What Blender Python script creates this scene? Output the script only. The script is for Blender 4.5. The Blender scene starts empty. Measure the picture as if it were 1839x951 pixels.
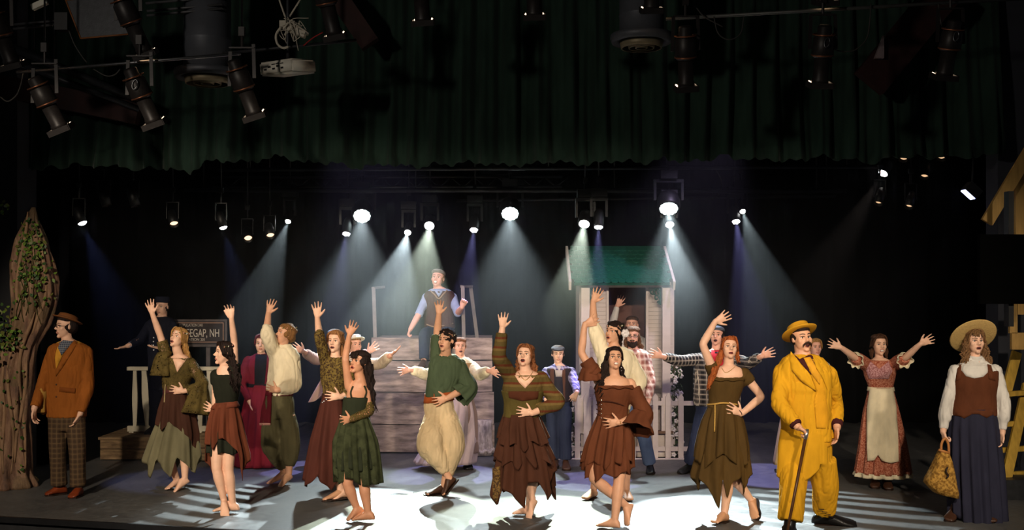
import bpy, bmesh, math, random
import numpy as np
from mathutils import Vector, Matrix
from mathutils.bvhtree import BVHTree
from mathutils.geometry import delaunay_2d_cdt

random.seed(7)
RNG = np.random.default_rng(11)
SC = bpy.context.scene
COL = SC.collection

# ------------------------------------------------------------------ camera
F = 1950.0            # focal length in pixels of a 1839 x 951 frame
CX, HZ, CAMH = 919.5, 520.0, 2.1   # centre column, horizon row, eye height above the stage
cam = bpy.data.cameras.new('camera')
cam.sensor_width = 36.0
cam.lens = 36.0 * F / 1839.0
cam.shift_y = (HZ - 475.5) / 1839.0
cam.clip_end = 200
cam_o = bpy.data.objects.new('camera', cam)
cam_o.location = (0, 0, CAMH)
cam_o.rotation_euler = (math.pi / 2, 0, 0)
COL.objects.link(cam_o)
SC.camera = cam_o

# ------------------------------------------------------------------ world, colour, house lights
SC.view_settings.view_transform = 'Standard'
SC.view_settings.look = 'None'
SC.view_settings.gamma = 1.0
SC.view_settings.use_curve_mapping = False
SC.view_settings.exposure = 0.0
w = bpy.data.worlds.new('world'); SC.world = w
w.use_nodes = True
w.node_tree.nodes['Background'].inputs[0].default_value = (0.9, 0.95, 1.0, 1)
w.node_tree.nodes['Background'].inputs[1].default_value = 0.022
SC.cycles.max_bounces = 6
SC.cycles.diffuse_bounces = 3
SC.cycles.glossy_bounces = 2
SC.cycles.transmission_bounces = 3
SC.cycles.volume_bounces = 0
SC.cycles.transparent_max_bounces = 12
SC.cycles.use_denoising = True
SC.cycles.caustics_reflective = False
SC.cycles.caustics_refractive = False
SC.cycles.sample_clamp_indirect = 4.0

def spot(name, loc, target, power, color, angle, blend=0.4, radius=0.06):
    l = bpy.data.lights.new(name, 'SPOT')
    l.energy = power; l.color = color; l.spot_size = math.radians(angle)
    l.spot_blend = blend; l.shadow_soft_size = radius
    o = bpy.data.objects.new(name, l)
    o.location = loc
    o.rotation_euler = (Vector(target) - Vector(loc)).to_track_quat('-Z', 'Y').to_euler()
    COL.objects.link(o)
    return o

# front-of-house lamps hung over the audience, out of the frame
WARM = (1.0, 0.85, 0.66)
FOH = [((-5.0, 1.6, 4.7), (-3.4, 11.6, 0.9), 2250, 32),
       ((-3.0, 1.4, 4.9), (-1.6, 11.6, 0.8), 2150, 32),
       ((0.4, 1.2, 4.9), (0.6, 11.4, 0.8), 2000, 32),
       ((3.0, 1.4, 4.9), (2.6, 11.2, 0.8), 2000, 32),
       ((5.0, 1.8, 4.7), (4.2, 11.0, 0.8), 950, 30)]
for i, (p, t, e, a) in enumerate(FOH):
    spot('front_lamp', p, t, e, WARM, a, 0.5, 0.12)

# lavender lamps hung just behind the valance, washing the upstage scenery
spot('upstage_lamp', (-1.9, 12.0, 4.4), (-1.0, 14.0, 0.7), 230, (0.66, 0.58, 1.0), 62, 0.6, 0.1)
spot('upstage_lamp', (2.4, 12.0, 4.4), (1.6, 13.6, 0.8), 230, (0.74, 0.62, 1.0), 62, 0.6, 0.1)
# dim fill lamp, added out of view so the rig and valance read
spot('rig_fill_lamp', (-6.0, -1.0, 4.6), (0.5, 11.0, 4.4), 900, (1.0, 0.9, 0.78), 50, 0.6, 0.3)

def lin(c):
    out = []
    for v in c[:3]:
        v = v / 255.0
        out.append(v / 12.92 if v <= 0.04045 else ((v + 0.055) / 1.055) ** 2.4)
    return (*out, 1.0)

# ------------------------------------------------------------------ projection
def P(px, py, d):
    return np.array([(px - CX) * d / F, d, CAMH - (py - HZ) * d / F])
def ray(px, py):
    v = np.array([(px - CX) / F, 1.0, -(py - HZ) / F]); return v
CAMP = np.array([0, 0, CAMH])
def dfloor(py, z=0.0):
    return (CAMH - z) * F / (py - HZ)
def reach(px, py, base, L, sgn):
    """point on the sight line of (px,py) at distance L from base; sgn -1 = nearer than base, +1 = farther"""
    r = ray(px, py); o = CAMP - base
    a = r @ r; b = 2 * r @ o; c = o @ o - L * L
    disc = b * b - 4 * a * c
    t = -b / (2 * a) if disc <= 0 else (-b + sgn * math.sqrt(disc)) / (2 * a)
    return CAMP + r * t

# ------------------------------------------------------------------ materials
def _new(name):
    m = bpy.data.materials.new(name); m.use_nodes = True
    nt = m.node_tree
    b = nt.nodes['Principled BSDF']
    return m, nt, b
def _coord(nt, scale=(1, 1, 1), kind='Object'):
    tc = nt.nodes.new('ShaderNodeTexCoord'); mp = nt.nodes.new('ShaderNodeMapping')
    mp.inputs['Scale'].default_value = scale
    nt.links.new(tc.outputs[kind], mp.inputs[0])
    return mp.outputs[0]
def _noise(nt, co, scale, detail=3, rough=0.55):
    n = nt.nodes.new('ShaderNodeTexNoise')
    n.inputs['Scale'].default_value = scale; n.inputs['Detail'].default_value = detail
    n.inputs['Roughness'].default_value = rough
    nt.links.new(co, n.inputs['Vector'])
    return n.outputs['Fac']
def _ramp(nt, fac, stops):
    r = nt.nodes.new('ShaderNodeValToRGB')
    el = r.color_ramp.elements
    while len(el) < len(stops): el.new(0.5)
    for e, (p, c) in zip(el, stops): e.position = p; e.color = c
    nt.links.new(fac, r.inputs[0])
    return r.outputs[0]
def _bump(nt, b, h, strength, dist=0.01):
    bp = nt.nodes.new('ShaderNodeBump')
    bp.inputs['Strength'].default_value = strength; bp.inputs['Distance'].default_value = dist
    nt.links.new(h, bp.inputs['Height']); nt.links.new(bp.outputs[0], b.inputs['Normal'])
def _math(nt, op, a, bb=None):
    n = nt.nodes.new('ShaderNodeMath'); n.operation = op
    for i, v in enumerate((a, bb)):
        if v is None: continue
        if isinstance(v, (int, float)): n.inputs[i].default_value = v
        else: nt.links.new(v, n.inputs[i])
    return n.outputs[0]
def _mix(nt, fac, c1, c2):
    n = nt.nodes.new('ShaderNodeMix'); n.data_type = 'RGBA'
    for i, v in ((0, fac), (6, c1), (7, c2)):
        if isinstance(v, (int, float, tuple)): n.inputs[i].default_value = v
        else: nt.links.new(v, n.inputs[i])
    return n.outputs[2]

_MC = {}
def mat(name, rgb, rough=0.7, var=0.12, scale=12, bump=0.0, bscale=60, metal=0.0, stretch=(1, 1, 1), sheen=0.0, spec=0.3, sss=0.0):
    """plain surface: colour varied by noise, fine relief"""
    if name in _MC: return _MC[name]
    m, nt, b = _new(name)
    c = lin(rgb)
    lo = tuple(max(0, v * (1 - var)) for v in c[:3]) + (1,)
    hi = tuple(min(1, v * (1 + var)) for v in c[:3]) + (1,)
    co = _coord(nt, stretch)
    nt.links.new(_ramp(nt, _noise(nt, co, scale), [(0.3, lo), (0.7, hi)]), b.inputs['Base Color'])
    b.inputs['Roughness'].default_value = rough
    b.inputs['Metallic'].default_value = metal
    b.inputs['Specular IOR Level'].default_value = spec
    if sheen: b.inputs['Sheen Weight'].default_value = sheen
    if sss:
        b.inputs['Subsurface Weight'].default_value = sss
        b.inputs['Subsurface Radius'].default_value = (0.02, 0.008, 0.004)
        b.inputs['Subsurface Scale'].default_value = 0.3
    if bump: _bump(nt, b, _noise(nt, co, bscale, 4), bump)
    _MC[name] = m
    return m
def cloth(name, rgb, var=0.14, bump=0.25, rough=0.85, spec=0.15, sheen=0.0):
    return mat(name, rgb, rough, var, 9, bump, 45, 0, (1, 1, 0.45), sheen, spec)
def skin(name, rgb):
    return mat(name, rgb, 0.5, 0.07, 14, 0.05, 120, 0, (1, 1, 1), 0, 0.35)
def hairm(name, rgb):
    return mat(name, rgb, 0.6, 0.5, 130, 1.0, 160, 0, (1, 1, 0.10), 0, 0.18)
def emit(name, rgb, strength):
    if name in _MC: return _MC[name]
    m = bpy.data.materials.new(name); m.use_nodes = True
    nt = m.node_tree; nt.nodes.clear()
    o = nt.nodes.new('ShaderNodeOutputMaterial'); e = nt.nodes.new('ShaderNodeEmission')
    e.inputs[0].default_value = (*rgb, 1); e.inputs[1].default_value = strength
    nt.links.new(e.outputs[0], o.inputs[0])
    m.cycles.emission_sampling = 'NONE'
    _MC[name] = m
    return m
def plaid(name, base, bar, line, size=0.07, rough=0.85):
    """woven check: bars in two directions"""
    if name in _MC: return _MC[name]
    m, nt, b = _new(name)
    co = _coord(nt, (1, 1, 1))
    sp = nt.nodes.new('ShaderNodeSeparateXYZ'); nt.links.new(co, sp.inputs[0])
    diag = _math(nt, 'ADD', sp.outputs[0], _math(nt, 'MULTIPLY', sp.outputs[1], 0.6))
    def band(v, w_, off=0.0):
        f = _math(nt, 'FRACT', _math(nt, 'ADD', _math(nt, 'DIVIDE', v, size), off))
        return _math(nt, 'LESS_THAN', f, w_)
    bx, bz = band(diag, 0.45), band(sp.outputs[2], 0.45)
    lx, lz = band(diag, 0.1, 0.3), band(sp.outputs[2], 0.1, 0.3)
    f1 = _math(nt, 'MULTIPLY', _math(nt, 'ADD', bx, bz), 0.5)
    c = _mix(nt, f1, lin(base), lin(bar))
    c = _mix(nt, _math(nt, 'MULTIPLY', _math(nt, 'MAXIMUM', lx, lz), 0.75), c, lin(line))
    nt.links.new(c, b.inputs['Base Color'])
    b.inputs['Roughness'].default_value = rough
    b.inputs['Specular IOR Level'].default_value = 0.15
    _bump(nt, b, _noise(nt, co, 50, 3), 0.2)
    _MC[name] = m
    return m
def lace(name, rgb, cover=0.5, scale=55):
    """openwork fabric: holes between the threads"""
    if name in _MC: return _MC[name]
    m, nt, b = _new(name)
    co = _coord(nt)
    v = nt.nodes.new('ShaderNodeTexVoronoi'); v.feature = 'DISTANCE_TO_EDGE'
    v.inputs['Scale'].default_value = scale
    nt.links.new(co, v.inputs['Vector'])
    n = _noise(nt, co, 14, 2)
    a = _math(nt, 'LESS_THAN', v.outputs['Distance'], _math(nt, 'MULTIPLY', n, cover * 0.55))
    nt.links.new(a, b.inputs['Alpha'])
    c = lin(rgb)
    nt.links.new(_ramp(nt, n, [(0.3, tuple(x * 0.7 for x in c[:3]) + (1,)), (0.7, tuple(min(1, x * 1.3) for x in c[:3]) + (1,))]), b.inputs['Base Color'])
    b.inputs['Roughness'].default_value = 0.9
    b.inputs['Specular IOR Level'].default_value = 0.1
    _MC[name] = m
    return m
def twotone(name, c1, c2, scale=30, lo=0.45, hi=0.55, rough=0.85, stretch=(1, 1, 1), bump=0.3):
    """patches of two colours (prints, mottled knits, bark, painted boards)"""
    if name in _MC: return _MC[name]
    m, nt, b = _new(name)
    co = _coord(nt, stretch)
    n = _noise(nt, co, scale, 4, 0.6)
    nt.links.new(_ramp(nt, n, [(lo, lin(c1)), (hi, lin(c2))]), b.inputs['Base Color'])
    b.inputs['Roughness'].default_value = rough
    b.inputs['Specular IOR Level'].default_value = 0.2
    _bump(nt, b, n, bump)
    _MC[name] = m
    return m
def stripes(name, cols, period, axis=2, rough=0.85, warp=0.02):
    if name in _MC: return _MC[name]
    m, nt, b = _new(name)
    co = _coord(nt)
    sp = nt.nodes.new('ShaderNodeSeparateXYZ'); nt.links.new(co, sp.inputs[0])
    v = _math(nt, 'ADD', sp.outputs[axis], _math(nt, 'MULTIPLY', _noise(nt, co, 6, 2), warp))
    f = _math(nt, 'FRACT', _math(nt, 'DIVIDE', v, period))
    n = len(cols); st = []
    for i, c in enumerate(cols):
        st.append((i / n, lin(c))); st.append(((i + 0.9) / n, lin(c)))
    nt.links.new(_ramp(nt, f, st), b.inputs['Base Color'])
    b.inputs['Roughness'].default_value = rough
    b.inputs['Specular IOR Level'].default_value = 0.15
    _bump(nt, b, _noise(nt, co, 50, 3), 0.25)
    _MC[name] = m
    return m

# ------------------------------------------------------------------ mesh collecting
class Acc:
    def __init__(s): s.v = []; s.f = []; s.m = []; s.n = 0
    def add(s, v, f, mi=0):
        v = np.asarray(v, float)
        s.v.append(v); s.f += [tuple(i + s.n for i in q) for q in f]; s.m += [mi] * len(f); s.n += len(v)
        return s
    def arr(s): return np.concatenate(s.v) if s.v else np.zeros((0, 3))

def wloc(o):
    l = np.zeros(3)
    while o is not None: l += np.array(o.location); o = o.parent
    return l
def mesh(name, v, f, mats, parent=None, smooth=True, mi=None, loc=None):
    """one mesh object; v are world coordinates"""
    me = bpy.data.meshes.new(name)
    off = wloc(parent) if parent is not None else np.zeros(3)
    if loc is not None: off = off + (np.array(loc) - off)
    me.from_pydata((np.asarray(v, float) - off).tolist(), [], [list(map(int, q)) for q in f])
    if not isinstance(mats, (list, tuple)): mats = [mats]
    for m in mats: me.materials.append(m)
    if mi is not None and len(mats) > 1: me.polygons.foreach_set('material_index', mi)
    me.polygons.foreach_set('use_smooth', [smooth] * len(me.polygons))
    me.update()
    o = bpy.data.objects.new(name, me)
    COL.objects.link(o)
    if parent is not None:
        o.parent = parent
        if loc is not None: o.location = np.array(loc) - wloc(parent)
    elif loc is not None: o.location = loc
    return o
def build(name, acc, mats, parent=None, smooth=True, loc=None):
    return mesh(name, acc.arr(), acc.f, mats, parent, smooth, acc.m, loc)
def empty(name, loc, label=None, cat=None, group=None, kind=None):
    o = bpy.data.objects.new(name, None); COL.objects.link(o)
    o.location = loc; o.empty_display_size = 0.1
    return tag(o, label, cat, group, kind)
def tag(o, label=None, cat=None, group=None, kind=None):
    if label: o['label'] = label
    if cat: o['category'] = cat
    if group: o['group'] = group
    if kind: o['kind'] = kind
    return o

def unit(v):
    v = np.asarray(v, float); n = np.linalg.norm(v)
    return v / n if n > 1e-9 else v
def frame_for(t, ref):
    t = unit(t); s = np.cross(t, ref)
    if np.linalg.norm(s) < 1e-3: s = np.cross(t, (0.3, 0.2, 0.9))
    s = unit(s); return s, unit(np.cross(s, t))
def smoothpath(pts, n):
    """Catmull-Rom resample to n points"""
    pts = np.asarray(pts, float)
    if len(pts) < 3:
        t = np.linspace(0, 1, n)[:, None]; return pts[0] * (1 - t) + pts[-1] * t
    q = np.vstack([2 * pts[0] - pts[1], pts, 2 * pts[-1] - pts[-2]])
    out = []
    for u in np.linspace(0, len(pts) - 1, n):
        i = min(int(u), len(pts) - 2); t = u - i
        p0, p1, p2, p3 = q[i:i + 4]
        out.append(0.5 * (2 * p1 + (p2 - p0) * t + (2 * p0 - 5 * p1 + 4 * p2 - p3) * t * t + (3 * p1 - p0 - 3 * p2 + p3) * t ** 3))
    return np.array(out)
def loft(rings, cap=True, closed=True):
    n = len(rings[0]); v = np.concatenate(rings); f = []
    for i in range(len(rings) - 1):
        for j in range(n if closed else n - 1):
            k = (j + 1) % n
            f.append((i * n + j, i * n + k, (i + 1) * n + k, (i + 1) * n + j))
    if cap:
        v = np.vstack([v, rings[0].mean(0), rings[-1].mean(0)])
        a, b = len(v) - 2, len(v) - 1; L = (len(rings) - 1) * n
        for j in range(n):
            k = (j + 1) % n
            f.append((a, k, j)); f.append((b, L + j, L + k))
    return v, f
def tube(pts, rad, n=10, ref=(0, 0, 1), cap=True, sub=None):
    """rad: list of r or (r_side, r_up)"""
    pts = np.asarray(pts, float)
    rad = np.array([(r, r) if np.isscalar(r) else r for r in rad], float)
    if sub:
        u0 = np.linspace(0, 1, len(rad)); u = np.linspace(0, 1, sub)
        rad = np.stack([np.interp(u, u0, rad[:, 0]), np.interp(u, u0, rad[:, 1])], 1)
        pts = smoothpath(pts, sub)
    rings = []
    a = np.linspace(0, 2 * math.pi, n, endpoint=False)
    ps = None
    for i, p in enumerate(pts):
        t = pts[min(i + 1, len(pts) - 1)] - pts[max(i - 1, 0)]
        if ps is None: s_, u_ = frame_for(t, ref)
        else:
            t = unit(t); s_ = unit(ps - t * (ps @ t)); u_ = unit(np.cross(s_, t))
        ps = s_
        rings.append(p + np.outer(np.cos(a) * rad[i, 0], s_) + np.outer(np.sin(a) * rad[i, 1], u_))
    return loft(rings, cap)
def ball(c, r, R=None, nu=14, nv=10):
    c = np.asarray(c, float); r = np.ones(3) * r if np.isscalar(r) else np.asarray(r, float)
    v = [(0, 0, 1)]; f = []
    for i in range(1, nv):
        p = math.pi * i / nv
        for j in range(nu):
            a = 2 * math.pi * j / nu
            v.append((math.sin(p) * math.cos(a), math.sin(p) * math.sin(a), math.cos(p)))
    v.append((0, 0, -1)); v = np.array(v) * r
    if R is not None: v = v @ R.T
    last = len(v) - 1
    for j in range(nu):
        k = (j + 1) % nu
        f.append((0, 1 + j, 1 + k))
        f.append((last, 1 + (nv - 2) * nu + k, 1 + (nv - 2) * nu + j))
        for i in range(nv - 2):
            f.append((1 + i * nu + j, 1 + (i + 1) * nu + j, 1 + (i + 1) * nu + k, 1 + i * nu + k))
    return v + c, f
def boxv(c, size, R=None):
    """axis box centred at c"""
    h = np.asarray(size, float) / 2
    v = np.array([(x, y, z) for x in (-1, 1) for y in (-1, 1) for z in (-1, 1)], float) * h
    if R is not None: v = v @ np.asarray(R).T
    f = [(0, 1, 3, 2), (4, 6, 7, 5), (0, 4, 5, 1), (2, 3, 7, 6), (0, 2, 6, 4), (1, 5, 7, 3)]
    return v + np.asarray(c, float), f
def bar(a, b, wd, th, ref=(0, 1, 0)):
    """square-edged board from a to b; wd across, th along ref"""
    a = np.asarray(a, float); b = np.asarray(b, float)
    t = unit(b - a); s_ = unit(np.cross(t, ref)); u_ = unit(np.cross(s_, t))
    R = np.stack([s_, u_, t], 1)
    return boxv((a + b) / 2, (wd, th, np.linalg.norm(b - a)), R)
def lathe(profile, c=(0, 0, 0), R=None, n=20, sx=1.0, sy=1.0, cap=True):
    a = np.linspace(0, 2 * math.pi, n, endpoint=False)
    rings = [np.stack([r * sx * np.cos(a), r * sy * np.sin(a), np.full(n, z)], 1) for r, z in profile]
    v, f = loft(rings, cap)
    if R is not None: v = v @ np.asarray(R).T
    return v + np.asarray(c, float), f
def rotm(yaw=0, pitch=0, roll=0):
    """face looks along -Y; yaw>0 turns it to screen right, pitch>0 up, roll>0 leans the crown to screen right"""
    M = Matrix.Rotation(math.radians(yaw), 3, 'Z') @ Matrix.Rotation(math.radians(-pitch), 3, 'X') @ Matrix.Rotation(math.radians(roll), 3, 'Y')
    return np.array(M)

def remesh(v, f, voxel, smooth=3, dec=None, fac=0.5):
    me = bpy.data.meshes.new('tmp')
    me.from_pydata(np.asarray(v).tolist(), [], [list(map(int, q)) for q in f])
    o = bpy.data.objects.new('tmp', me); COL.objects.link(o)
    r = o.modifiers.new('r', 'REMESH'); r.mode = 'VOXEL'; r.voxel_size = voxel
    if smooth:
        s_ = o.modifiers.new('s', 'SMOOTH'); s_.factor = fac; s_.iterations = smooth
    if dec:
        d_ = o.modifiers.new('d', 'DECIMATE'); d_.ratio = dec
    dg = bpy.context.evaluated_depsgraph_get()
    ev = o.evaluated_get(dg); m2 = ev.to_mesh()
    n = len(m2.vertices); vv = np.empty(n * 3); m2.vertices.foreach_get('co', vv); vv = vv.reshape(-1, 3)
    nn = np.empty(n * 3); m2.vertices.foreach_get('normal', nn); nn = nn.reshape(-1, 3)
    lt = np.empty(len(m2.polygons), int); m2.polygons.foreach_get('loop_total', lt)
    ls = np.empty(len(m2.polygons), int); m2.polygons.foreach_get('loop_start', ls)
    lv = np.empty(len(m2.loops), int); m2.loops.foreach_get('vertex_index', lv)
    ff = [tuple(lv[a:a + c]) for a, c in zip(ls, lt)]
    ev.to_mesh_clear()
    bpy.data.objects.remove(o); bpy.data.meshes.remove(me)
    return vv, ff, nn

_FD = [(unit(RNG.normal(size=3)), RNG.uniform(0.6, 1.6), RNG.uniform(0, 6.28)) for _ in range(14)]
def wnoise(p, freq, stretch=(1, 1, 1), seed=0):
    q = np.asarray(p) * np.asarray(stretch) * freq
    s_ = np.zeros(len(q))
    for i, (dr, k, ph) in enumerate(_FD):
        s_ += np.sin(q @ dr * k * 6.28 + ph + seed * 1.7 * (i + 1))
    return s_ / 4.0
def folds(p, freq, stretch, seed):
    """soft undulation with sharper creases"""
    n1 = wnoise(p, freq, stretch, seed); n2 = wnoise(p, freq * 1.9, stretch, seed + 3)
    return .55 * n1 - 1.1 * np.clip(1 - np.abs(n2) * 1.6, 0, 1) ** 2 + .25
# ------------------------------------------------------------------ people
EYEW = mat('eye_white', (225, 215, 205), 0.3, 0.02)
IRIS = mat('iris_dark', (38, 26, 20), 0.25, 0.05)
LASH = mat('lash_dark', (40, 26, 20), 0.6, 0.05)
LIPM = {'red': mat('lip_red', (168, 78, 70), 0.4, 0.05), 'soft': mat('lip_soft', (172, 100, 88), 0.45, 0.05)}
MOUTH = mat('mouth_inside', (52, 16, 16), 0.5, 0.05)
TEETH = mat('teeth', (225, 215, 200), 0.3, 0.02)

def hand_geo(acc, W, T, nrm, thumb, L, pose, spread=1.0):
    """palm, four fingers and a thumb; W wrist, T aim of the fingertips, nrm palm side, thumb side"""
    f = unit(T - W); sd = unit(thumb - f * (thumb @ f)); n = unit(nrm - f * (nrm @ f)); n = n - sd * (n @ sd)
    n = unit(n) if np.linalg.norm(n) > 0.1 else unit(np.cross(f, sd))
    if pose != 'fist': spread = max(spread, 1.15)
    curls = {'open': (6, 10, 8), 'relaxed': (18, 26, 20), 'hip': (4, 16, 10), 'fist': (62, 88, 62), 'cup': (14, 22, 16)}[pose]
    pts = [W - f * 0.05 * L, W + f * .10 * L, W + f * .28 * L, W + f * .46 * L, W + f * .53 * L]
    v, q = tube(pts, [(.13 * L, .115 * L), (.155 * L, .10 * L), (.205 * L, .10 * L), (.225 * L, .085 * L), (.19 * L, .06 * L)], 12, n)
    acc.add(v, q)
    for i, (o, ln, sp) in enumerate(((.192, .43, 10), (.066, .48, 3), (-.066, .455, -4), (-.186, .37, -13))):
        b = W + f * (.47 + (-.02 if i == 3 else 0)) * L + sd * o * L
        a = math.radians(sp * spread)
        d0 = f * math.cos(a) + sd * math.sin(a)
        ang = 0; p = [b]; cur = b
        for c, seg in zip(curls, (.46, .31, .23)):
            ang += math.radians(c + (3 if i == 3 else 0))
            cur = cur + (d0 * math.cos(ang) + n * math.sin(ang)) * seg * ln * L
            p.append(cur)
        r = .0435 * L
        acc.add(*tube(p, [r * 1.12, r * 1.06, r * .98, r * .7], 8, sd, sub=8))
    ta = math.radians({'fist': 25, 'hip': 62, 'relaxed': 30}.get(pose, 48))
    t0 = W + f * .14 * L + sd * .13 * L
    d1 = f * math.cos(ta) + sd * math.sin(ta)
    d2 = unit(d1 + n * (.9 if pose == 'fist' else .25) + f * .25 - (sd * .5 if pose == 'fist' else 0))
    p = [t0, t0 + d1 * .20 * L, t0 + d1 * .20 * L + d2 * .16 * L, t0 + d1 * .20 * L + d2 * .28 * L]
    acc.add(*tube(p, [.075 * L, .064 * L, .056 * L, .036 * L], 8, n, sub=8))

DIRS = {'u': (0, 0, 1), 'd': (0, 0, -1), 'l': (-1, 0, 0), 'r': (1, 0, 0), 'c': (0, -1, 0), 'a': (0, 1, 0),
        'ul': (-.7, 0, .7), 'ur': (.7, 0, .7), 'dl': (-.7, 0, -.7), 'dr': (.7, 0, -.7), 'cu': (0, -.7, .7), 'cd': (0, -.7, -.7),
        'cl': (-.7, -.7, 0), 'cr': (.7, -.7, 0), 'al': (-.7, .7, 0), 'ar': (.7, .7, 0)}
def D(k): return unit(np.array(DIRS[k], float))

class Fig:
    def __init__(s, label, x, foot=None, d=None, z0=0.0, H=1.68, skinm=None, group=None):
        s.d = d if d else dfloor(foot, z0)
        s.k = s.d / F                     # metres per pixel here
        s.H = H; s.skin = skinm
        b = P(x, HZ, s.d); b[2] = z0; s.z0 = z0
        s.o = empty('person', b, label, 'person', group)
        s.acc = Acc(); s.arms = {}; s.legs = {}; s.cl = []   # cl: collected surfaces for projecting
    def pt(s, px, py, dd=0.0): return P(px, py, s.d + dd)
    # ---- trunk
    def torso(s, rows, k=.70, inset=.018, dd=0.0):
        """rows: (py, x_left, x_right[, depth offset]) silhouettes of the clothed trunk, top to bottom"""
        r = np.array([(q[0], q[1], q[2], q[3] if len(q) > 3 else dd) for q in rows], float)
        s.rows = r; s.tk = k
        s.acc.add(*loft(s.rings(r[0, 0], r[-1, 0], -inset), True))
    def rings(s, y0, y1, out=0.0, n=28, step=None, rows=None, k=None, maxd=0.17):
        r = s.rows if rows is None else rows
        k = s.tk if k is None else k
        m = max(3, int(abs(y1 - y0) * s.k / 0.03) + 1)
        a = np.linspace(0, 2 * math.pi, n, endpoint=False)
        res = []
        for y in np.linspace(y0, y1, m):
            xl, xr, dd = (np.interp(y, r[:, 0], r[:, i]) for i in (1, 2, 3))
            rx = (xr - xl) / 2 * s.k + out
            ry = min(max(rx * k, 0.055), maxd) + (out if rx * k > maxd else 0)
            c = s.pt((xl + xr) / 2, y, dd)
            ca, sa = np.cos(a), np.sin(a)
            e = 0.85
            res.append(c + np.stack([np.sign(ca) * abs(ca) ** e * rx, -np.sign(sa) * abs(sa) ** e * ry, np.zeros(n)], 1))
        return res
    # ---- head and neck
    def head(s, px, py, hpx, yaw=0, pitch=0, roll=0, dd=0.0, neck=None, nr=.052, jaw=1.0):
        s.h = hpx * s.k; s.R = rotm(yaw, pitch, roll); s.hc = s.pt(px, py, dd)
        L = lambda v, f: s.acc.add(np.asarray(v) * s.h @ s.R.T + s.hc, f)
        L(*ball((0, .05, .13), (.328, .39, .37), nu=20, nv=14))
        L(*ball((0, -.07, -.13), (.272 * jaw, .255, .352), nu=20, nv=14))
        for sx in (-1, 1):
            L(*ball((sx * .155 * jaw, -.185, -.09), (.118, .105, .13)))
            L(*ball((sx * .338, .05, -.02), (.03, .065, .105)))
        L(*ball((0, -.23, -.42), (.10 * jaw, .085, .075)))
        L(*tube([(0, -.29, .06), (0, -.345, -.03), (0, -.40, -.11), (0, -.36, -.15)], [.035, .042, .05, .03], 10, (1, 0, 0)))
        for sx in (-1, 1): L(*ball((sx * .045, -.345, -.125), (.035, .04, .03)))
        L(*tube([(-.2, -.25, .075), (-.1, -.305, .09), (0, -.31, .07), (.1, -.305, .09), (.2, -.25, .075)], [.03, .04, .035, .04, .03], 8, (0, 0, 1)))
        L(*ball((0, -.315, -.265), (.085, .03, .035)))
        nb = s.pt(*neck) if neck is not None else s.pt(px, s.rows[0, 0] + 4, s.rows[0, 3])
        s.nb = nb
        a = np.array((0, .06, -.12)) * s.h @ s.R.T + s.hc
        m = (np.array((0, .08, -.42)) * s.h @ s.R.T + s.hc)
        s.acc.add(*tube([a, m, nb, nb - np.array((0, 0, .06))], [nr, nr, nr * 1.12, nr * 1.5], 14, (0, 1, 0), sub=8))
    def hl(s, v): return np.asarray(v, float) * s.h @ s.R.T + s.hc     # head units -> world
    # ---- arms
    def arm(s, side, S, E, W, T, sg=(-1, -1, 0), palm='c', thumb='u', pose='open', r=1.0, spread=1.0, up=None, hd=None):
        """S, E, W, T: pixel positions of shoulder, elbow, wrist, fingertips; sg: nearer (-1) or farther (+1) at elbow, wrist, tip"""
        k = s.H / 1.7
        S3 = s.pt(*S); E3 = reach(E[0], E[1], S3, (up or .285) * k, sg[0]); W3 = reach(W[0], W[1], E3, .25 * k, sg[1])
        Lh = .182 * k
        T3 = reach(T[0], T[1], W3, Lh, sg[2]) if sg[2] else P(T[0], T[1], W3[1])
        if pose == 'hip':
            def surf(px, py, m):
                xl, xr, dd = (np.interp(py, s.rows[:, 0], s.rows[:, i]) for i in (1, 2, 3))
                rx = (xr - xl) / 2 * s.k; ry = min(max(rx * s.tk, .055), .17)
                u = np.clip((px - (xl + xr) / 2) * s.k / rx, -.96, .96)
                return P(px, py, s.d + dd - ry * math.sqrt(1 - u * u) - m)
            T3 = surf(T[0], T[1], .045); W3 = surf(W[0], W[1], .05)
            E3 = P(E[0], E[1], (S3[1] + W3[1]) / 2 + .05)
        s.arms[side] = (S3, E3, W3, T3)
        path = [S3, S3 + (E3 - S3) * .35, E3 + (S3 - E3) * .1, E3 + (W3 - E3) * .08, E3 + (W3 - E3) * .35, W3, W3 + (T3 - W3) * .15]
        rr = np.array([.055, .048, .04, .04, .042, .029, .028]) * r * k
        s.acc.add(*tube(path, rr, 14, (0, 1, .2), sub=26))
        s.acc.add(*ball(S3, .053 * r * k))
        hand_geo(s.acc, W3, T3, D(palm), D(thumb), Lh * (hd or 1.0), pose, spread)
    # ---- legs
    def leg(s, side, hip, knee, ank, toe, kd=-.04, raised=None, r=1.0, zt=.012, foot=True, ad=None):
        """pixel positions; flat foot unless raised = depth offset of the ankle behind the toe"""
        t = ray(*toe); T3 = CAMP + t * ((CAMH - s.z0 - zt) / -t[2]) if t[2] < 0 else s.pt(*toe)
        if ad is not None: A3 = s.pt(ank[0], ank[1], ad); T3 = reach(toe[0], toe[1], A3, .21, -1)
        elif raised is not None: A3 = P(ank[0], ank[1], T3[1] + raised)
        else:
            t = ray(*ank); A3 = CAMP + t * ((CAMH - s.z0 - .085) / -t[2])
        H3 = s.pt(*hip); K3 = P(knee[0], knee[1], (H3[1] + A3[1]) / 2 + kd)
        s.legs[side] = (H3, K3, A3, T3)
        path = [H3, H3 + (K3 - H3) * .4, K3 + (H3 - K3) * .08, K3 + (A3 - K3) * .1, K3 + (A3 - K3) * .32, K3 + (A3 - K3) * .7, A3, A3 + unit(A3 - K3) * .03]
        s.acc.add(*tube(path, np.array([.09, .078, .058, .052, .058, .042, .034, .034]) * r * s.H / 1.7, 14, (0, 1, 0), sub=30))
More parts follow.
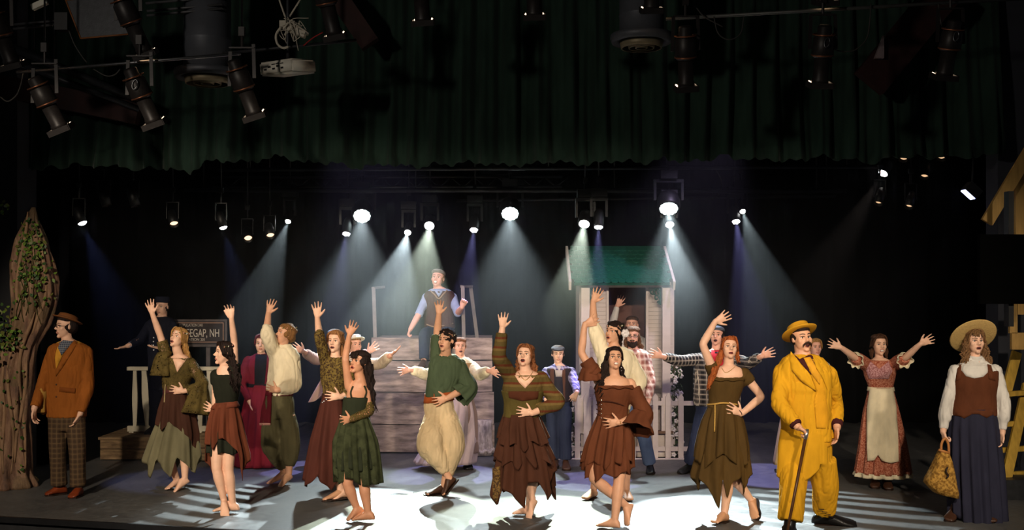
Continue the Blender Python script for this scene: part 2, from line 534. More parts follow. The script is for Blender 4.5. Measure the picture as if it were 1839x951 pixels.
        if foot: s.foot_geo(s.acc, side)
    def foot_geo(s, acc, side, g=1.0, sole=0.0, toes=True):
        H3, K3, A3, T3 = s.legs[side]
        u = unit(K3 - A3); fd = T3 - A3; fd = unit(fd - u * (fd @ u))
        HB = A3 - u * .07 - fd * .05
        ax = T3 - HB; L = np.linalg.norm(ax); ax = unit(ax)
        up = unit(u - ax * (u @ ax)); sd = unit(np.cross(ax, up))
        if L < .16: T3 = HB + ax * .2; L = .2
        prof = [(-.03, .010, .014), (.02, .026, .03), (.14, .032, .042), (.34, .033, .046), (.52, .038, .034), (.74, .046, .022), (.9, .043, .015), (1.0, .03, .010)]
        a = np.linspace(0, 2 * math.pi, 14, endpoint=False); rings = []
        for f_, wd, hh in prof:
            wd *= g; hh *= g
            c = HB + ax * ((f_ - .5) * g + .5) * L + up * (hh - (g - 1) * .02)
            rings.append(c + np.outer(np.cos(a) * wd, sd) + np.outer(np.sin(a) * hh, up))
        acc.add(*loft(rings))
        if toes:
            for i in range(5):
                o = (-.036 + .018 * i) * g
                acc.add(*ball(HB + ax * L * (1.0 - .05 * abs(i - 1)) + sd * o + up * .010, .011, nu=8, nv=6))
    def shoe(s, side, m, name='shoe', boot=0.0, g=1.2, sole=True, solem=None):
        a = Acc(); s.foot_geo(a, side, g, toes=False)
        H3, K3, A3, T3 = s.legs[side]
        if boot:
            u = unit(K3 - A3)
            a.add(*tube([A3 - u * .03, A3 + u * boot * .5, A3 + u * boot], [.052, .052, .06], 14, (0, 1, 0), sub=6))
        v, f, n = remesh(a.arr(), a.f, .009, 3)
        o = mesh(name, v, f, m, s.o)
        if sole:
            u = unit(K3 - A3); fd = T3 - A3; fd = unit(fd - u * (fd @ u)); HB = A3 - u * .07 - fd * .05
            ax = unit(T3 - HB); L = np.linalg.norm(T3 - HB); up = unit(u - ax * (u @ ax)); sd = unit(np.cross(ax, up))
            ring = []
            for f_, wd in ((-.12, .012), (-.08, .03), (.1, .04), (.4, .038), (.75, .055), (1.0, .045), (1.1, .02)): ring.append((f_, wd))
            top = [HB + ax * f_ * L + sd * wd - up * .001 for f_, wd in ring] + [HB + ax * f_ * L - sd * wd - up * .001 for f_, wd in ring[::-1]]
            bot = [p - up * .014 for p in top]
            v, f = loft([np.array(top), np.array(bot)])
            mesh('sole', v, f, solem or LASH, o, False)
        return o
    # ---- the body: one continuous surface
    def body(s, voxel=.0062, dec=.42):
        voxel = min(voxel, .0072)
        v, f, n = remesh(s.acc.arr(), s.acc.f, voxel, 2, dec)
        l = (v - s.hc) @ s.R / s.h
        near = (np.abs(l[:, 0]) < .3) & (l[:, 1] < -.1) & (np.abs(l[:, 2]) < .3)
        ey = .045 * np.exp(-(((np.abs(l[:, 0]) - .125) / .075) ** 2 + ((l[:, 2] - .015) / .05) ** 2)) * near
        l2 = np.zeros_like(l); l2[:, 1] = ey
        v = v + l2 @ s.R.T * s.h
        s.bo = mesh('body', v, f, s.skin, s.o)
        s.bbv = BVHTree.FromPolygons(v.tolist(), f)
        s.cl.append((v, f)); s._bv = None
    def face(s, brow=None, lip='soft', mouth=0.0, iris=None, closed=False, browup=0.0, teeth=False):
        """eyes, brows and mouth seated on the modelled face"""
        fw = s.R @ np.array((0, 1.0, 0))
        def on(x, z, out=0.0):
            o_ = s.hl((x, -.47, z)); h = s.bbv.ray_cast(Vector(o_), Vector(fw), s.h * .6)
            p = np.array(h[0]) if h[0] is not None else s.hl((x, -.33, z))
            return p - fw * out * s.h
        for sx in (-1, 1):
            c = on(sx * .128, .015)
            a = Acc()
            a.add(*ball(c + fw * .012 * s.h, np.array((.066, .035, .018 if closed else .033)) * s.h, s.R, 12, 8), 0)
            if not closed:
                a.add(*ball(c - fw * .012 * s.h, np.array((.029, .016, .029)) * s.h, s.R, 10, 6), 1)
            build('eye', a, [s.skin if closed else EYEW, iris or IRIS], s.bo)
            pts = [on(sx * .128 + t * .075, .03 + .022 * (1 - t * t), .012) for t in (-1, -.5, 0, .5, 1)]
            mesh('eyelashes', *tube(pts, [.004 * s.h, .008 * s.h, .010 * s.h, .009 * s.h, .005 * s.h], 6), LASH, s.bo)
            pts = [on(sx * (.13 + t * .09), .105 + browup + .02 * (1 - t * t) + (.008 * t), .006) for t in (-1, -.5, 0, .5, 1)]
            mesh('eyebrow', *tube(pts, [.010 * s.h, .017 * s.h, .017 * s.h, .014 * s.h, .006 * s.h], 6), brow or LASH, s.bo)
        wl = .10
        if mouth > 0:
            c = on(0, -.275)
            mesh('mouth', *ball(c + fw * .004 * s.h, np.array((.085, .025, .02 + .05 * mouth)) * s.h, s.R, 14, 8), TEETH if teeth else MOUTH, s.bo)
        for nm, z0, cv in (('upper_lip', -.25 + .028 * mouth, .012), ('lower_lip', -.288 - .05 * mouth, -.016)):
            pts = [on(t * wl, (z0 if abs(t) < .9 else -.27) + cv * (1 - t * t) + (.02 * t * t if teeth else 0), .004) for t in (-1, -.5, 0, .5, 1)]
            mesh(nm, *tube(pts, [.006 * s.h, .018 * s.h, .02 * s.h, .018 * s.h, .006 * s.h], 6), LIPM[lip], s.bo)
    # ---- surfaces to lay things on
    def note(s, v, f): s.cl.append((np.asarray(v), f)); s._bv = None
    def bv(s):
        if s._bv is None:
            vs = []; fs = []; n = 0
            for v, f in s.cl:
                vs.append(v); fs += [tuple(int(i) + n for i in q) for q in f]; n += len(v)
            s._bv = BVHTree.FromPolygons(np.concatenate(vs).tolist(), fs)
        return s._bv
    def on(s, px, py, off=.004):
        r = ray(px, py); rl = np.linalg.norm(r); r = r / rl
        h = s.bv().ray_cast(Vector(CAMP), Vector(r), 60)
        if h[0] is None or abs(h[0][1] - s.d) > .6:
            q = s.bv().find_nearest(Vector(P(px, py, s.d)))
            p = np.array(q[0]); p = CAMP + r * (p[1] / r[1])
        else: p = np.array(h[0])
        return p - r * off
    def patch(s, name, poly, m, off=.006, th=.003, parent=None, step=6, smooth=True):
        off = min(off, .004 + off * .15)
        """a piece of cloth cut to the outline poly (pixels) and laid on what is under it"""
        poly = [np.array(q, float) for q in poly]
        ed = []
        for i, a in enumerate(poly):
            b = poly[(i + 1) % len(poly)]; n = max(1, int(np.linalg.norm(b - a) / step))
            ed += [a + (b - a) * j / n for j in range(n)]
        x0, y0 = np.min(ed, 0); x1, y1 = np.max(ed, 0)
        inner = []
        for gx in np.arange(x0 + step / 2, x1, step):
            for gy in np.arange(y0 + step / 2, y1, step):
                c = False; j = len(poly) - 1
                for i in range(len(poly)):
                    if (poly[i][1] > gy) != (poly[j][1] > gy) and gx < (poly[j][0] - poly[i][0]) * (gy - poly[i][1]) / (poly[j][1] - poly[i][1]) + poly[i][0]: c = not c
                    j = i
                if c and min(np.linalg.norm(e - (gx, gy)) for e in ed) > step * .45: inner.append(np.array((gx, gy)))
        pts = ed + inner
        vo, eo, fo, *_ = delaunay_2d_cdt([Vector(p) for p in pts], [], [list(range(len(ed)))], 1, 1e-4)
        if not fo: return None
        top = np.array([s.on(p[0], p[1], off) for p in vo])
        ys = top[:, 1]; md = np.median(ys)
        back = np.array([p + unit(p - CAMP) * th for p in top])
        n = len(top)
        f = [tuple(q) for q in fo] + [tuple(i + n for i in q[::-1]) for q in fo]
        cnt = {}
        for q in fo:
            for i in range(len(q)):
                e = (q[i], q[(i + 1) % len(q)]); cnt[e] = 1
        for (a, b) in cnt:
            if (b, a) not in cnt: f.append((b, a, a + n, b + n))
        v = np.vstack([top, back])
        o = mesh(name, v, f, m, parent or s.o, smooth)
        s.note(v, f)
        return o
    def cord(s, name, pts, m, r=.006, off=.006, parent=None, n=6):
        p = [s.on(a, b, off) for a, b in pts]
        return mesh(name, *tube(p, [r] * len(p), n, sub=max(6, len(p) * 4)), m, parent or s.o)
    def dots(s, name, pts, m, r=.008, off=.003, parent=None):
        for a, b in pts: mesh(name, *ball(s.on(a, b, off), (r, r * .5, r), None, 10, 6), m, parent or s.o)
    # ---- garments
    def armpath(s, side, t):
        S3, E3, W3, T3 = s.arms[side]
        if t < 0: return S3 + (S3 - E3) * -t
        if t <= 1: return S3 + (E3 - S3) * t
        if t <= 2: return E3 + (W3 - E3) * (t - 1)
        return W3 + (T3 - W3) * (t - 2)
    def legpath(s, side, t):
        H3, K3, A3, T3 = s.legs[side]
        if t <= 1: return H3 + (K3 - H3) * t
        return K3 + (A3 - K3) * (t - 1)
    def top(s, name, m, y0, y1, sleeves=None, out=.004, voxel=.0105, fold=.006, freq=5.0, extra=None, smooth=4, rows=None, k=None, parent=None, seed=1, drop=None):
        a = Acc()
        if y1 > y0: a.add(*loft(s.rings(y0, y1, out, rows=rows, k=k), True))
        for side, prof in (sleeves or {}).items():
            pts = [s.armpath(side, t) - np.array((0, 0, p[0] if p else 0)) for t, r, *p in prof]
            a.add(*tube(pts, [q[1] for q in prof], 16, (0, 1, .2), sub=max(16, len(prof) * 5)))
            if prof[0][0] < .06 and y1 > y0: a.add(*ball(s.arms[side][0], prof[0][1] + .002))
        if extra:
            for v, f in extra: a.add(v, f)
        v, f, n = remesh(a.arr(), a.f, voxel, smooth)
        if fold: v = v + n * (folds(v, freq, (1.25, 1.25, .34), seed) * fold * .75)[:, None]
        o = mesh(name, v, f, m, parent or s.o)
        s.note(v, f)
        return o
    def pants(s, name, m, y0, prof, out=.004, voxel=.0115, fold=.006, y1=None, seed=2, freq=5.0):
        a = Acc()
        a.add(*loft(s.rings(y0, y1 or s.rows[-1, 0], out), True))
        for side in s.legs:
            pr = prof[side] if isinstance(prof, dict) else prof
            a.add(*tube([s.legpath(side, t) for t, r in pr], [r for t, r in pr], 16, (0, 1, 0), sub=max(18, len(pr) * 5)))
        v, f, n = remesh(a.arr(), a.f, voxel, 4)
        if fold: v = v + n * (folds(v, freq, (1.5, 1.5, .13), seed) * fold * .7)[:, None]
        o = mesh(name, v, f, m, s.o); s.note(v, f)
        return o
    def skirt(s, name, m, rows, hem=None, k=.8, pleats=11, amp=.016, dd=0.0, nu=120, nv=26, th=.005, phase=0.0, maxd=.3, parent=None, back=None, cut=None):
        under = name in ('underskirt', 'middle_tier')
        """rows: (py, x_left, x_right); hem: pixel line of the lower edge seen from the front"""
        r = np.array([(q[0], q[1], q[2], q[3] if len(q) > 3 else dd) for q in rows], float)
        us = np.linspace(0, 2 * math.pi, nu, endpoint=False)
        top = r[0, 0]; bot = r[-1, 0]
        hp = np.array(hem, float) if hem else None
        def ring(y):
            xl, xr, q = (np.interp(y, r[:, 0], r[:, i]) for i in (1, 2, 3))
            return (xl + xr) / 2, (xr - xl) / 2, q
        V = []
        ph = phase + .5 * np.sin(us * 3 + phase)
        for j in range(nv + 1):
            t = j / nv
            row = []
            for i, u in enumerate(us):
                c, w_, q = ring(bot)
                if hp is not None:
                    x = c + w_ * math.cos(u); 
                    if math.sin(u) < 0: x = 2 * c - x
                    hb = np.interp(x, hp[:, 0], hp[:, 1])
                    if math.sin(u) < 0 and back is not None: hb = hb + back
                else: hb = bot
                y = top + t * (hb - top)
                c, w_, q = ring(y)
                rx = w_ * s.k; ry = min(max(rx * k, .06), maxd)
                if under: rx -= .03 * (1 - t) + .006; ry -= .03 * (1 - t) + .006
                fl = amp * min(1, t * 1.6 + .1) * math.sin(pleats * u + ph[i] + .6 * math.sin(2.2 * t + u * 2))
                fl += amp * .4 * t * math.sin(pleats * 2.3 * u + phase * 3)
                p = s.pt(c, y, q) + np.array(((rx + fl) * math.cos(u), -(ry + fl) * math.sin(u), 0))
                row.append(p)
            V.append(np.array(row))
        n = nu
        vo = np.concatenate(V)
        cen = np.repeat(np.array([v.mean(0) for v in V]), n, 0)
        inn = vo + (cen - vo) * np.array((1, 1, 0)) * (th / np.maximum(np.linalg.norm((cen - vo)[:, :2], axis=1), .02))[:, None]
        f = []; N = len(vo)
        for j in range(nv):
            for i in range(n):
                e = (i + 1) % n
                f.append((j * n + i, j * n + e, (j + 1) * n + e, (j + 1) * n + i))
                f.append((N + j * n + i, N + (j + 1) * n + i, N + (j + 1) * n + e, N + j * n + e))
        for i in range(n):
            e = (i + 1) % n
            f.append((nv * n + i, nv * n + e, N + nv * n + e, N + nv * n + i))
            f.append((e, i, N + i, N + e))
        v = np.vstack([vo, inn])
        o = mesh(name, v, f, m, parent or s.o); s.note(v, f)
        return o
    def band(s, name, m, y0, y1, out=.012, rows=None, th=.01, parent=None, k=None, tilt=0):
        R_ = s.rings(y0, y1, out, n=40, rows=rows, k=k); R2 = s.rings(y0, y1, out - th, n=40, rows=rows, k=k)
        v, f = loft(R_ + R2[::-1] + R_[:1], False)
        if tilt: v = v + np.array((0, 0, 1)) * ((v[:, 0] - v[:, 0].mean()) * tilt)[:, None]
        o = mesh(name, v, f, m, parent or s.o); s.note(v, f)
        return o
    def bell(s, name, m, side, t0, t1, prof, fall=(0, 0, 0), nu=44, wave=.012, parent=None, squash=1.0):
        """open flaring sleeve: prof radii along the arm from t0 to t1, the end falling by `fall`"""
        N = len(prof); pts = []
        for i in range(N):
            q = i / (N - 1); pts.append(s.armpath(side, t0 + (t1 - t0) * q) + np.array(fall) * q * q)
        pts = smoothpath(pts, 14); pr = np.interp(np.linspace(0, 1, 14), np.linspace(0, 1, N), prof)
        rings = []; a = np.linspace(0, 2 * math.pi, nu, endpoint=False); ps = None
        for i, p in enumerate(pts):
            t = unit(pts[min(i + 1, 13)] - pts[max(i - 1, 0)])
            if ps is None: sd, up = frame_for(t, (0, 1, .1))
            else: sd = unit(ps - t * (ps @ t)); up = unit(np.cross(sd, t))
            ps = sd
            rr = pr[i] * (1 + 0) + wave * (i / 13) * np.sin(7 * a + 1.3 * np.sin(a))
            rings.append(p + np.outer(np.cos(a) * rr, sd) + np.outer(np.sin(a) * rr * squash, up))
        inner = [c.mean(0) + (c - c.mean(0)) * .94 for c in rings]
        v, f = loft(rings + inner[::-1] + rings[:1], False)
        o = mesh(name, v, f, m, parent or s.o); s.note(v, f)
        return o
    # ---- hair, hats, wreaths
    def hair(s, m, c=(0, .11, .10), r=(.362, .40, .425), curl=.02, freq=9, extra=(), name='hair', stretch=(1, 1, 1), line=.29, part=None):
        v, f = ball(c, r, None, 34, 22)
        d = v - np.array(c)
        v = v + d * (wnoise(v, freq * .28, stretch, 3) * curl / .38)[:, None]
        a = Acc(); a.add(v @ s.R.T * s.h + s.hc, f)
        tc = np.array((0, .068, line + .03)); v, f = ball(tc, (max(min(r[0], .362), .352) - .004, .398, .53 - line - .03 + .0), None, 34, 20)
        v = v + (v - tc) * (wnoise(v, freq * .28, stretch, 5) * curl / .38)[:, None]
        a.add(v @ s.R.T * s.h + s.hc, f)
        if part is not None:
            rg = np.random.default_rng(5)
            for sd in (-1, 1):
                for i in range(9):
                    q = i / 8
                    A = np.array((part + sd * .01, -.235 + .40 * q, .47 + .05 * min(q * 3, 1)))
                    M1 = np.array((part * .5 + sd * .15, -.30 + .42 * q, .43 + .03 * q)); M2 = np.array((sd * .285, -.235 + .42 * q, .24)); B = np.array((sd * (.35 + .01 * q), -.10 + .36 * q, -.06 - .05 * q))
                    a.add(*tube([s.hl(z_ + rg.normal(0, .008, 3)) for z_ in (A, M1, M2, B)], np.array([.018, .042, .045, .03]) * s.h, 7, sub=12))
        for e in extra: a.add(*e)
        s.hairo = build(name, a, m, s.o); s.note(a.arr(), a.f)
        return s.hairo
    def locks(s, starts, ends, n=14, r=.05, wave=.05, mid=.0, spread=.08, seed=1, rs=.10, curls=2.0):
        """strands falling from `starts` (head units) to `ends` (offsets from the head centre in head heights, upright axes)"""
        rg = np.random.default_rng(seed); out = []
        for i in range(n):
            q = rg.uniform(0, 1)
            k = q * (len(starts) - 1); a = int(min(k, len(starts) - 2)) if len(starts) > 1 else 0
            S_ = np.array(starts[a]) * (1 - (k - a)) + np.array(starts[min(a + 1, len(starts) - 1)]) * (k - a) if len(starts) > 1 else np.array(starts[0])
            E_ = np.array(ends[a]) * (1 - (k - a)) + np.array(ends[min(a + 1, len(ends) - 1)]) * (k - a) if len(ends) > 1 else np.array(ends[0])
            A = s.hl(S_ + rg.normal(0, rs, 3) * .5); B = s.hc + (E_ + rg.normal(0, spread, 3)) * s.h
            ph = rg.uniform(0, 6.28); pts = []
            for t in np.linspace(0, 1, 9):
                p = A * (1 - t) + B * t
                p = p + np.array((math.sin(ph + t * 6.28 * curls), math.cos(ph * 1.3 + t * 6.28 * curls), 0)) * wave * s.h * math.sin(math.pi * min(1, t * 1.2) * .8)
                p = p + np.array((0, 0, 1)) * mid * s.h * math.sin(math.pi * t)
                pts.append(p)
            out.append(tube(pts, np.array([.9, 1.1, 1.1, 1, .95, .85, .7, .5, .15]) * r * s.h, 7))
        return out
    def wreath(s, mats, z=.24, tilt=-.12, n=16, r=.042, rx=.355, ry=.385, cy=.07, name='flower_wreath', arc=None):
        a = Acc(); rg = np.random.default_rng(n)
        a0, a1 = arc or (0, 2 * math.pi)
        rp = []
        for i in range(n):
            t = a0 + (a1 - a0) * i / n
            p = np.array((rx * math.cos(t), cy - ry * math.sin(t), z + tilt * math.sin(t) * -1))
            rp.append(s.hl(p))
            for j in range(5):
                q = p + np.array((math.cos(j * 1.257), 0, math.sin(j * 1.257))) * r * .8
                a.add(*ball(s.hl(q), r * s.h * .62 * rg.uniform(.8, 1.2), None, 7, 5), i % len(mats))
        a.add(*tube(rp + rp[:1] if arc is None else rp, [.012 * s.h] * (len(rp) + (1 if arc is None else 0)), 6), len(mats) - 1)
        return build(name, a, mats, s.o)
    def hat(s, name, m, prof, c=(0, .06, .28), tilt=0, roll=0, sx=1.0, sy=1.15, bandm=None, bandz=None, wav=0.0):
        R2 = s.R @ np.array(Matrix.Rotation(math.radians(-tilt), 3, 'X')) @ np.array(Matrix.Rotation(math.radians(roll), 3, 'Y'))
        v, f = lathe(np.array(prof) * s.h, (0, 0, 0), None, 40, sx, sy)
        if wav:
            rr = np.hypot(v[:, 0], v[:, 1]); an = np.arctan2(v[:, 1], v[:, 0])
            v[:, 2] += wav * s.h * np.maximum(0, rr / s.h - .42) * np.cos(2 * an)
        o = mesh(name, v @ R2.T + s.hl(c), f, m, s.o)
        if bandm is not None:
            z0, z1, r_ = bandz
            v, f = lathe(np.array([(r_, z0), (r_ + .012, z0), (r_ + .008, z1), (r_ - .01, z1), (r_, z0)]) * s.h, (0, 0, 0), None, 40, sx, sy, False)
            mesh('hat_band', v @ R2.T + s.hl(c), f, bandm, o)
        return o
    def flatcap(s, m, name='flat_cap', brim=(0, -.36, .26), size=1.0, tilt=0):
        a = Acc()
        a.add(*ball(s.hl((0, .04, .33)), np.array((.39, .47, .17)) * s.h * size, s.R @ rotm(0, -8 + tilt, 0), 26, 14))
        v, f = ball((0, 0, 0), np.array((.28, .20, .035)) * s.h, s.R @ rotm(0, -18 + tilt, 0), 22, 8)
        a.add(v + s.hl(brim), f)
        a.add(*ball(s.hl((0, .02, .51)), .035 * s.h))
        v, f, n = remesh(a.arr(), a.f, .008, 3)
        o = mesh(name, v, f, m, s.o); s.note(v, f)
        return o
# ------------------------------------------------------------------ the stage
BLACK = mat('black_drape', (11, 11, 13), 0.95, 0.2, 8, 0.3, 30, 0, (1, 1, .2), 0, .05)
BLK = mat('black_metal', (16, 16, 17), 0.5, 0.2, 20, 0, 60, 0, (1, 1, 1), 0, .3)
DGREY = mat('dark_grey_metal', (46, 47, 50), 0.45, 0.2, 20, 0.05, 60, 0.4)
STEEL = mat('pipe_steel', (120, 120, 122), 0.35, 0.2, 20, 0.05, 60, 0.9)
WHITEP = mat('white_paint', (205, 196, 182), 0.6, 0.08, 14, 0.15, 40)
OFFW = mat('cream_plastic', (205, 200, 186), 0.5, 0.05, 10)
RUST = mat('dark_red_steel', (40, 13, 11), 0.7, 0.25, 8, 0.1, 30)

def floor_material():
    m, nt, b = _new('stage_floor_paint')
    co = _coord(nt)
    n1 = _noise(nt, co, 1.3, 6, .65); n2 = _noise(nt, co, 14, 4, .6)
    f = _math(nt, 'ADD', _math(nt, 'MULTIPLY', n1, .6), _math(nt, 'MULTIPLY', n2, .4))
    nt.links.new(_ramp(nt, f, [(.3, lin((64, 63, 64))), (.5, lin((84, 83, 82))), (.72, lin((104, 102, 100)))]), b.inputs['Base Color'])
    nt.links.new(_ramp(nt, n2, [(.3, (.42, .42, .42, 1)), (.7, (.62, .62, .62, 1))]), b.inputs['Roughness'])
    b.inputs['Specular IOR Level'].default_value = .4
    _bump(nt, b, n2, .08)
    return m
def prism(outline, z0, z1):
    """outline in plan (x, y)"""
    a = np.array([(x, y, z1) for x, y in outline]); b = a.copy(); b[:, 2] = z0
    return loft([a, b], True)
LIP = [(-9, 11.15), (-6.5, 10.5), (-4.76, 10.08), (-2.55, 9.55), (0, 9.0), (3, 8.75), (9, 8.75)]
fl = [(9, 19), (-9, 19)] + LIP
v = np.array([(x, y, 0.) for x, y in fl] + [(x, y, -.06) for x, y in fl]); nfl = len(fl)
f = [tuple(range(nfl))] + [tuple(range(2 * nfl - 1, nfl - 1, -1))] + [(i, nfl + i, nfl + (i + 1) % nfl, (i + 1) % nfl) for i in range(nfl)]
fo = tag(mesh('floor', v, f, floor_material(), None, False), 'dark grey painted stage floor', 'floor', kind='structure')
lipm = mat('lip_paint', (40, 40, 42), .5, .2, 10, .1)
a = Acc()
for i in range(len(LIP) - 1):
    (x0, y0), (x1, y1) = LIP[i], LIP[i + 1]
    a.add(*prism([(x0, y0 - .03), (x1, y1 - .03), (x1, y1 - .001), (x0, y0 - .001)], -.05, .004))
tag(build('trim_1', a, mat('nosing_rubber', (24, 24, 26), .4, .1), None, False), 'thin dark nosing along the stage front edge', 'trim', kind='structure')
a = Acc()
for i in range(len(LIP) - 1):
    (x0, y0), (x1, y1) = LIP[i], LIP[i + 1]
    a.add(*prism([(x0, y0 + .03), (x1, y1 + .03), (x1, y1 + .10), (x0, y0 + .10)], -1.0, -.06))
tag(build('wall_front', a, lipm, None, False), 'dark grey riser below the stage front edge', 'wall', kind='structure')
tag(mesh('ground', *boxv((0, 4, -1.06), (30, 16, .1)), BLACK, None, False), 'dark auditorium ground in front of the stage', 'ground', kind='structure')

def drape(name, x0, x1, y, z0, z1, m, amp=.06, per=.22, nx=200, nz=6, hem=None, swag=None, seed=0, par=None):
    xs = np.linspace(x0, x1, nx); zs = np.linspace(0, 1, nz)
    rg = np.random.default_rng(seed)
    ph = np.cumsum(rg.uniform(.6, 1.4, nx)) * (xs[1] - xs[0]) / per * 2 * math.pi
    V = []
    for t in zs:
        hb = z0 if hem is None else np.array([hem(x) for x in xs])
        z = z1 + (hb - z1) * t
        yy = y - amp * (np.sin(ph + (.25 + 1.6 * (swag is not None)) * np.sin(2.4 * t + xs * 1.9)) + .45 * np.sin(ph * 2.3 + 1 + t)) * (.55 + .5 * t) - (amp * .8 * t * np.sin(xs * 3.3 + 4 * t * t + np.sin(xs * 7.7)) if swag is not None else 0)
        xx = xs.copy()
        if swag is not None: yy = yy + swag(xs, t); 
        V.append(np.stack([xx, yy, np.broadcast_to(z, xs.shape)], 1))
    back = [r_ + np.array((0, .012, 0)) for r_ in V]
    v = np.concatenate(V + back); f = []; N = nx * nz
    for j in range(nz - 1):
        for i in range(nx - 1):
            p = j * nx + i
            f.append((p, p + 1, p + nx + 1, p + nx)); f.append((N + p, N + p + nx, N + p + nx + 1, N + p + 1))
    L = (nz - 1) * nx
    for i in range(nx - 1): f.append((L + i, L + i + 1, N + L + i + 1, N + L + i))
    return mesh(name, v, f, m, par, True)
tag(drape('wall_back', -9, 9, 17.2, 0, 7, BLACK, .08, .35, 320, 4, seed=1), 'black drape across the back of the stage', 'wall', kind='structure')
tag(drape('leg_drape', -8.5, -5.35, 13.1, 0, 6.5, BLACK, .06, .25, 120, 4, seed=2), 'black leg drape behind the twisted tree', 'drape')
tag(drape('leg_drape', 5.55, 9, 12.4, 0, 6.5, BLACK, .06, .25, 120, 4, seed=3), 'black leg drape behind the wooden tower', 'drape')
tag(mesh('wall_left', *boxv((-6.30, 12.65, 3.0), (1.3, .5, 8.0)), mat('dark_grey_wall', (50, 50, 53), .8, .12, 3, .1, 20), None, False), 'dark grey pier at the stage side', 'wall', kind='structure')
tag(mesh('wall_right', *boxv((5.43, 11.9, 3.0), (.34, .3, 8.0)), mat('slate_wall', (46, 47, 54), .8, .12, 3, .1, 20), None, False), 'narrow slate grey pier behind the wooden tower', 'wall', kind='structure')
tag(mesh('ceiling', *boxv((0, 9, 7.05), (20, 24, .1)), BLACK, None, False), 'black ceiling over the stage and house', 'ceiling', kind='structure')

# green velvet valance
velvet = mat('green_velvet', (34, 50, 42), .85, .3, 5, .35, 30, 0, (1, 1, .3), .06, .06)
DV = 11.6
def hemz(x):
    px = CX + x * F / DV
    y = np.interp(px, [40, 90, 150, 230, 300, 350, 380, 440, 520, 600, 700, 900, 1200, 1300, 1420, 1500, 1560, 1640, 1700, 1800],
                  [300, 308, 298, 306, 300, 312, 296, 290, 286, 298, 300, 296, 292, 284, 292, 284, 292, 282, 284, 280])
    y += 3.0 * math.sin(px * .11) + 2.0 * math.sin(px * .31 + 1) + 7 * abs(math.sin(px * .026 + .8 * math.sin(px * .011))) - 4
    return P(px, y, DV)[2]
def swag(xs, t):
    return -.05 * (t ** 3) * (1 + np.sin(xs * 5.1)) - .10 * t * t
vx0, vx1 = P(52, 0, DV)[0], P(1795, 0, DV)[0]
tag(drape('valance_curtain', vx0, vx1, DV, 0, 6.6, velvet, .055, .27, 560, 22, hem=hemz, swag=swag, seed=5), 'dark green velvet valance gathered across the top of the stage', 'curtain')

# ------------------------------------------------------------------ wooden platform, railings, town sign
WOODB = twotone('weathered_brown_boards', (92, 72, 52), (150, 122, 90), 5, .35, .65, .8, (1, 6, 6), .3)
DP = dfloor(826)
kp = DP / F
pl = empty('wooden_platform', P(280, 826, DP), 'weathered wooden platform of stacked planks below the town sign', 'platform')
zt = .285
def pbox(name, pxl, pxr, z0, z1, y0, y1, m, par, dref):
    x0, x1 = (pxl - CX) * dref / F, (pxr - CX) * dref / F
    return mesh(name, *boxv(((x0 + x1) / 2, (y0 + y1) / 2, (z0 + z1) / 2), (x1 - x0, y1 - y0, z1 - z0)), m, par, False)
for i, (z0, z1) in enumerate(((.012, .135), (.143, zt - .03))):
    pbox('front_plank', 180, 448, z0, z1, DP, DP + .03, WOODB, pl, DP)
    pbox('side_plank', 180, 184, z0, z1, DP + .03, DP + 1.1, WOODB, pl, DP)
for i in range(8):
    pbox('deck_plank', 177, 450, zt - .03, zt, DP - .015 + i * .14, DP - .015 + i * .14 + .132, WOODB, pl, DP)
pbox('step_plank', 345, 392, .02, .16, DP - .14, DP - .004, WOODB, pl, DP)
PALEW = mat('pale_painted_wood', (190, 180, 158), .6, .1, 12, .2, 40, 0, (1, 1, .3))
def railing(label, px0, px1, dr, bal, seed):
    r = empty('porch_railing', P((px0 + px1) / 2, 700, dr) * np.array((1, 1, 0)) + np.array((0, 0, zt)), label, 'railing')
    k = dr / F
    zr = CAMH - (661 - HZ) * k; zb = zt + .05
    x0, x1 = (px0 - CX) * k, (px1 - CX) * k
    mesh('top_rail', *boxv(((x0 + x1) / 2, dr, zr), (x1 - x0, .09, .045)), PALEW, r, False)
    mesh('bottom_rail', *boxv(((x0 + x1) / 2, dr, zb), (x1 - x0, .06, .07)), PALEW, r, False)
    for (b0, b1, wv) in bal:
        xa, xb = (b0 - CX) * k, (b1 - CX) * k
        n = 9; ring = []
        for i in range(n):
            t = i / (n - 1); z = zb + (zr - zb) * t
            bw = wv * (.75 + .45 * math.sin(t * math.pi * 1.0) ** 2) * k / 2
            xx = xa * t + xb * (1 - t)
            ring.append(np.array([(xx - bw, dr - .02, z), (xx + bw, dr - .02, z), (xx + bw, dr + .02, z), (xx - bw, dr + .02, z)]))
        mesh('baluster', *loft(ring), PALEW, r, False)
    for xx in (x0 + .05, x1 - .05):
        mesh('foot_block', *boxv((xx, dr, zt + .009), (.06, .06, .018)), PALEW, r, False)
    return r
railing('pale railing at the outer edge of the plank platform', 230, 276, DP + .45, [(243, 243, 8), (259, 266, 11)], 1)
railing('pale railing beneath the town sign', 352, 424, DP + .45, [(360, 360, 9), (376, 380, 11), (398, 398, 11), (416, 416, 9)], 2)

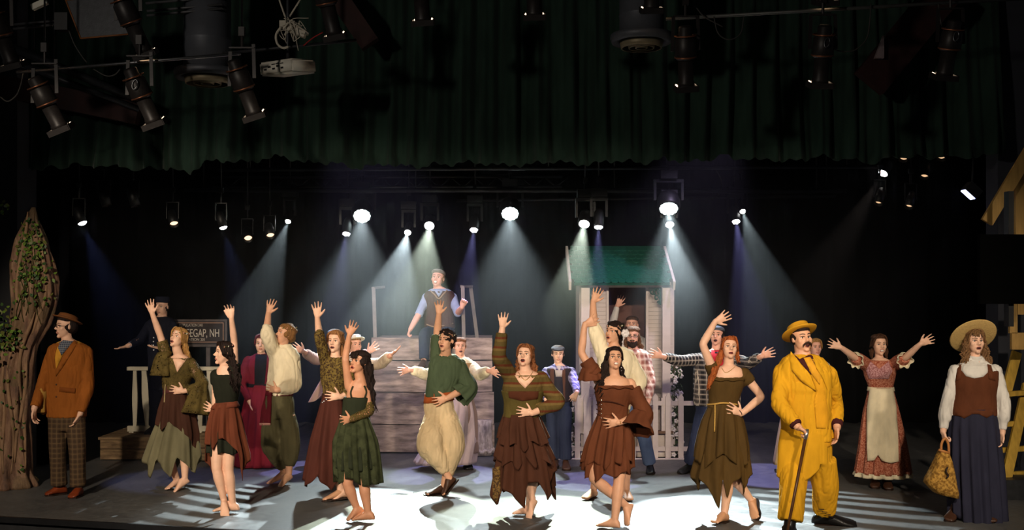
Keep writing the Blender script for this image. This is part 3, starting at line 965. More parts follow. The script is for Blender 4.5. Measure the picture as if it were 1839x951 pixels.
DS = DP + .75
sg = empty('town_sign', P(366, 760, DS) * np.array((1, 1, 0)) + np.array((0, 0, zt)), 'dark painted town sign on a post reading TREEGAP, NH', 'sign')
k = DS / F
SIGNM = mat('sign_board_paint', (44, 37, 38), .75, .2, 20, .1)
SIGNF = mat('sign_frame_wood', (86, 78, 78), .7, .2, 12, .2, 40)
SIGNL = mat('sign_chalk_white', (198, 190, 178), .8, .1)
SIGNB = mat('sign_border_pink', (176, 138, 118), .8, .1)
def sx(px): return (px - CX) * k
def sz(py): return CAMH - (py - HZ) * k
mesh('post', *boxv((sx(373), DS + .04, (sz(620) + zt) / 2), (.05, .05, sz(620) - zt)), SIGNF, sg, False)
mesh('board', *boxv(((sx(308) + sx(408)) / 2, DS, (sz(574) + sz(621)) / 2), (sx(408) - sx(308), .03, sz(574) - sz(621))), SIGNM, sg, False)
for nm, (x0, x1, y0, y1) in (('frame_rail', (308, 409, 573, 576.5)), ('frame_rail', (308, 409, 618, 622)), ('frame_stile', (405, 409, 576.5, 618)), ('frame_stile', (308, 311, 576.5, 618))):
    mesh(nm, *boxv(((sx(x0) + sx(x1)) / 2, DS - .01, (sz(y0) + sz(y1)) / 2), (sx(x1) - sx(x0), .045, sz(y0) - sz(y1))), SIGNF, sg, False)
for (x0, x1, y0, y1) in ((316, 402, 578.6, 579.8), (316, 402, 613, 614.2), (400.8, 402, 579.8, 613), (316, 317.2, 579.8, 613)):
    mesh('border_line', *boxv(((sx(x0) + sx(x1)) / 2, DS - .0165, (sz(y0) + sz(y1)) / 2), (sx(x1) - sx(x0), .004, sz(y0) - sz(y1))), SIGNB, sg, False)
def text(body, px, py, size, m, par, dist, align='LEFT', name='lettering', sxx=1.0):
    c = bpy.data.curves.new(name, 'FONT'); c.body = body; c.size = size; c.extrude = .0015
    c.align_x = align; c.align_y = 'BOTTOM_BASELINE'
    c.materials.append(m)
    o = bpy.data.objects.new(name, c); COL.objects.link(o)
    o.rotation_euler = (math.pi / 2, 0, 0); o.scale = (sxx, 1, 1)
    me = bpy.data.meshes.new_from_object(o.evaluated_get(bpy.context.evaluated_depsgraph_get()))
    bpy.data.objects.remove(o); o = bpy.data.objects.new(name, me); COL.objects.link(o)
    o.rotation_euler = (math.pi / 2, 0, 0)
    w_ = max(v_.co.x for v_ in me.vertices) - min(v_.co.x for v_ in me.vertices)
    o.scale = (sxx / w_, 1, 1)
    o.parent = par; o.location = P(px, py, dist) - wloc(par)
    return o
text('TREEGAP, NH', 394.5, 604.5, .15, SIGNL, sg, DS - .017, 'RIGHT', sxx=.535)
text('POPULATION 340', 364, 585.8, .05, SIGNL, sg, DS - .017, 'RIGHT', sxx=.30)
text('ELEVATION 201', 369, 611.5, .05, SIGNL, sg, DS - .017, 'RIGHT', sxx=.30)

# ------------------------------------------------------------------ plank wagon
WAG = twotone('weathered_wagon_boards', (88, 74, 70), (176, 156, 146), 3.2, .3, .68, .8, (1, 4, 5), .35)
DW = dfloor(814)
kw = DW / F
wg = empty('plank_wagon', P(776, 814, DW), 'weathered grey plank wagon with upright side stakes', 'wagon')
def sag_plank(pxl, pxr, y0, y1, d0, m, par, name, sag=3.0, seed=0):
    n = 14; rg = np.random.default_rng(seed); top = []; bot = []
    for i in range(n):
        t = i / (n - 1); x = pxl + (pxr - pxl) * t
        s_ = sag * 4 * t * (1 - t) * .5
        top.append((x, y0 + s_ + rg.uniform(-.3, .3) + .8)); bot.append((x, y1 + s_ + rg.uniform(-.3, .3) - .8))
    ring = [np.array([P(a[0], a[1], d0), P(b[0], b[1], d0), P(b[0], b[1], d0) + (0, .04, 0), P(a[0], a[1], d0) + (0, .04, 0)]) for a, b in zip(top, bot)]
    v, f = loft(ring)
    return mesh(name, v, f, m, par, False)
for i, (y0, y1, xl, xr) in enumerate(((605, 646, 667, 884), (646, 703, 667, 884), (703, 761, 665, 887), (761, 811, 664, 888))):
    sag_plank(xl, xr, y0, y1, DW + (.0, .004, -.003, .003)[i], WAG, wg, 'plank', 3.0 if 0 < i else 1.0, i)
x0, x1 = P(668, 0, DW)[0], P(883, 0, DW)[0]; zt_w = CAMH - (607 - HZ) * kw
mesh('backing_board', *boxv(((x0 + x1) / 2, DW + .07, zt_w / 2 + .01), (x1 - x0 - .02, .04, zt_w - .04)), mat('dark_backing', (30, 25, 24), .9, .1), wg, False)
mesh('deck', *boxv(((x0 + x1) / 2, DW + .58, zt_w - .03), (x1 - x0 - .02, .96, .05)), WAG, wg, False)
for sgn in (x0 + .03, x1 - .03):
    mesh('side_panel', *boxv((sgn, DW + .6, zt_w / 2 - .01), (.05, .98, zt_w - .1)), WAG, wg, False)
STK = mat('stake_wood', (120, 112, 108), .6, .1, 12, .2)
for (xa, ya, xb, yb, dd) in ((671, 516, 674, 606, .06), (831, 513, 833, 606, .06), (845, 513, 857, 606, .32)):
    a_, b_ = P(xa, ya, DW + dd), P(xb, yb, DW + dd)
    mesh('stake', *bar(a_, b_, .045, .035), STK, wg, False)
mesh('stake_crossbar', *bar(P(829, 514, DW + .06), P(847, 514, DW + .32), .04, .03, (0, 0, 1)), STK, wg, False)
mesh('stake_hook', *bar(P(669, 517, DW + .06), P(690, 515, DW + .3), .03, .03, (0, 0, 1)), STK, wg, False)
sk = Acc(); rg = np.random.default_rng(4)
skm = twotone('burlap_cloth', (150, 136, 128), (196, 182, 172), 30, .4, .6, .9, (1, 1, .4), .4)
b0 = P(866, 818, DW - .16)
rings = []
for z, rx in ((0.01, .125), (.05, .14), (.13, .13), (.2, .12), (.27, .115), (.36, .12), (.45, .125)):
    aa = np.linspace(0, 2 * math.pi, 40, endpoint=False)
    rr = rx * (1 + .07 * np.sin(aa * 9) + .03 * np.sin(aa * 5 + z * 20))
    rings.append(np.stack([b0[0] + rr * np.cos(aa), b0[1] + rr * .8 * np.sin(aa), np.full(40, z)], 1))
sa = empty('cloth_sack', (b0[0], b0[1], 0), 'pale gathered cloth sack at the foot of the plank wagon', 'sack')
mesh('sack_body', *loft(rings), skm, sa)
aa = np.linspace(0, 2 * math.pi, 24, endpoint=False)
mesh('ruffle', *tube([(b0[0] + .14 * math.cos(t), b0[1] + .112 * math.sin(t), .065 + .02 * math.sin(t * 9)) for t in np.linspace(0, 6.28, 40)], [.022] * 40, 8), skm, sa)

# ------------------------------------------------------------------ porch house
DH = 13.75
kh = DH / F
SIDW = mat('clapboard_white', (192, 178, 172), .6, .06, 10, .15, 40, 0, (.3, 1, 1))
GRN = mat('green_gloss_shingle', (20, 78, 62), .36, .2, 6, .1, 30, 0, (1, 1, 1), 0, .6)
GRNF = mat('green_fretwork', (26, 66, 54), .5, .1)
hs = empty('porch_house', P(1120, 828, DH) * np.array((1, 1, 0)), 'small white clapboard porch house with green scalloped shingle roof', 'house')
def hx(px, d=DH): return (px - CX) * d / F
def hz(py, d=DH): return CAMH - (py - HZ) * d / F
# base step, corner posts, wall backing
mesh('base_step', *boxv(((hx(1042) + hx(1209)) / 2, DH + .3, .16), (hx(1209) - hx(1042), .9, .30)), SIDW, hs, False)
mesh('threshold', *boxv(((hx(1056) + hx(1204)) / 2, DH - .18, .325), (hx(1204) - hx(1056), .1, .03)), mat('threshold_brown', (96, 70, 52), .6, .15), hs, False)
for a_, b_ in ((1042, 1057), (1186, 1200)):
    mesh('corner_post', *boxv(((hx(a_) + hx(b_)) / 2, DH - .14, (hz(512) + .31) / 2), (hx(b_) - hx(a_), .1, hz(512) - .31)), SIDW, hs, False)
    mesh('post_base', *boxv(((hx(a_) + hx(b_)) / 2, DH - .14, .31 + .22), (hx(b_) - hx(a_) + .03, .13, .44)), SIDW, hs, False)
for a_, b_ in ((1044, 1092), (1161, 1209)):
    mesh('wall_panel', *boxv(((hx(a_) + hx(b_)) / 2, DH + .06, (hz(512) + .31) / 2), (hx(b_) - hx(a_), .04, hz(512) - .31)), mat('panel_tan', (150, 136, 124), .8, .1), hs, False)  # plain tan backing panel behind the clapboards
    n = 35; z0, z1 = .32, hz(514)
    hgt = (z1 - z0) / n
    R = np.array(Matrix.Rotation(math.radians(9), 3, 'X'))
    proto = None
    for i in range(n):
        zc = z0 + (i + .5) * hgt
        loc = ((hx(a_) + hx(b_)) / 2, DH + .03, zc)
        if proto is None:
            proto = mesh('clapboard', *boxv(loc, (hx(b_) - hx(a_), .012, hgt * .95), R), SIDW, hs, False, loc=loc)
        else:
            c = proto.copy(); COL.objects.link(c); c.location = np.array(loc) - wloc(hs)
mesh('side_wall', *boxv((hx(1209), DH + .45, (hz(512) + .31) / 2), (.04, .8, hz(512) - .31)), SIDW, hs, False)
mesh('side_wall', *boxv((hx(1044), DH + .45, (hz(512) + .31) / 2), (.04, .8, hz(512) - .31)), SIDW, hs, False)
# door frame and dark room behind
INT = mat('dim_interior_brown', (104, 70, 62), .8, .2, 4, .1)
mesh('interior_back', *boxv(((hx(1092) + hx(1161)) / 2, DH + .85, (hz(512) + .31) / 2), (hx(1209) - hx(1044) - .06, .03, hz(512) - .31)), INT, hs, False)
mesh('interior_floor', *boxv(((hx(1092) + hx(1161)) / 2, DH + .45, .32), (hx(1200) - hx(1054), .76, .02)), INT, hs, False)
for a_, b_ in ((1089, 1093), (1160, 1164)):
    mesh('door_jamb', *boxv(((hx(a_) + hx(b_)) / 2, DH + .02, (hz(514) + .33) / 2), (hx(b_) - hx(a_), .08, hz(514) - .33)), SIDW, hs, False)
mesh('porch_beam', *boxv(((hx(1040) + hx(1203)) / 2, DH - .14, hz(511)), (hx(1203) - hx(1040), .1, .07)), SIDW, hs, False)
# roof: slab and scalloped shingles row over row
ey, ty = DH - .34, DH + .5
ez, tz = CAMH - (510 - HZ) * ey / F, CAMH - (446 - HZ) * ty / F
sl = math.atan2(tz - ez, ty - ey); LR = math.hypot(tz - ez, ty - ey)
rx0, rx1 = (1031 - CX) * ey / F, (1203 - CX) * ey / F
Rr = np.array(Matrix.Rotation(sl, 3, 'X'))
rc = np.array(((rx0 + rx1) / 2, (ey + ty) / 2, (ez + tz) / 2))
rf = mesh('roof', *boxv(rc, (rx1 - rx0, LR, .03), Rr), GRN, hs, False, loc=rc)
nr, nc = 9, 13
sw = (rx1 - rx0) / nc; sl_h = LR / nr
pts = [(-sw * .48, sl_h * 1.1), (-sw * .48, 0)] + [(sw * .48 * math.sin(t), -sl_h * .32 * math.cos(t)) for t in np.linspace(-1.35, 1.35, 7)] + [(sw * .48, 0), (sw * .48, sl_h * 1.1)]
tv = np.array([(x, y, .0) for x, y in pts]); bvv = tv.copy(); bvv[:, 2] = -.010
v0, f0 = loft([tv, bvv])
Rs = Rr @ np.array(Matrix.Rotation(math.radians(-3.5), 3, 'X'))
proto = None
for r_ in range(nr):
    for c_ in range(nc + (r_ % 2)):
        lx = -(rx1 - rx0) / 2 + (c_ + .5 - .5 * (r_ % 2)) * sw
        if abs(lx) > (rx1 - rx0) / 2 + .01: continue
        ly = -LR / 2 + r_ * sl_h + .01
        pos = rc + Rr @ np.array((lx, ly, .035))
        if proto is None:
            proto = mesh('shingle', v0 @ Rs.T + pos, f0, GRN, rf, False, loc=pos)
        else:
            c = proto.copy(); COL.objects.link(c); c.location = pos - wloc(rf)
mesh('barge_board', *bar(np.array((rx1 + .05, ey - .02, ez - .02)), np.array((rx1 + .05, ty, tz - .02)), .12, .03, (1, 0, 0)), SIDW, hs, False)
mesh('barge_board', *bar(np.array((rx0 - .05, ey - .02, ez - .02)), np.array((rx0 - .05, ty, tz - .02)), .12, .03, (1, 0, 0)), SIDW, hs, False)
# fretwork brackets
for sgn, x_ in ((1, 1058), (-1, 1184)):
    a = Acc()
    def Q(u, w_): return np.array((hx(x_) + sgn * u, DH - .14, hz(516) - w_))
    for pts in ([Q(0, .01), Q(.06, .015), Q(.11, .03), Q(.13, .06), Q(.1, .085), Q(.07, .065)], [Q(.01, .20), Q(.015, .14), Q(.04, .10), Q(.07, .11), Q(.065, .15), Q(.04, .14)],
                [Q(.01, .02), Q(.04, .05), Q(.03, .09), Q(.06, .10), Q(.09, .05), Q(.05, .03)], [Q(.0, .0), Q(.08, .0), Q(.15, .005)], [Q(.005, .0), Q(.005, .12), Q(.005, .22)], [Q(.02, .21), Q(.03, .17), Q(.045, .19)]):
        a.add(*tube(pts, [.010] * len(pts), 6, sub=16))
    build('fretwork_bracket', a, GRNF, hs)
# picket fence in front
DF = dfloor(823)
pf = empty('picket_fence', P(1130, 823, DF), 'white picket fence in front of the porch house', 'fence')
def fx(px): return (px - CX) * DF / F
def fz(py): return CAMH - (py - HZ) * DF / F
wp = .066; ph_ = fz(706)
pv = np.array([(-wp / 2, 0, 0), (wp / 2, 0, 0), (wp / 2, 0, ph_ - .05), (0, 0, ph_), (-wp / 2, 0, ph_ - .05)])
pb = pv + np.array((0, .022, 0)); v0, f0 = loft([pv, pb])
proto = None
for i, px in enumerate((1037, 1053, 1070, 1086, 1103, 1120, 1137, 1158, 1177, 1200, 1223)):
    loc = np.array((fx(px), DF, .004))
    if proto is None: proto = mesh('picket', v0 + loc, f0, SIDW, pf, False, loc=loc)
    else: c = proto.copy(); COL.objects.link(c); c.location = loc - wloc(pf)
for py in (724, 806):
    mesh('rail', *boxv(((fx(1028) + fx(1246)) / 2, DF + .036, fz(py)), (fx(1246) - fx(1028), .026, .055)), SIDW, pf, False)
mesh('base_strip', *boxv(((fx(1000) + fx(1250)) / 2, DF - .05, .006), (fx(1250) - fx(1000), .05, .012)), SIDW, pf, False)
# garden bench rails behind the fence
# flowering vines beside the porch
LEAFD = mat('vine_leaf', (62, 78, 48), .6, .3, 20)
FLW = mat('white_blossom', (222, 212, 210), .7, .06, 20)
def leafcloud(acc, pts, size, rg, mi=0, nper=1):
    for p in pts:
        for _ in range(nper):
            n = unit(rg.normal(size=3)); u = unit(np.cross(n, rg.normal(size=3))); w_ = np.cross(n, u)
            s_ = size * rg.uniform(.6, 1.3)
            acc.add(np.array([p - u * s_, p - w_ * s_ * .45 + n * s_ * .12, p + u * s_, p + w_ * s_ * .45 + n * s_ * .12]), [(0, 1, 2, 3)], mi)
def vine(label, px0, px1, py0, py1, d0, seed, nleaf=260, nfl=60):
    rg = np.random.default_rng(seed)
    xm = (px0 + px1) / 2; wd = (px1 - px0) / 2
    o = empty('flowering_vine', P(xm, HZ, d0) * np.array((1, 1, 0)), label, 'plant')
    z0, z1 = CAMH - (py1 - HZ) * d0 / F, CAMH - (py0 - HZ) * d0 / F
    x0 = (xm - CX) * d0 / F; r = wd * d0 / F
    st = [(x0 + r * .4 * math.sin(t * 9 + seed), d0 + r * .4 * math.cos(t * 9), z1 * t) for t in np.linspace(0, 1, 14)]
    mesh('stem', *tube(st, [.014] * 14, 6, sub=40), mat('vine_stem', (70, 56, 40), .8), o)
    a = Acc(); pts = []
    for _ in range(nleaf):
        t = rg.uniform(); q = unit(rg.normal(size=3)) * r * rg.uniform(.3, 1.05)
        pts.append((x0 + q[0], d0 + q[1], z0 + (z1 - z0) * t + q[2] * .3))
    leafcloud(a, np.array(pts), .03, rg)
    lo = build('foliage', a, LEAFD, o, False); lo['kind'] = 'stuff'
    a = Acc()
    for _ in range(nfl):
        t = rg.uniform(); q = unit(rg.normal(size=3) * (1, .6, 1)) * r * rg.uniform(.6, 1.05)
        c = np.array((x0 + q[0], d0 - abs(q[1]), z0 + (z1 - z0) * t + q[2] * .3))
        for j in range(5):
            b = c + np.array((math.cos(j * 1.257), 0, math.sin(j * 1.257))) * .018
            a.add(*ball(b, (.016, .008, .016), None, 6, 4))
    bo_ = build('blossoms', a, FLW, o); bo_['kind'] = 'stuff'
vine('white flowering vine climbing beside the open side of the porch house', 1202, 1226, 655, 815, 13.62, 3, 300, 46)
vine('white flowering vine between the boy and the porch house', 1024, 1044, 670, 815, 13.62, 9, 260, 34)

# ------------------------------------------------------------------ twisted tree
def bark():
    m, nt, b = _new('draped_bark')
    co = _coord(nt, (1, 1, .28))
    n1 = _noise(nt, co, 9, 6, .65); n2 = _noise(nt, _coord(nt), 3, 3)
    c = _ramp(nt, n1, [(.3, lin((58, 38, 28))), (.5, lin((112, 80, 60))), (.72, lin((158, 126, 96)))])
    c = _mix(nt, _math(nt, 'MULTIPLY', _math(nt, 'GREATER_THAN', n2, .56), .4), c, lin((84, 72, 40)))
    nt.links.new(c, b.inputs['Base Color']); b.inputs['Roughness'].default_value = .75
    _bump(nt, b, n1, .9, .03)
    return m
DT = 11.6
tr = empty('twisted_tree', P(40, 862, DT) * np.array((1, 1, 0)), 'twisted brown stage tree trunk wrapped with ivy', 'tree')
prof = [(372, 57, 63), (395, 45, 68), (430, 30, 82), (470, 22, 93), (505, 22, 100), (540, 24, 100), (580, 22, 88), (620, 8, 66), (660, -10, 58), (710, -22, 53), (760, -26, 50), (810, -28, 50), (850, -32, 54), (866, -40, 62), (873.5, -44, 64)]
pr = np.array(prof, float); ys = np.linspace(372, 873.5, 92); nu = 96
us = np.linspace(0, 2 * math.pi, nu, endpoint=False); V = []
for y in ys:
    xl, xr = np.interp(y, pr[:, 0], pr[:, 1]), np.interp(y, pr[:, 0], pr[:, 2])
    c = P((xl + xr) / 2, y, DT); rx = (xr - xl) / 2 * DT / F
    tw = (y - 372) * .006
    rid = .09 * np.abs(np.sin(us * 4 + tw * 2.0 + .5 * np.sin(tw * 3))) + .06 * np.sin(us * 9 - tw * 3.4) + .05 * np.sin(us * 15 + tw * 7)
    rr = rx * (1 + rid - .04)
    V.append(c + np.stack([rr * np.cos(us), -rr * .8 * np.sin(us), np.zeros(nu)], 1))
mesh('trunk', *loft(V), bark(), tr)
TRV, TRF = loft(V); TBV = BVHTree.FromPolygons(TRV.tolist(), TRF)
BARK2 = mat('bark_ridge', (134, 104, 78), .75, .3, 14, .6, 40, 0, (1, 1, .3))
def on_tree(px, py, off=.01):
    r = unit(ray(px, py)); h = TBV.ray_cast(Vector(CAMP), Vector(r), 40)
    p = np.array(h[0]) if h[0] is not None else P(px, py, DT - .05)
    return p - r * off
for i, pts in enumerate(([(62, 560), (54, 585), (44, 610), (36, 640), (34, 680), (38, 720), (44, 770), (46, 840)], [(30, 600), (18, 640), (14, 690), (20, 740), (24, 790), (20, 850)], [(84, 500), (80, 540), (66, 575), (58, 600)],
                         [(8, 640), (4, 690), (8, 740), (4, 800), (6, 850)], [(48, 640), (46, 690), (40, 730), (30, 780), (26, 830)], [(50, 380), (46, 420), (36, 470), (30, 520), (34, 570)], [(70, 420), (78, 470), (84, 520)])):
    p = [on_tree(a_, b_, -.004) for a_, b_ in pts]
    mesh('bark_ridge', *tube(p, [.008] + [.02] * (len(p) - 2) + [.01], 8, sub=len(p) * 5), BARK2, tr)
# ivy: leaves large enough to pick out, each its own piece
IVY = [mat('ivy_leaf_dark', (44, 72, 26), .5, .3, 20), mat('ivy_leaf_light', (96, 122, 44), .5, .3, 20), mat('ivy_leaf_olive', (92, 96, 40), .5, .3, 20)]
rg = np.random.default_rng(21)
lv = np.array([(0, 0, 0), (.35, .25, .06), (.28, .62, .02), (0, 1.0, -.08), (-.28, .62, .02), (-.35, .25, .06)]) * .05
def ivy_leaf(par, p, n, m, protos, sc):
    u = unit(np.cross(n, rg.normal(size=3))); w_ = unit(np.cross(n, u))
    key = m.name
    if key not in protos:
        o = mesh('ivy_leaf', lv + wloc(par), [(0, 1, 2, 3, 4, 5)], m, par, True); protos[key] = o
    else:
        o = protos[key].copy(); COL.objects.link(o)
    M = Matrix(np.stack([u, w_, n], 1)).to_quaternion()
    o.rotation_mode = 'QUATERNION'; o.rotation_quaternion = M
    o.location = p - wloc(par); o.scale = (sc,) * 3
iv = empty('ivy_creeper', P(55, 560, DT - .1), 'green ivy creeper clinging to the twisted tree trunk', 'plant')
pro = {}
for i in range(290):
    g = rg.uniform()
    if g < .8:
        py = rg.choice([rg.uniform(395, 450), rg.uniform(450, 520), rg.uniform(430, 545)])
        xl, xr = np.interp(py, pr[:, 0], pr[:, 1]), np.interp(py, pr[:, 0], pr[:, 2])
        px = xl + (xr - xl) * np.clip(rg.beta(1.2, 1.5), .02, .98) + rg.uniform(-8, 6)
    elif g < .92: px, py = rg.uniform(0, 40), rg.uniform(590, 625)
    else: px, py = rg.uniform(0, 50), rg.uniform(640, 850)
    p = on_tree(px, py, rg.uniform(.008, .05))
    ivy_leaf(iv, p, unit(np.array((rg.normal(0, .5), -1, rg.normal(0.3, .5)))), IVY[rg.choice(3, p=[.45, .3, .25])], pro, rg.uniform(.6, 1.05))
sts = Acc()
for q in range(9):
    x_ = rg.uniform(34, 82); pts = [on_tree(np.clip(x_ + 10 * math.sin(t * 5 + q), np.interp(410 + t * 140 + q * 4, pr[:, 0], pr[:, 1]) + 6, np.interp(410 + t * 140 + q * 4, pr[:, 0], pr[:, 2]) - 6), 410 + t * 140 + q * 4, .012) for t in np.linspace(0, 1, 10)]
    sts.add(*tube(pts, [.004] * 10, 5))
build('ivy_stems', sts, mat('ivy_stem', (70, 66, 34), .8), iv)
# leafy bush and a high sprig at the very edge
def bush(label, px0, px1, py0, py1, d0, n, seed, name='leafy_branch'):
    rg = np.random.default_rng(seed)
    c = P((px0 + px1) / 2, (py0 + py1) / 2, d0)
    o = empty(name, c, label, 'foliage')
    rx, rz = (px1 - px0) / 2 * d0 / F, (py1 - py0) / 2 * d0 / F
    mesh('branch', *tube([c + (-.9 * rx - .1, .1, -rz * .8), c + (-.3 * rx, .05, -.2 * rz), c + (.2 * rx, 0, .4 * rz)], [.018, .012, .005], 6, sub=12), mat('bush_branch', (70, 52, 34), .8), o)
    pro = {}
    for i in range(n):
        q = rg.normal(size=3) * (.5, .3, .5); q = q / max(1, np.linalg.norm(q))
        ivy_leaf(o, c + q * (rx, .25, rz), unit(np.array((rg.normal(0, .6), -1, rg.normal(.4, .5)))), IVY[rg.choice(3, p=[.35, .3, .35])], pro, rg.uniform(.7, 1.2))
bush('leafy green branch low beside the tree trunk', -40, 26, 545, 645, DT - .25, 150, 5)
bush('leafy green sprig high on the dark pier', -22, 12, 355, 385, DT - .1, 30, 6)
# gravel round the foot of the tree: pebbles too many to count
a = Acc(); rg = np.random.default_rng(8)
for i in range(520):
    t = rg.uniform(-.6, 1.0); px = -30 + rg.uniform(0, 98); py = rg.uniform(853, 876)
    if ((px - 0) / 68) ** 2 + ((py - 864) / 13) ** 2 > 1: continue
    d_ = dfloor(py); p = P(px, py, d_); r_ = rg.uniform(.012, .03)
    p[2] = r_ * .6 + rg.uniform(0, .05) * max(0, 1 - ((px) / 68) ** 2)
    a.add(*ball(p, np.array((1, 1, .7)) * r_ * rg.uniform(.7, 1.2, 3), None, 7, 5))
tag(build('gravel', a, mat('pale_gravel', (196, 172, 132), .8, .3, 25), None), 'pale gravel heaped round the foot of the twisted tree', 'gravel', kind='stuff')

# ------------------------------------------------------------------ wooden tower and ladder at the other side
TIM = mat('pale_timber', (168, 132, 72), .6, .18, 6, .2, 30, 0, (4, 4, .6))
DR = 11.0
tw = empty('timber_tower', P(1836, 900, DR) * np.array((1, 1, 0)), 'unpainted timber tower frame with a slanting brace', 'tower')
mesh('brace', *bar(P(1772, 399, DR - .1), P(1870, 236, DR - .1), .12, .045), TIM, tw, False)
mesh('post', *bar(P(1830, 300, DR), P(1830, 560, DR), .085, .045), TIM, tw, False)
mesh('post', *bar(P(1880, 300, DR), P(1880, 891, DR), .10, .045), TIM, tw, False)
mesh('cross_board', *boxv(P(1842, 612, DR - .03), (.30, .04, .17)), TIM, tw, False)
mesh('short_stud', *bar(P(1819, 545, DR - .03), P(1819, 598, DR - .03), .075, .04), TIM, tw, False)
mesh('cross_board', *boxv(P(1846, 552, DR - .03), (.24, .04, .14)), TIM, tw, False)
ld = empty('wooden_stepladder', P(1815, 890, DR + .1) * np.array((1, 1, 0)), 'yellow wooden stepladder leaning below the timber tower', 'ladder')
LADM = mat('yellow_ladder_wood', (176, 140, 52), .55, .2, 8, .15, 30, 0, (4, 4, .6))
mesh('side_rail', *bar(P(1826, 632, DR + .35), P(1789, 772, DR + .15), .10, .035), LADM, ld, False)
lb = P(1802, 880, DR + .15); lb[2] = .0
mesh('side_rail', *bar(P(1845, 690, DR + .3), P(1801, 885, DR - .02), .10, .035), LADM, ld, False)
mesh('side_rail', *bar(P(1880, 690, DR + .3), P(1862, 885, DR - .02), .10, .035), LADM, ld, False)
for py, xa, xb in ((708, 1796, 1846), (762, 1790, 1846), (808, 1792, 1848), (852, 1800, 1860)):
    mesh('rung', *bar(P(xa, py, DR + .2), P(xb, py - 4, DR + .2), .05, .05, (0, 0, 1)), LADM, ld, False)
mesh('base_block', *boxv(P(1832, 920, DR - .2) * (1, 1, 0) + (0.1, .3, .1), (.55, .5, .2)), DGREY, tw, False)
# flat black panel, a guess for an unidentified black block before the tower
mo = empty('hanging_panel', P(1797, 483, 10.4), 'flat matt black panel hung in front of the timber tower', 'panel')
mc = P(1800, 483, 10.4)
mesh('casing', *boxv(mc + (.02, 0, 0), (.49, .06, .665)), mat('matt_black', (4, 4, 4), .95, .1, spec=.02), mo, False)
mesh('bracket', *boxv(mc + (.1, .08, .1), (.05, .1, 1.3)), BLK, mo, False)
# ------------------------------------------------------------------ overhead rig
def aim(fr, to):
    """rotation whose +Z looks from fr to to"""
    z = unit(np.asarray(to) - np.asarray(fr)); x, y = frame_for(z, (0, 0, 1))
    return np.stack([x, np.cross(z, x), z], 1)
def pipe(name, label, a, b, r=.025, m=None, cat='pipe', group=None, hang=()):
    if not hang: return tag(mesh(name, *tube([a, b], [r, r], 12), m or STEEL, None), label, cat, group)
    o = empty(name, (np.asarray(a) + np.asarray(b)) / 2, label, cat, group)
    mesh('tube', *tube([a, b], [r, r], 12), m or STEEL, o)
    for t in hang:
        q = np.asarray(a) * (1 - t) + np.asarray(b) * t
        mesh('drop_rod', *tube([q, np.array((q[0], q[1], 7.0))], [.009, .009], 6), BLK, o)
    return o

DL = 14.3     # upstage lighting bar
pipe('lighting_bar', 'dark lighting bar carrying the row of moving lights', P(330, 341, DL), P(1520, 343, DL), .03, DGREY, 'bar', hang=(.03, .35, .65, .97))
pipe('lighting_bar', 'thin bar crossing below the moving lights', P(820, 360, DL + .5), P(1500, 352, DL + .5), .02, DGREY, 'bar', hang=(.05, .95))
pipe('lighting_bar', 'pipe just below the hem of the green valance', P(390, 305, DL - .6), P(1580, 300, DL - .6), .022, DGREY, 'bar', hang=(.05, .5, .95))
tru = empty('box_truss', P(560, 330, DL + .1), 'dark box truss behind the moving lights', 'truss')
for py, dd in ((318, 0), (336, 0), (318, .3), (336, .3)):
    mesh('chord', *tube([P(380, py, DL + .2 + dd), P(1010, py - 1, DL + .2 + dd)], [.02, .02], 8), DGREY, tru)
for i in range(15):
    x0 = 390 + i * 42
    mesh('lacing', *tube([P(x0, 318, DL + .2), P(x0 + 21, 336, DL + .2)], [.009, .009], 6), DGREY, tru)
    mesh('lacing', *tube([P(x0 + 21, 336, DL + .2), P(x0 + 42, 318, DL + .2)], [.009, .009], 6), DGREY, tru)

def rod(par, p):
    mesh('drop_rod', *tube([p, np.array((p[0], p[1], 7.0))], [.009, .009], 6), BLK, par)
def yoke(par, c, R, wd, ht, m, r=.014, base=True):
    """U bracket from above down to both sides of the head"""
    x = np.array((1, 0, 0.))
    a = Acc()
    for sgn in (-1, 1):
        a.add(*boxv(c + x * sgn * wd + np.array((0, 0, ht / 2)), (.03, .07, ht)))
    a.add(*boxv(c + np.array((0, 0, ht + .015)), (wd * 2 + .03, .08, .04)))
    build('yoke', a, m, par, False)
    mesh('base_box', *boxv(c + np.array((0, 0, ht + .09)), (.2, .15, .10)), m, par, False)
    a = Acc(); a.add(*tube([c + (0, 0, ht + .13), c + (0, 0, ht + .24)], [.018, .018], 8)); a.add(*boxv(c + np.array((0, 0, ht + .25)), (.05, .06, .06)))
    build('clamp', a, m, par, False); rod(par, c + np.array((0, 0, ht + .27)))

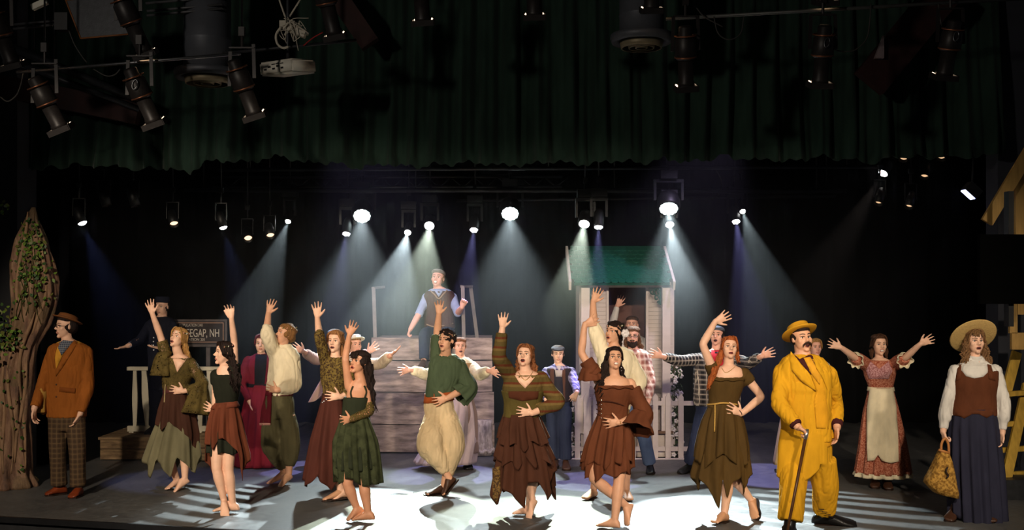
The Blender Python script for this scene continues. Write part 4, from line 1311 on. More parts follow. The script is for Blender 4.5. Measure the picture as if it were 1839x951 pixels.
def add_gobo(l):
    """striped metal pattern in the lamp's gate"""
    l.use_nodes = True; nt = l.node_tree; em = nt.nodes['Emission']
    tc = nt.nodes.new('ShaderNodeTexCoord'); mp = nt.nodes.new('ShaderNodeMapping'); wv = nt.nodes.new('ShaderNodeTexWave')
    mp.inputs['Rotation'].default_value = (0, 0, .35)
    wv.bands_direction = 'Y'; wv.inputs['Scale'].default_value = 6.5; wv.inputs['Distortion'].default_value = 2.2; wv.inputs['Detail'].default_value = 1.5
    nt.links.new(tc.outputs['Normal'], mp.inputs[0]); nt.links.new(mp.outputs[0], wv.inputs[0])
    rp = nt.nodes.new('ShaderNodeMapRange'); rp.inputs[1].default_value = .35; rp.inputs[2].default_value = .75
    nt.links.new(wv.outputs['Fac'], rp.inputs[0]); nt.links.new(rp.outputs[0], em.inputs['Strength'])
def mover(label, px, py, target, power, color, ang, lens=.06, d=DL, col=(1, 1, 1), st=30, kind='spot', ht=.2, blend=.25, group=None, L=.26, gobo=False):
    c = P(px, py, d); T = np.array(target, float)
    R = aim(c, T); z = R[:, 2]
    nm = {'spot': 'moving_spotlight', 'wash': 'moving_wash_light', 'cell': 'led_par_light'}[kind]
    o = empty(nm, c, label, 'stage light', group)
    hc = c - z * L * .55
    v, f = lathe([(lens * .7, -L * .95), (lens * 1.15, -L * .8), (lens * 1.35, -L * .45), (lens * 1.3, -L * .1), (lens * 1.22, -.005), (lens * 1.08, 0), (lens * 1.05, -.02), (.0001, -.025)], c, R, 24, cap=True)
    mesh('head', v, f, BLK, o)
    em = emit('lens_%s_%d' % (kind, int(st * 10 + col[2] * 7 + col[0] * 3)), col, st)
    if kind == 'spot':
        v, f = lathe([(lens, -.012), (lens * .8, .004), (lens * .4, .012), (.0005, .014)], c, R, 24)
        mesh('lens', v, f, em, o)
    elif kind == 'cell':
        for i in range(7):
            q = np.array((0, 0, 0)) if i == 0 else np.array((math.cos(i * 1.0472), math.sin(i * 1.0472), 0)) * lens * .68
            v, f = lathe([(lens * .36, -.012), (lens * .3, .006), (.0005, .012)], c + R @ q, R, 12)
            mesh('led_cell', v, f, em, o)
    else:
        for i in range(19):
            if i == 0: q = np.zeros(3)
            elif i < 7: q = np.array((math.cos(i * 1.0472), math.sin(i * 1.0472), 0)) * lens * .42
            else: q = np.array((math.cos(i * .5236), math.sin(i * .5236), 0)) * lens * .82
            v, f = lathe([(lens * .215, -.012), (lens * .2, .006), (.0005, .012)], c + R @ q, R, 10)
            mesh('led_cell', v, f, em, o)
    yoke(o, hc, R, lens * 1.35 + .025, ht, BLK)
    if power:
        l = spot('lamp', c + z * .03, T, power, color, ang, blend, lens * .5)
        if gobo: add_gobo(l.data)
        l.parent = o; l.location = np.array(l.location) - c
    return o
def fl(px, py): return P(px, py, dfloor(py))
GW = (.86, 1.0, .80); CW = (.80, .96, 1.0); BL = (.30, .38, 1.0); VI = (.42, .40, 1.0)
mover('moving spotlight with a white beam beside the dark truss end', 517, 398, fl(340, 900), 1300, CW, 22, .035, st=22, gobo=True)
mover('small violet cell light beneath the first big wash', 622, 420, fl(560, 840), 700, VI, 22, .05, kind='cell', col=(.93, .9, 1), st=14)
mover('big cyan-white wash light over the curly dark-haired dancer', 650, 388, fl(620, 890), 900, CW, 46, .105, kind='wash', col=(.82, 1, 1), st=26, ht=.22, blend=.6)
mover('small white spotlight between the first wash and the warm-white beam', 732, 418, fl(610, 930), 3000, CW, 26, .042, st=26)
mover('moving spotlight with a pale green beam above the seated man', 771, 406, fl(700, 935), 2800, GW, 26, .062, st=26)
mover('small violet cell light above the wagon stakes', 851, 413, fl(800, 850), 700, VI, 22, .05, kind='cell', col=(.93, .9, 1), st=14)
mover('big cyan-white wash light over the middle of the stage', 916, 384, fl(920, 890), 900, CW, 46, .105, kind='wash', col=(.82, 1, 1), st=26, ht=.22, blend=.6)
mover('moving spotlight with a pale green beam beside the porch roof', 1049, 403, fl(960, 930), 2800, GW, 26, .062, st=26, d=13.2)
mover('small violet cell light right above the porch roof', 1075, 408, fl(1066, 862), 700, VI, 22, .05, kind='cell', col=(.93, .9, 1), st=14, d=13.2)
mover('big cyan-white wash light over the porch house end', 1201, 375, fl(1220, 900), 900, CW, 46, .105, kind='wash', col=(.82, 1, 1), st=26, ht=.22, blend=.6, d=13.2)
mover('small white spotlight under the wash over the porch house', 1203, 404, fl(1290, 930), 3000, CW, 26, .05, st=26, d=13.25)
mover('moving spotlight with a white beam at the far end of the bar', 1334, 380, fl(1500, 920), 1300, CW, 22, .036, st=22, gobo=True)
mover('small violet cell light at the far end of the bar', 1322, 398, fl(1390, 850), 700, VI, 24, .05, kind='cell', col=(.93, .9, 1), st=14)

def can(label, px, py, aimpx, d, lens=.075, L=.22, power=0, color=(1, .7, .4), ang=30, m=None, st=6, col=(1, .6, .3), name='par_can', group=None, rim=True):
    """short can lamp: barrel, lens, yoke, clamp"""
    c = P(px, py, d); T = np.asarray(aimpx, float); R = aim(c, T); z = R[:, 2]
    o = empty(name, c, label, 'stage light', group)
    v, f = lathe([(lens * .45, -L), (lens * .8, -L * .92), (lens, -L * .55), (lens, 0), (lens * .93, 0), (lens * .9, -.05), (.0005, -.055)], c, R, 22)
    mesh('barrel', v, f, BLK, o)
    dz_ = 0.0 if name == 'amber_can' else .047
    v, f = lathe([(lens * .88, -.045 + dz_), (lens * .6, -.03 + dz_), (.0005, -.02 + dz_)], c, R, 22)
    mesh('lens', v, f, emit('lens_%s_%d' % (name, int(st * 100 + col[2] * 10)), col, st), o)
    hc = c - z * L * .5
    a = Acc()
    for sgn in (-1, 1): a.add(*boxv(hc + (sgn * (lens + .015), 0, .09), (.008, .03, .2)))
    a.add(*boxv(hc + (0, 0, .19), (lens * 2 + .04, .03, .01)))
    build('yoke', a, BLK, o, False)
    a = Acc(); a.add(*tube([hc + (0, 0, .19), hc + (0, 0, .33)], [.012, .012], 8)); a.add(*boxv(hc + (0, 0, .34), (.05, .06, .06)))
    build('clamp', a, BLK, o, False); rod(o, hc + (0, 0, .36))
    if power:
        l = spot('lamp', c + z * .02, T, power, color, ang, .5, lens * .6); l.parent = o; l.location = np.array(l.location) - c
    return o
# blue side cans
can('blue-white can lamp over the tree end of the stage', 148, 400, fl(330, 860), 12.45, .055, .2, 260, BL, 34, st=22, col=(.9, .92, 1), name='blue_can')
can('blue-white can lamp between the amber cans', 401, 408, fl(520, 850), 12.8, .05, .2, 220, BL, 34, st=22, col=(.9, .92, 1), name='blue_can')
can('pinkish white can lamp under the valance beyond the last beam', 1586, 311, fl(1250, 880), 13.0, .06, .2, 200, (1, .82, .72), 24, st=24, col=(1, .9, .88), name='pink_can')
# amber cans below the valance, side on to the audience
for lb, px, py, tx, ty, dd in (('amber-lit can lamp nearest the tree under the valance', 192, 369, 330, 840, 12.9), ('amber-lit can lamp second from the tree under the valance', 244, 370, 380, 840, 12.9),
                               ('amber-lit can lamp pointing down over the town sign', 313, 403, 420, 900, 13.2), ('tiny amber-lit can lamp below the white spotlight', 446, 429, 520, 900, 14.0),
                               ('amber-lit can lamp beside the white spotlight', 486, 424, 560, 880, 14.0)):
    can(lb, px, py, fl(tx, ty), dd, .058, .24, 0, st=2.2, col=(1, .60, .36), name='amber_can')
for lb, px, py, tx, ty, dd in (('upper amber can lamp in the dark cluster by the wooden tower', 1622, 287, 1500, 900, 12.8), ('outer amber can lamp in the dark cluster by the wooden tower', 1660, 318, 1560, 900, 12.8),
                               ('lowest amber can lamp in the dark cluster by the wooden tower', 1632, 372, 1500, 880, 12.8), ('inner amber can lamp in the dark cluster by the wooden tower', 1577, 366, 1450, 880, 12.8),
                               ('amber can lamp tucked under the valance hem above the cluster', 1690, 285, 1600, 900, 12.8)):
    can(lb, px, py, fl(tx, ty), dd, .052, .22, 0, st=.9, col=(1, .62, .34), name='amber_can')
# flat blue flood
fo_ = empty('flood_light', P(1745, 342, 12.4), 'flat flood lamp with a blue edge hanging by the wooden tower', 'stage light')
c = P(1745, 342, 12.4); Rf = np.array(Matrix.Rotation(math.radians(-40), 3, 'Y')) if False else np.array(Matrix.Rotation(math.radians(42), 3, 'Y'))
mesh('housing', *boxv(c, (.17, .14, .12), Rf), DGREY, fo_, False)
mesh('lens', *boxv(c + Rf @ np.array((0, 0, -.064)), (.15, .12, .008), Rf), emit('flood_blue', (.55, .6, 1), 5), fo_, False)
mesh('hanger', *tube([c, c + (0.02, 0, .35), c + (.02, 0, 7 - c[2])], [.012, .012, .009], 8), DGREY, fo_)

# ------------------------------------------------------------------ lamps hung in front of the valance
DE = 9.6
EB = mat('lamp_barrel', (38, 34, 33), .45, .2, 20, .05, 60, .3)
def profile_lamp(label, px, py, ln, tilt, sc=1.0, d=DE, yaw=0, carab=False):
    """ellipsoidal lamp seen from behind: cap, reflector, barrel, open gel frame; (px,py) is the mouth"""
    c = P(px, py, d); L = ln * d / F
    z = np.array((math.sin(math.radians(tilt)), .35, -math.cos(math.radians(tilt)))); z = unit(z)
    x, y = frame_for(z, (0, 1, 0)); R = np.stack([x, np.cross(z, x), z], 1)
    r = .085 * sc
    o = empty('profile_spotlight', c, label, 'stage light', 'profile spotlights hung before the valance')
    v, f = lathe([(r * .5, -L), (r * .7, -L * .97), (r * .72, -L * .84), (r * 1.05, -L * .78), (r * 1.12, -L * .52), (r * .95, -L * .46)], c, R, 20)
    mesh('reflector_housing', v, f, EB, o)
    v, f = lathe([(r * .78, -L * .5), (r * .78, -L * .12), (r * .86, -L * .1), (r * .86, -L * .02)], c, R, 20)
    mesh('barrel', v, f, EB, o)
    a = Acc()
    for i in range(4):
        q = [(1, 0), (-1, 0), (0, 1), (0, -1)][i]
        a.add(*boxv(c + R @ np.array((q[0] * r * 1.12, q[1] * r * 1.12, .0)), (.012 if q[0] else r * 2.2, .012 if q[1] else r * 2.2, .05), R))
    build('gel_frame', a, EB, o, False)
    v, f = lathe([(r * .8, .0), (r * .5, .012), (.0005, .016)], c, R, 18)
    mesh('lens', v, f, emit('profile_lens', (1, .62, .34), 3.0), o)
    for sgn in (-1, 1):
        mesh('light_leak', *boxv(c + R @ np.array((sgn * r * .75, -r * .86, -.012)) , (r * .5, .006, .016), R @ rotm(0, 0, sgn * 28)), emit('lamp_leak', (1, .74, .5), 3.2), o, False)
    hc = c - z * L * .6
    a = Acc()
    for sgn in (-1, 1): a.add(*bar(hc + x * sgn * r * 1.35, hc + x * sgn * r * 1.25 + np.array((0, 0, .3)), .03, .01))
    a.add(*boxv(hc + (0, 0, .3), (r * 2.6, .03, .012)))
    build('yoke', a, EB, o, False)
    a = Acc(); a.add(*tube([hc + (0, 0, .3), hc + (0, 0, .42)], [.013, .013], 8)); a.add(*boxv(hc + (0, 0, .44), (.05, .05, .08)))
    build('clamp', a, EB, o, False); rod(o, hc + (0, 0, .47))
    for q in (-.84, -.5):
        v, f = lathe([(r * 1.1, q * L - .006), (r * 1.16, q * L - .006), (r * 1.16, q * L + .006), (r * 1.1, q * L + .006), (r * 1.1, q * L - .006)], c, R, 20, cap=False)
        mesh('vent_ring', v, f, mat('copper_ring', (132, 84, 60), .35, .1, metal=.7), o)
    if carab:
        q = hc + np.array((0, -.12, .03))
        mesh('safety_clip', *tube([q + np.array((math.cos(t) * .022 + math.sin(t) * .008, 0, math.sin(t) * .042)) for t in np.linspace(0, 6.28, 14)], [.005] * 14, 6), STEEL, o)
    return o
profile_lamp('profile spotlight cut by the frame edge above the pier', 24, 118, 110, 14)
profile_lamp('profile spotlight hanging lowest over the tree, beside the dark red beams', 110, 232, 100, 22)
profile_lamp('profile spotlight below the grey speaker panel', 262, 98, 120, 20)
profile_lamp('profile spotlight with a steel clip beside the round duct outlet', 278, 222, 105, 20, carab=True)
profile_lamp('profile spotlight between the round duct outlet and the projector', 458, 208, 105, 18)
profile_lamp('profile spotlight beside the white cable bundle', 602, 66, 120, 12)
profile_lamp('short profile spotlight over the middle of the valance', 760, 40, 90, 4)
profile_lamp('profile spotlight hung high in mid valance', 960, 30, 90, 2)
profile_lamp('profile spotlight above the second round duct outlet', 1170, 18, 90, 2)
profile_lamp('profile spotlight left of the cable loops', 1232, 158, 110, 4)
profile_lamp('profile spotlight cut by the frame top above the cable loops', 1482, 4, 90, 0)
profile_lamp('profile spotlight with a clip hanging straight below the cable loops', 1472, 152, 105, 0, carab=True)
profile_lamp('profile spotlight with a clip beside the dark red beam', 1695, 138, 100, -4, carab=True)

pipe('hanging_pipe', 'bright steel pipe running past the round duct outlet', P(30, 130, DE + .15), P(432, 96, DE - .1), .014)
pipe('hanging_pipe', 'grey steel pipe sloping above the cable loops', P(1196, 34, DE + .1), P(1860, -4, DE), .016, mat('dull_steel', (84, 84, 82), .5, .1, metal=.6))
pipe('hanging_pipe', 'dark pipe above the projector', P(400, 96, DE + .3), P(640, 72, DE + .3), .014, DGREY)
for nm, lb, a_, b_ in (('conduit', 'upper dark conduit beside the grey speaker panel', (26, 44), (106, 37)), ('conduit', 'lower dark conduit beside the grey speaker panel', (24, 52), (106, 43)),
                       ('conduit', 'upper dark conduit over the duct', (262, 6), (400, -6)), ('conduit', 'middle dark conduit over the duct', (264, 20), (400, 8)), ('conduit', 'lower dark conduit over the duct', (264, 28), (400, 15))):
    pipe(nm, lb, P(*a_, DE + .5), P(*b_, DE + .5), .012, mat('conduit_grey', (74, 74, 76), .5, .1, metal=.3))
pipe('slanting_pipe', 'thick dark slanting pipe above the hanging lamps', P(15, 82, DE + .9), P(240, 176, DE + 1.2), .04, DGREY, hang=(.2,))
pipe('slanting_pipe', 'thin dark slanting pipe under the thick one', P(30, 112, DE + .9), P(250, 196, DE + 1.2), .03, DGREY, hang=(.3,))
for lb, a_, b_, wd in (('dark red roof beam behind the first hanging lamps', (-20, 150), (250, 205), .22), ('dark red roof beam above the steel clip lamp', (1560, 150), (1700, -20), .35), ('dark red roof beam beside the white cable bundle', (590, -30), (665, 80), .2)):
    tag(mesh('roof_beam', *bar(P(*a_, 11.1), P(*b_, 11.1), wd, .12), RUST, None, False), lb, 'beam')
tag(mesh('roof_wedge', *loft([np.array([P(1572, 104, 10.95), P(1588, 104, 10.95), P(1588, 62, 10.95)]), np.array([P(1572, 104, 10.95), P(1588, 104, 10.95), P(1588, 62, 10.95)]) + (0, .06, 0)]), mat('wedge_grey', (120, 106, 108), .7), None, False), 'small grey wedge on the dark red roof beam', 'bracket')
# ducts
def duct(label, px0, px1, pyt, pyb, d, fl0, fl1):
    k = d / F; xc = ((px0 + px1) / 2 - CX) * k; r = (px1 - px0) / 2 * k
    zb = CAMH - (pyb - HZ) * k; zt_ = CAMH - (pyt - HZ) * k; rf_ = (fl1 - fl0) / 2 * k
    o = empty('air_duct', (xc, d, zb), label, 'duct')
    dm = mat('duct_grey', (74, 76, 82), .5, .12, 6, .1, metal=.2)
    v, f = lathe([(r, zb), (r, zb + (zt_ - zb) * .3), (r * 1.02, zb + (zt_ - zb) * .31), (r, zb + (zt_ - zb) * .32), (r, zt_)], (xc, d, 0), None, 36)
    mesh('duct_pipe', v, f, dm, o)
    v, f = lathe([(r * .98, zb + .05), (rf_, zb + .03), (rf_ * 1.02, zb), (rf_ * .96, zb - .05), (rf_ * .7, zb - .03), (rf_ * .66, zb + .02)], (xc, d, 0), None, 40)
    mesh('outlet_flange', v, f, dm, o)
    dm2 = mat('diffuser_tan', (128, 116, 92), .5, .12, metal=.3)
    for q in (.62, .38, .16):
        v, f = lathe([(rf_ * q, zb - .10), (rf_ * q + .012, zb - .10), (rf_ * q + .03, zb - .03), (rf_ * q + .02, zb - .03), (rf_ * q, zb - .10)], (xc, d, 0), None, 36, cap=False)
        mesh('diffuser_ring', v, f, dm2, o)
    return o
duct('grey air duct with a round diffuser above the steel pipe', 331, 414, -60, 132, 10.3, 304, 420)
duct('grey air duct with a round diffuser over the middle right of the valance', 1112, 1192, -60, 68, 10.3, 1096, 1206)
# speaker panel
sp = empty('speaker_panel', P(180, 40, DE + .4), 'square dark grey panel speaker with an orange edge above the first lamps', 'speaker')
pp = [(118, 0), (206, -8), (244, 60), (145, 69)]
v = np.array([P(*q, DE + .4) for q in pp]); mesh('panel_face', *loft([v, v + (0, .05, 0)]), DGREY, sp, False)
for i in range(4):
    a_, b_ = v[i], v[(i + 1) % 4]
    mesh('edge_strip', *tube([a_, b_], [.008, .008], 6), mat('edge_orange', (120, 74, 40), .6), sp)
mesh('tin_canister', *tube([P(168, 2, DE), P(174, -4, DE)], [.02, .02], 10), OFFW, sp) if False else None
tag(mesh('mount_box', *boxv(P(113, 40, DE + .45), (.12, .1, .16)), BLK, None, False), 'small black junction box beside the grey panel speaker', 'box')
tag(mesh('pale_block', *bar(P(58, 14, DE + .2), P(84, 2, DE + .2), .05, .05), OFFW, None, False), 'small pale block at the frame top over the pier', 'block')
# projector
DJ = 9.9; pj = empty('projector', P(518, 125, DJ), 'white video projector hung under the rig', 'projector')
ca = np.array([P(466, 110, DJ), P(500, 103, DJ), P(540, 103, DJ), P(540, 127, DJ), P(505, 131, DJ), P(466, 131, DJ)])
cb = np.array([P(505, 104, DJ + .3), P(530, 100, DJ + .3), P(566, 117, DJ + .3), P(566, 140, DJ + .3), P(535, 140, DJ + .3), P(505, 135, DJ + .3)])
fr_ = np.array([P(466, 111, DJ), P(503, 103, DJ), P(537, 103, DJ), P(537, 128, DJ), P(503, 131, DJ), P(466, 131, DJ)])
off = np.array((.26, .38, -.02))
bx_ = boxv((0, 0, 0), (.37, .42, .13))[0]; Rp = np.array(Matrix.Rotation(math.radians(-30), 3, 'Z'))
v, f = boxv(P(517, 122, DJ + .15), (.40, .34, .125), Rp @ np.array(Matrix.Rotation(math.radians(8), 3, 'X')))
bmx = bmesh.new(); vs = [bmx.verts.new(q) for q in v]; [bmx.faces.new([vs[i] for i in q]) for q in f]
bmesh.ops.bevel(bmx, geom=list(bmx.edges), offset=.018, segments=3, affect='EDGES'); bmx.verts.ensure_lookup_table()
for i_, q in enumerate(bmx.verts): q.index = i_
mesh('case', [tuple(q.co) for q in bmx.verts], [[w_.index for w_ in q.verts] for q in bmx.faces], OFFW, pj, True); bmx.free()
RpX = Rp @ np.array(Matrix.Rotation(math.radians(8), 3, 'X'))
pc = P(517, 122, DJ + .15)
for i in range(5):
    mesh('port', *boxv(pc + RpX @ np.array((-.12 + i * .05, -.172, -.01 + .02 * (i % 2))), (.03, .006, .016), RpX), BLK, pj, False)
for i in range(3):
    mesh('vent_slot', *boxv(pc + RpX @ np.array((-.02 + i * .05, -.172, .03)), (.04, .006, .008), RpX), BLK, pj, False)
mesh('lens_housing', *tube([pc + RpX @ np.array((.08, .16, 0)), pc + RpX @ np.array((.08, .2, 0))], [.045, .045], 16), BLK, pj)
mesh('ceiling_arm', *tube([pc + (0, 0, .05), pc + (0, 0, .25), np.array((pc[0], pc[1], 7.0))], [.018] * 3, 8), DGREY, pj)
# white router box and cable bundle
cbm = mat('white_cable', (176, 168, 152), .6, .1)
cb_ = empty('cable_bundle', P(528, 50, DE + .1), 'tangle of white cables and a pale box above the projector', 'cables')
mesh('junction_box', *boxv(P(530, 55, DE + .1), (.20, .08, .06), np.array(Matrix.Rotation(math.radians(22), 3, 'Y'))), cbm, cb_, False)
mesh('box_bracket', *boxv(P(509, 44, DE + .1), (.06, .06, .06)), cbm, cb_, False)
rg = np.random.default_rng(5)
mesh('loop_cable', *tube([P(*q, DE + .05) for q in ((505, 48), (496, 62), (498, 78), (508, 86), (518, 84))], [.011] * 5, 8, sub=24), cbm, cb_)
mesh('hang_cable', *tube([P(500, -5, DE + .1), P(512, 30, DE + .1)], [.008] * 2, 8), cbm, cb_)
mesh('hang_cable', *tube([P(542, -5, DE + .1), P(520, 30, DE + .1)], [.008] * 2, 8), cbm, cb_)
for i in range(12):
    c0 = np.array((528, 52)); pts = [P(*(c0 + rg.normal(size=2) * (14, 16)), DE + .05 + rg.uniform(-.05, .05)) for _ in range(4)]
    mesh('loose_cable', *tube(pts, [.004] * 4, 5, sub=16), cbm, cb_)
rdm = mat('red_cable', (150, 24, 24), .6, .1)
mesh('red_cord', *tube([P(545, 82, DE), P(562, 68, DE), P(580, 58, DE)], [.005] * 3, 6, sub=10), rdm, cb_)
# hanging cables
CBL = mat('black_cable', (48, 46, 44), .6, .1)
for lb, pts in (('drooping cable between the first two hanging lamps', [(0, 174), (14, 182), (30, 170), (38, 150), (42, 132)]), ('cable sagging from the bright steel pipe', [(168, 124), (190, 136), (206, 134), (216, 124)]),
                ('cable falling from the junction box to the steel pipe', [(124, 55), (134, 80), (148, 102), (156, 112)]), ('long cable loop beside the first profile lamp past the valance middle', [(1282, 30), (1290, 60), (1310, 71), (1330, 60), (1336, 30)]),
                ('cable sagging from the sloping pipe to the hanging lamp', [(1488, 84), (1510, 92), (1535, 90), (1556, 70), (1562, 40), (1564, 6)]), ('diagonal cable below the sloping pipe', [(1248, 10), (1265, 30), (1298, 48)]),
                ('cable dropping beside the lamp by the dark red beam', [(1685, 6), (1690, 40), (1702, 74)]), ('loop of cable under the far moving lights', [(1284, 301), (1296, 326), (1290, 350), (1276, 358)])):
    tag(mesh('cable', *tube([P(a_, b_, DE if b_ < 290 else DL - .6) for a_, b_ in pts], [.006] * len(pts), 6, sub=len(pts) * 6), CBL, None), lb, 'cable')

# ------------------------------------------------------------------ theatrical haze hanging upstage
hzm = bpy.data.materials.new('theatre_haze'); hzm.use_nodes = True
nt = hzm.node_tree; nt.nodes.clear()
o_ = nt.nodes.new('ShaderNodeOutputMaterial'); vs_ = nt.nodes.new('ShaderNodeVolumeScatter')
vs_.inputs['Color'].default_value = (.95, .97, 1, 1); vs_.inputs['Density'].default_value = .0115; vs_.inputs['Anisotropy'].default_value = .3
nt.links.new(vs_.outputs[0], o_.inputs['Volume'])
tag(mesh('haze', *boxv((0, 14.55, 1.87), (10.3, 4.9, 3.7)), hzm, None, False), 'thin theatrical haze hanging over the upstage area', 'haze', kind='stuff')
# ------------------------------------------------------------------ the cast
FAIR = skin('skin_fair', (226, 178, 150)); WARMS = skin('skin_warm', (212, 158, 126)); TAN = skin('skin_tan', (192, 136, 104)); ROSY = skin('skin_rosy', (222, 164, 142))
BLOND = hairm('hair_blond', (168, 124, 70)); AUBURN = hairm('hair_auburn', (128, 78, 46)); GINGER = hairm('hair_ginger', (160, 84, 40)); DARK = hairm('hair_dark', (34, 22, 18)); BROWN = hairm('hair_brown', (72, 46, 30)); REDD = hairm('hair_dark_red', (92, 30, 28)); SANDY = hairm('hair_sandy', (132, 92, 52))
BROWM = mat('brow_brown', (84, 54, 36), .7); BROWL = mat('brow_light', (130, 90, 56), .7); BROWD = mat('brow_dark', (30, 20, 16), .7)
SHOEB = mat('black_leather', (22, 20, 20), .35, .2, 20, .1); SHOER = mat('russet_leather', (126, 54, 26), .35, .2, 20, .1); SHOEN = mat('brown_leather', (66, 42, 30), .4, .2, 20, .1); SHOET = mat('tan_slipper', (196, 146, 112), .5, .1)
GOLD = mat('gilt_metal', (190, 150, 70), .3, .1, metal=.8); SILV = mat('silver_metal', (200, 200, 200), .25, .05, metal=.9)
WRL = [mat('petal_white', (222, 214, 196), .7), mat('petal_pink', (196, 140, 122), .7), mat('sprig_green', (88, 92, 50), .7)]
SPEC = mat('spectacle_frame', (40, 30, 26), .3)
LONG = [(0, .062), (.5, .056), (1, .052), (1.5, .046), (1.93, .04)]
LOOSE = [(0, .065), (.5, .068), (1, .068), (1.5, .062), (1.8, .058), (1.93, .04)]
TROU = [(0, .098), (.5, .088), (1, .078), (1.5, .074), (1.95, .076)]
def glasses(p, m=SPEC):
    a = Acc()
    for sx_ in (-1, 1):
        c = np.array((sx_ * .14, -.40, .01))
        pts = [p.hl(c + np.array((math.cos(t) * .085, 0.02 * abs(math.cos(t)), math.sin(t) * .065))) for t in np.linspace(0, 6.28, 16)]
        a.add(*tube(pts, [.008 * p.h] * 16, 5))
        a.add(*tube([p.hl((sx_ * .225, -.38, .02)), p.hl((sx_ * .33, .05, .03))], [.008 * p.h] * 2, 5))
    a.add(*tube([p.hl((-.055, -.40, .02)), p.hl((.055, -.40, .02))], [.008 * p.h] * 2, 5))
    build('spectacles', a, m, p.o)

# 1 ---- man in a russet jacket by the tree
p = Fig('man in russet corduroy jacket, brown hat and glasses standing by the tree', 118, foot=887, H=1.78, skinm=FAIR)
p.torso([(608, 113, 133), (615, 101, 147), (624, 91, 159), (640, 87, 160), (680, 88, 153), (720, 86, 151), (750, 88, 152), (772, 92, 150)], k=.68)
p.head(117, 586, 43, -48, 4, 0, neck=(122, 614))
p.arm('a', (97, 630), (76, 690), (62, 732), (61, 753), (-1, -1, 0), 'r', 'c', 'relaxed')
p.arm('b', (154, 632), (158, 694), (144, 742), (137, 760), (1, -1, 0), 'l', 'c', 'relaxed')
p.leg('a', (105, 755), (104, 815), (107, 873), (84, 888), -.03)
p.leg('b', (136, 755), (139, 815), (140, 876), (129, 893), -.03)
p.body(); p.face(BROWM, browup=0)
tw_ = plaid('brown_check_trousers', (82, 64, 46), (66, 50, 38), (112, 88, 62), .05)
p.pants('trousers', tw_, 735, [(0, .10), (.5, .09), (1, .082), (1.5, .078), (1.96, .082)])
p.top('sweater_and_shirt', cloth('mustard_knit', (196, 138, 46)), 612, 700, out=-.004, fold=.002)
jk = p.top('jacket', cloth('russet_corduroy', (142, 80, 28), bump=.5), 616, 748, {'a': [(0, .07), (.5, .066), (1, .06), (1.5, .055), (1.95, .05)], 'b': [(0, .07), (.5, .066), (1, .06), (1.5, .055), (1.92, .05)]}, out=.012, fold=.008)
p.patch('sweater_front', [(103, 622), (113, 620), (119, 624), (101, 662), (98, 640)], cloth('mustard_knit', (196, 138, 46)), .012, parent=jk)
p.patch('shirt_collar', [(104, 616), (114, 610), (128, 612), (135, 610), (124, 622), (110, 638), (107, 630), (104, 624)], plaid('grey_check_shirt', (92, 98, 112), (60, 64, 78), (150, 150, 150), .02), .016, parent=jk)
p.patch('lapel', [(133, 610), (140, 614), (128, 634), (113, 658), (100, 676), (100, 664), (112, 642), (124, 622)], cloth('russet_corduroy', (142, 80, 28)), .02, parent=jk)
p.patch('lapel', [(103, 620), (100, 632), (97, 648), (97, 662), (94, 652), (95, 630)], cloth('russet_corduroy', (142, 80, 28)), .016, parent=jk)
p.patch('pocket_flap', [(107, 694), (136, 697), (135, 706), (106, 703)], cloth('russet_dark', (120, 64, 22)), .012, parent=jk)
p.dots('button', [(101, 690), (101, 712)], SHOEN, .009, parent=jk)
p.hair(DARK, (0, .14, .04), (.345, .37, .40), .02)
p.hat('felt_hat', mat('brown_felt', (112, 66, 30), .8, .12, 20, .2), [(.0005, .24), (.2, .235), (.33, .19), (.37, .06), (.38, 0), (.52, .0), (.56, .02), (.52, -.02), (.36, -.03)], (0, .08, .30), 16, 0, bandm=SHOEN, bandz=(.005, .06, .378), wav=.1)
glasses(p)
p.shoe('a', SHOER); p.shoe('b', SHOER)
st = empty('canvas_satchel', P(77, 715, p.d - .08), 'tan canvas satchel hanging at the hip of the man in russet', 'bag')
bc = P(78, 715, p.d - .05)
a = Acc(); a.add(*ball(bc, (.055, .09, .17), None, 16, 12)); a.add(*boxv(bc + (0, 0, -.05), (.09, .15, .18)))
v, f, n = remesh(a.arr(), a.f, .009, 5); mesh('pouch', v, f, cloth('tan_canvas', (150, 112, 52)), st)
a = Acc(); a.add(*ball(bc + (.0, -.02, .05), (.06, .095, .1), None, 16, 12)); build('flap', a, cloth('tan_canvas_light', (168, 128, 62)), st)
mesh('strap', *tube([bc + (-.01, .05, .12), bc + (0, .06, .2), bc + (.03, .08, .26)], [.012] * 3, 8, sub=12), SHOEN, st)

# 2 ---- man in dark uniform on the platform
p = Fig('man in dark navy uniform and cap with outstretched hand on the plank platform', 288, d=DP + .32, z0=.285, H=1.75, skinm=FAIR)
p.torso([(566, 281, 299), (573, 270, 310), (582, 264, 314), (605, 265, 313), (640, 268, 310), (680, 268, 310), (690, 270, 308)])
p.head(291, 551, 33, -18, 0, neck=(290, 570))
p.arm('a', (269, 584), (251, 610), (231, 620), (216, 625), (-1, -1, 0), 'u', 'c', 'open')
p.arm('b', (309, 584), (314, 618), (290, 625), (271, 622), (-1, -1, 0), 'u', 'c', 'open')
p.leg('a', (280, 685), (279, 730), (278, 765), (272, 776)); p.leg('b', (299, 685), (300, 730), (301, 765), (305, 776))
p.body(.0085); p.face(BROWD)
NAVY = cloth('navy_uniform', (24, 25, 36))
p.pants('trousers', NAVY, 670, TROU)
j = p.top('uniform_coat', NAVY, 568, 700, {'a': LONG, 'b': LONG}, out=.01)
p.dots('button', [(276, 606), (275.5, 613), (275, 620), (276, 628)], SILV, .013, parent=j)
p.patch('shirt_cuff', [(230, 614), (236, 612), (237, 622), (231, 624)], cloth('blue_cuff', (130, 140, 170)), .006)
p.hair(DARK, (0, .13, .06), (.34, .37, .38), .01)
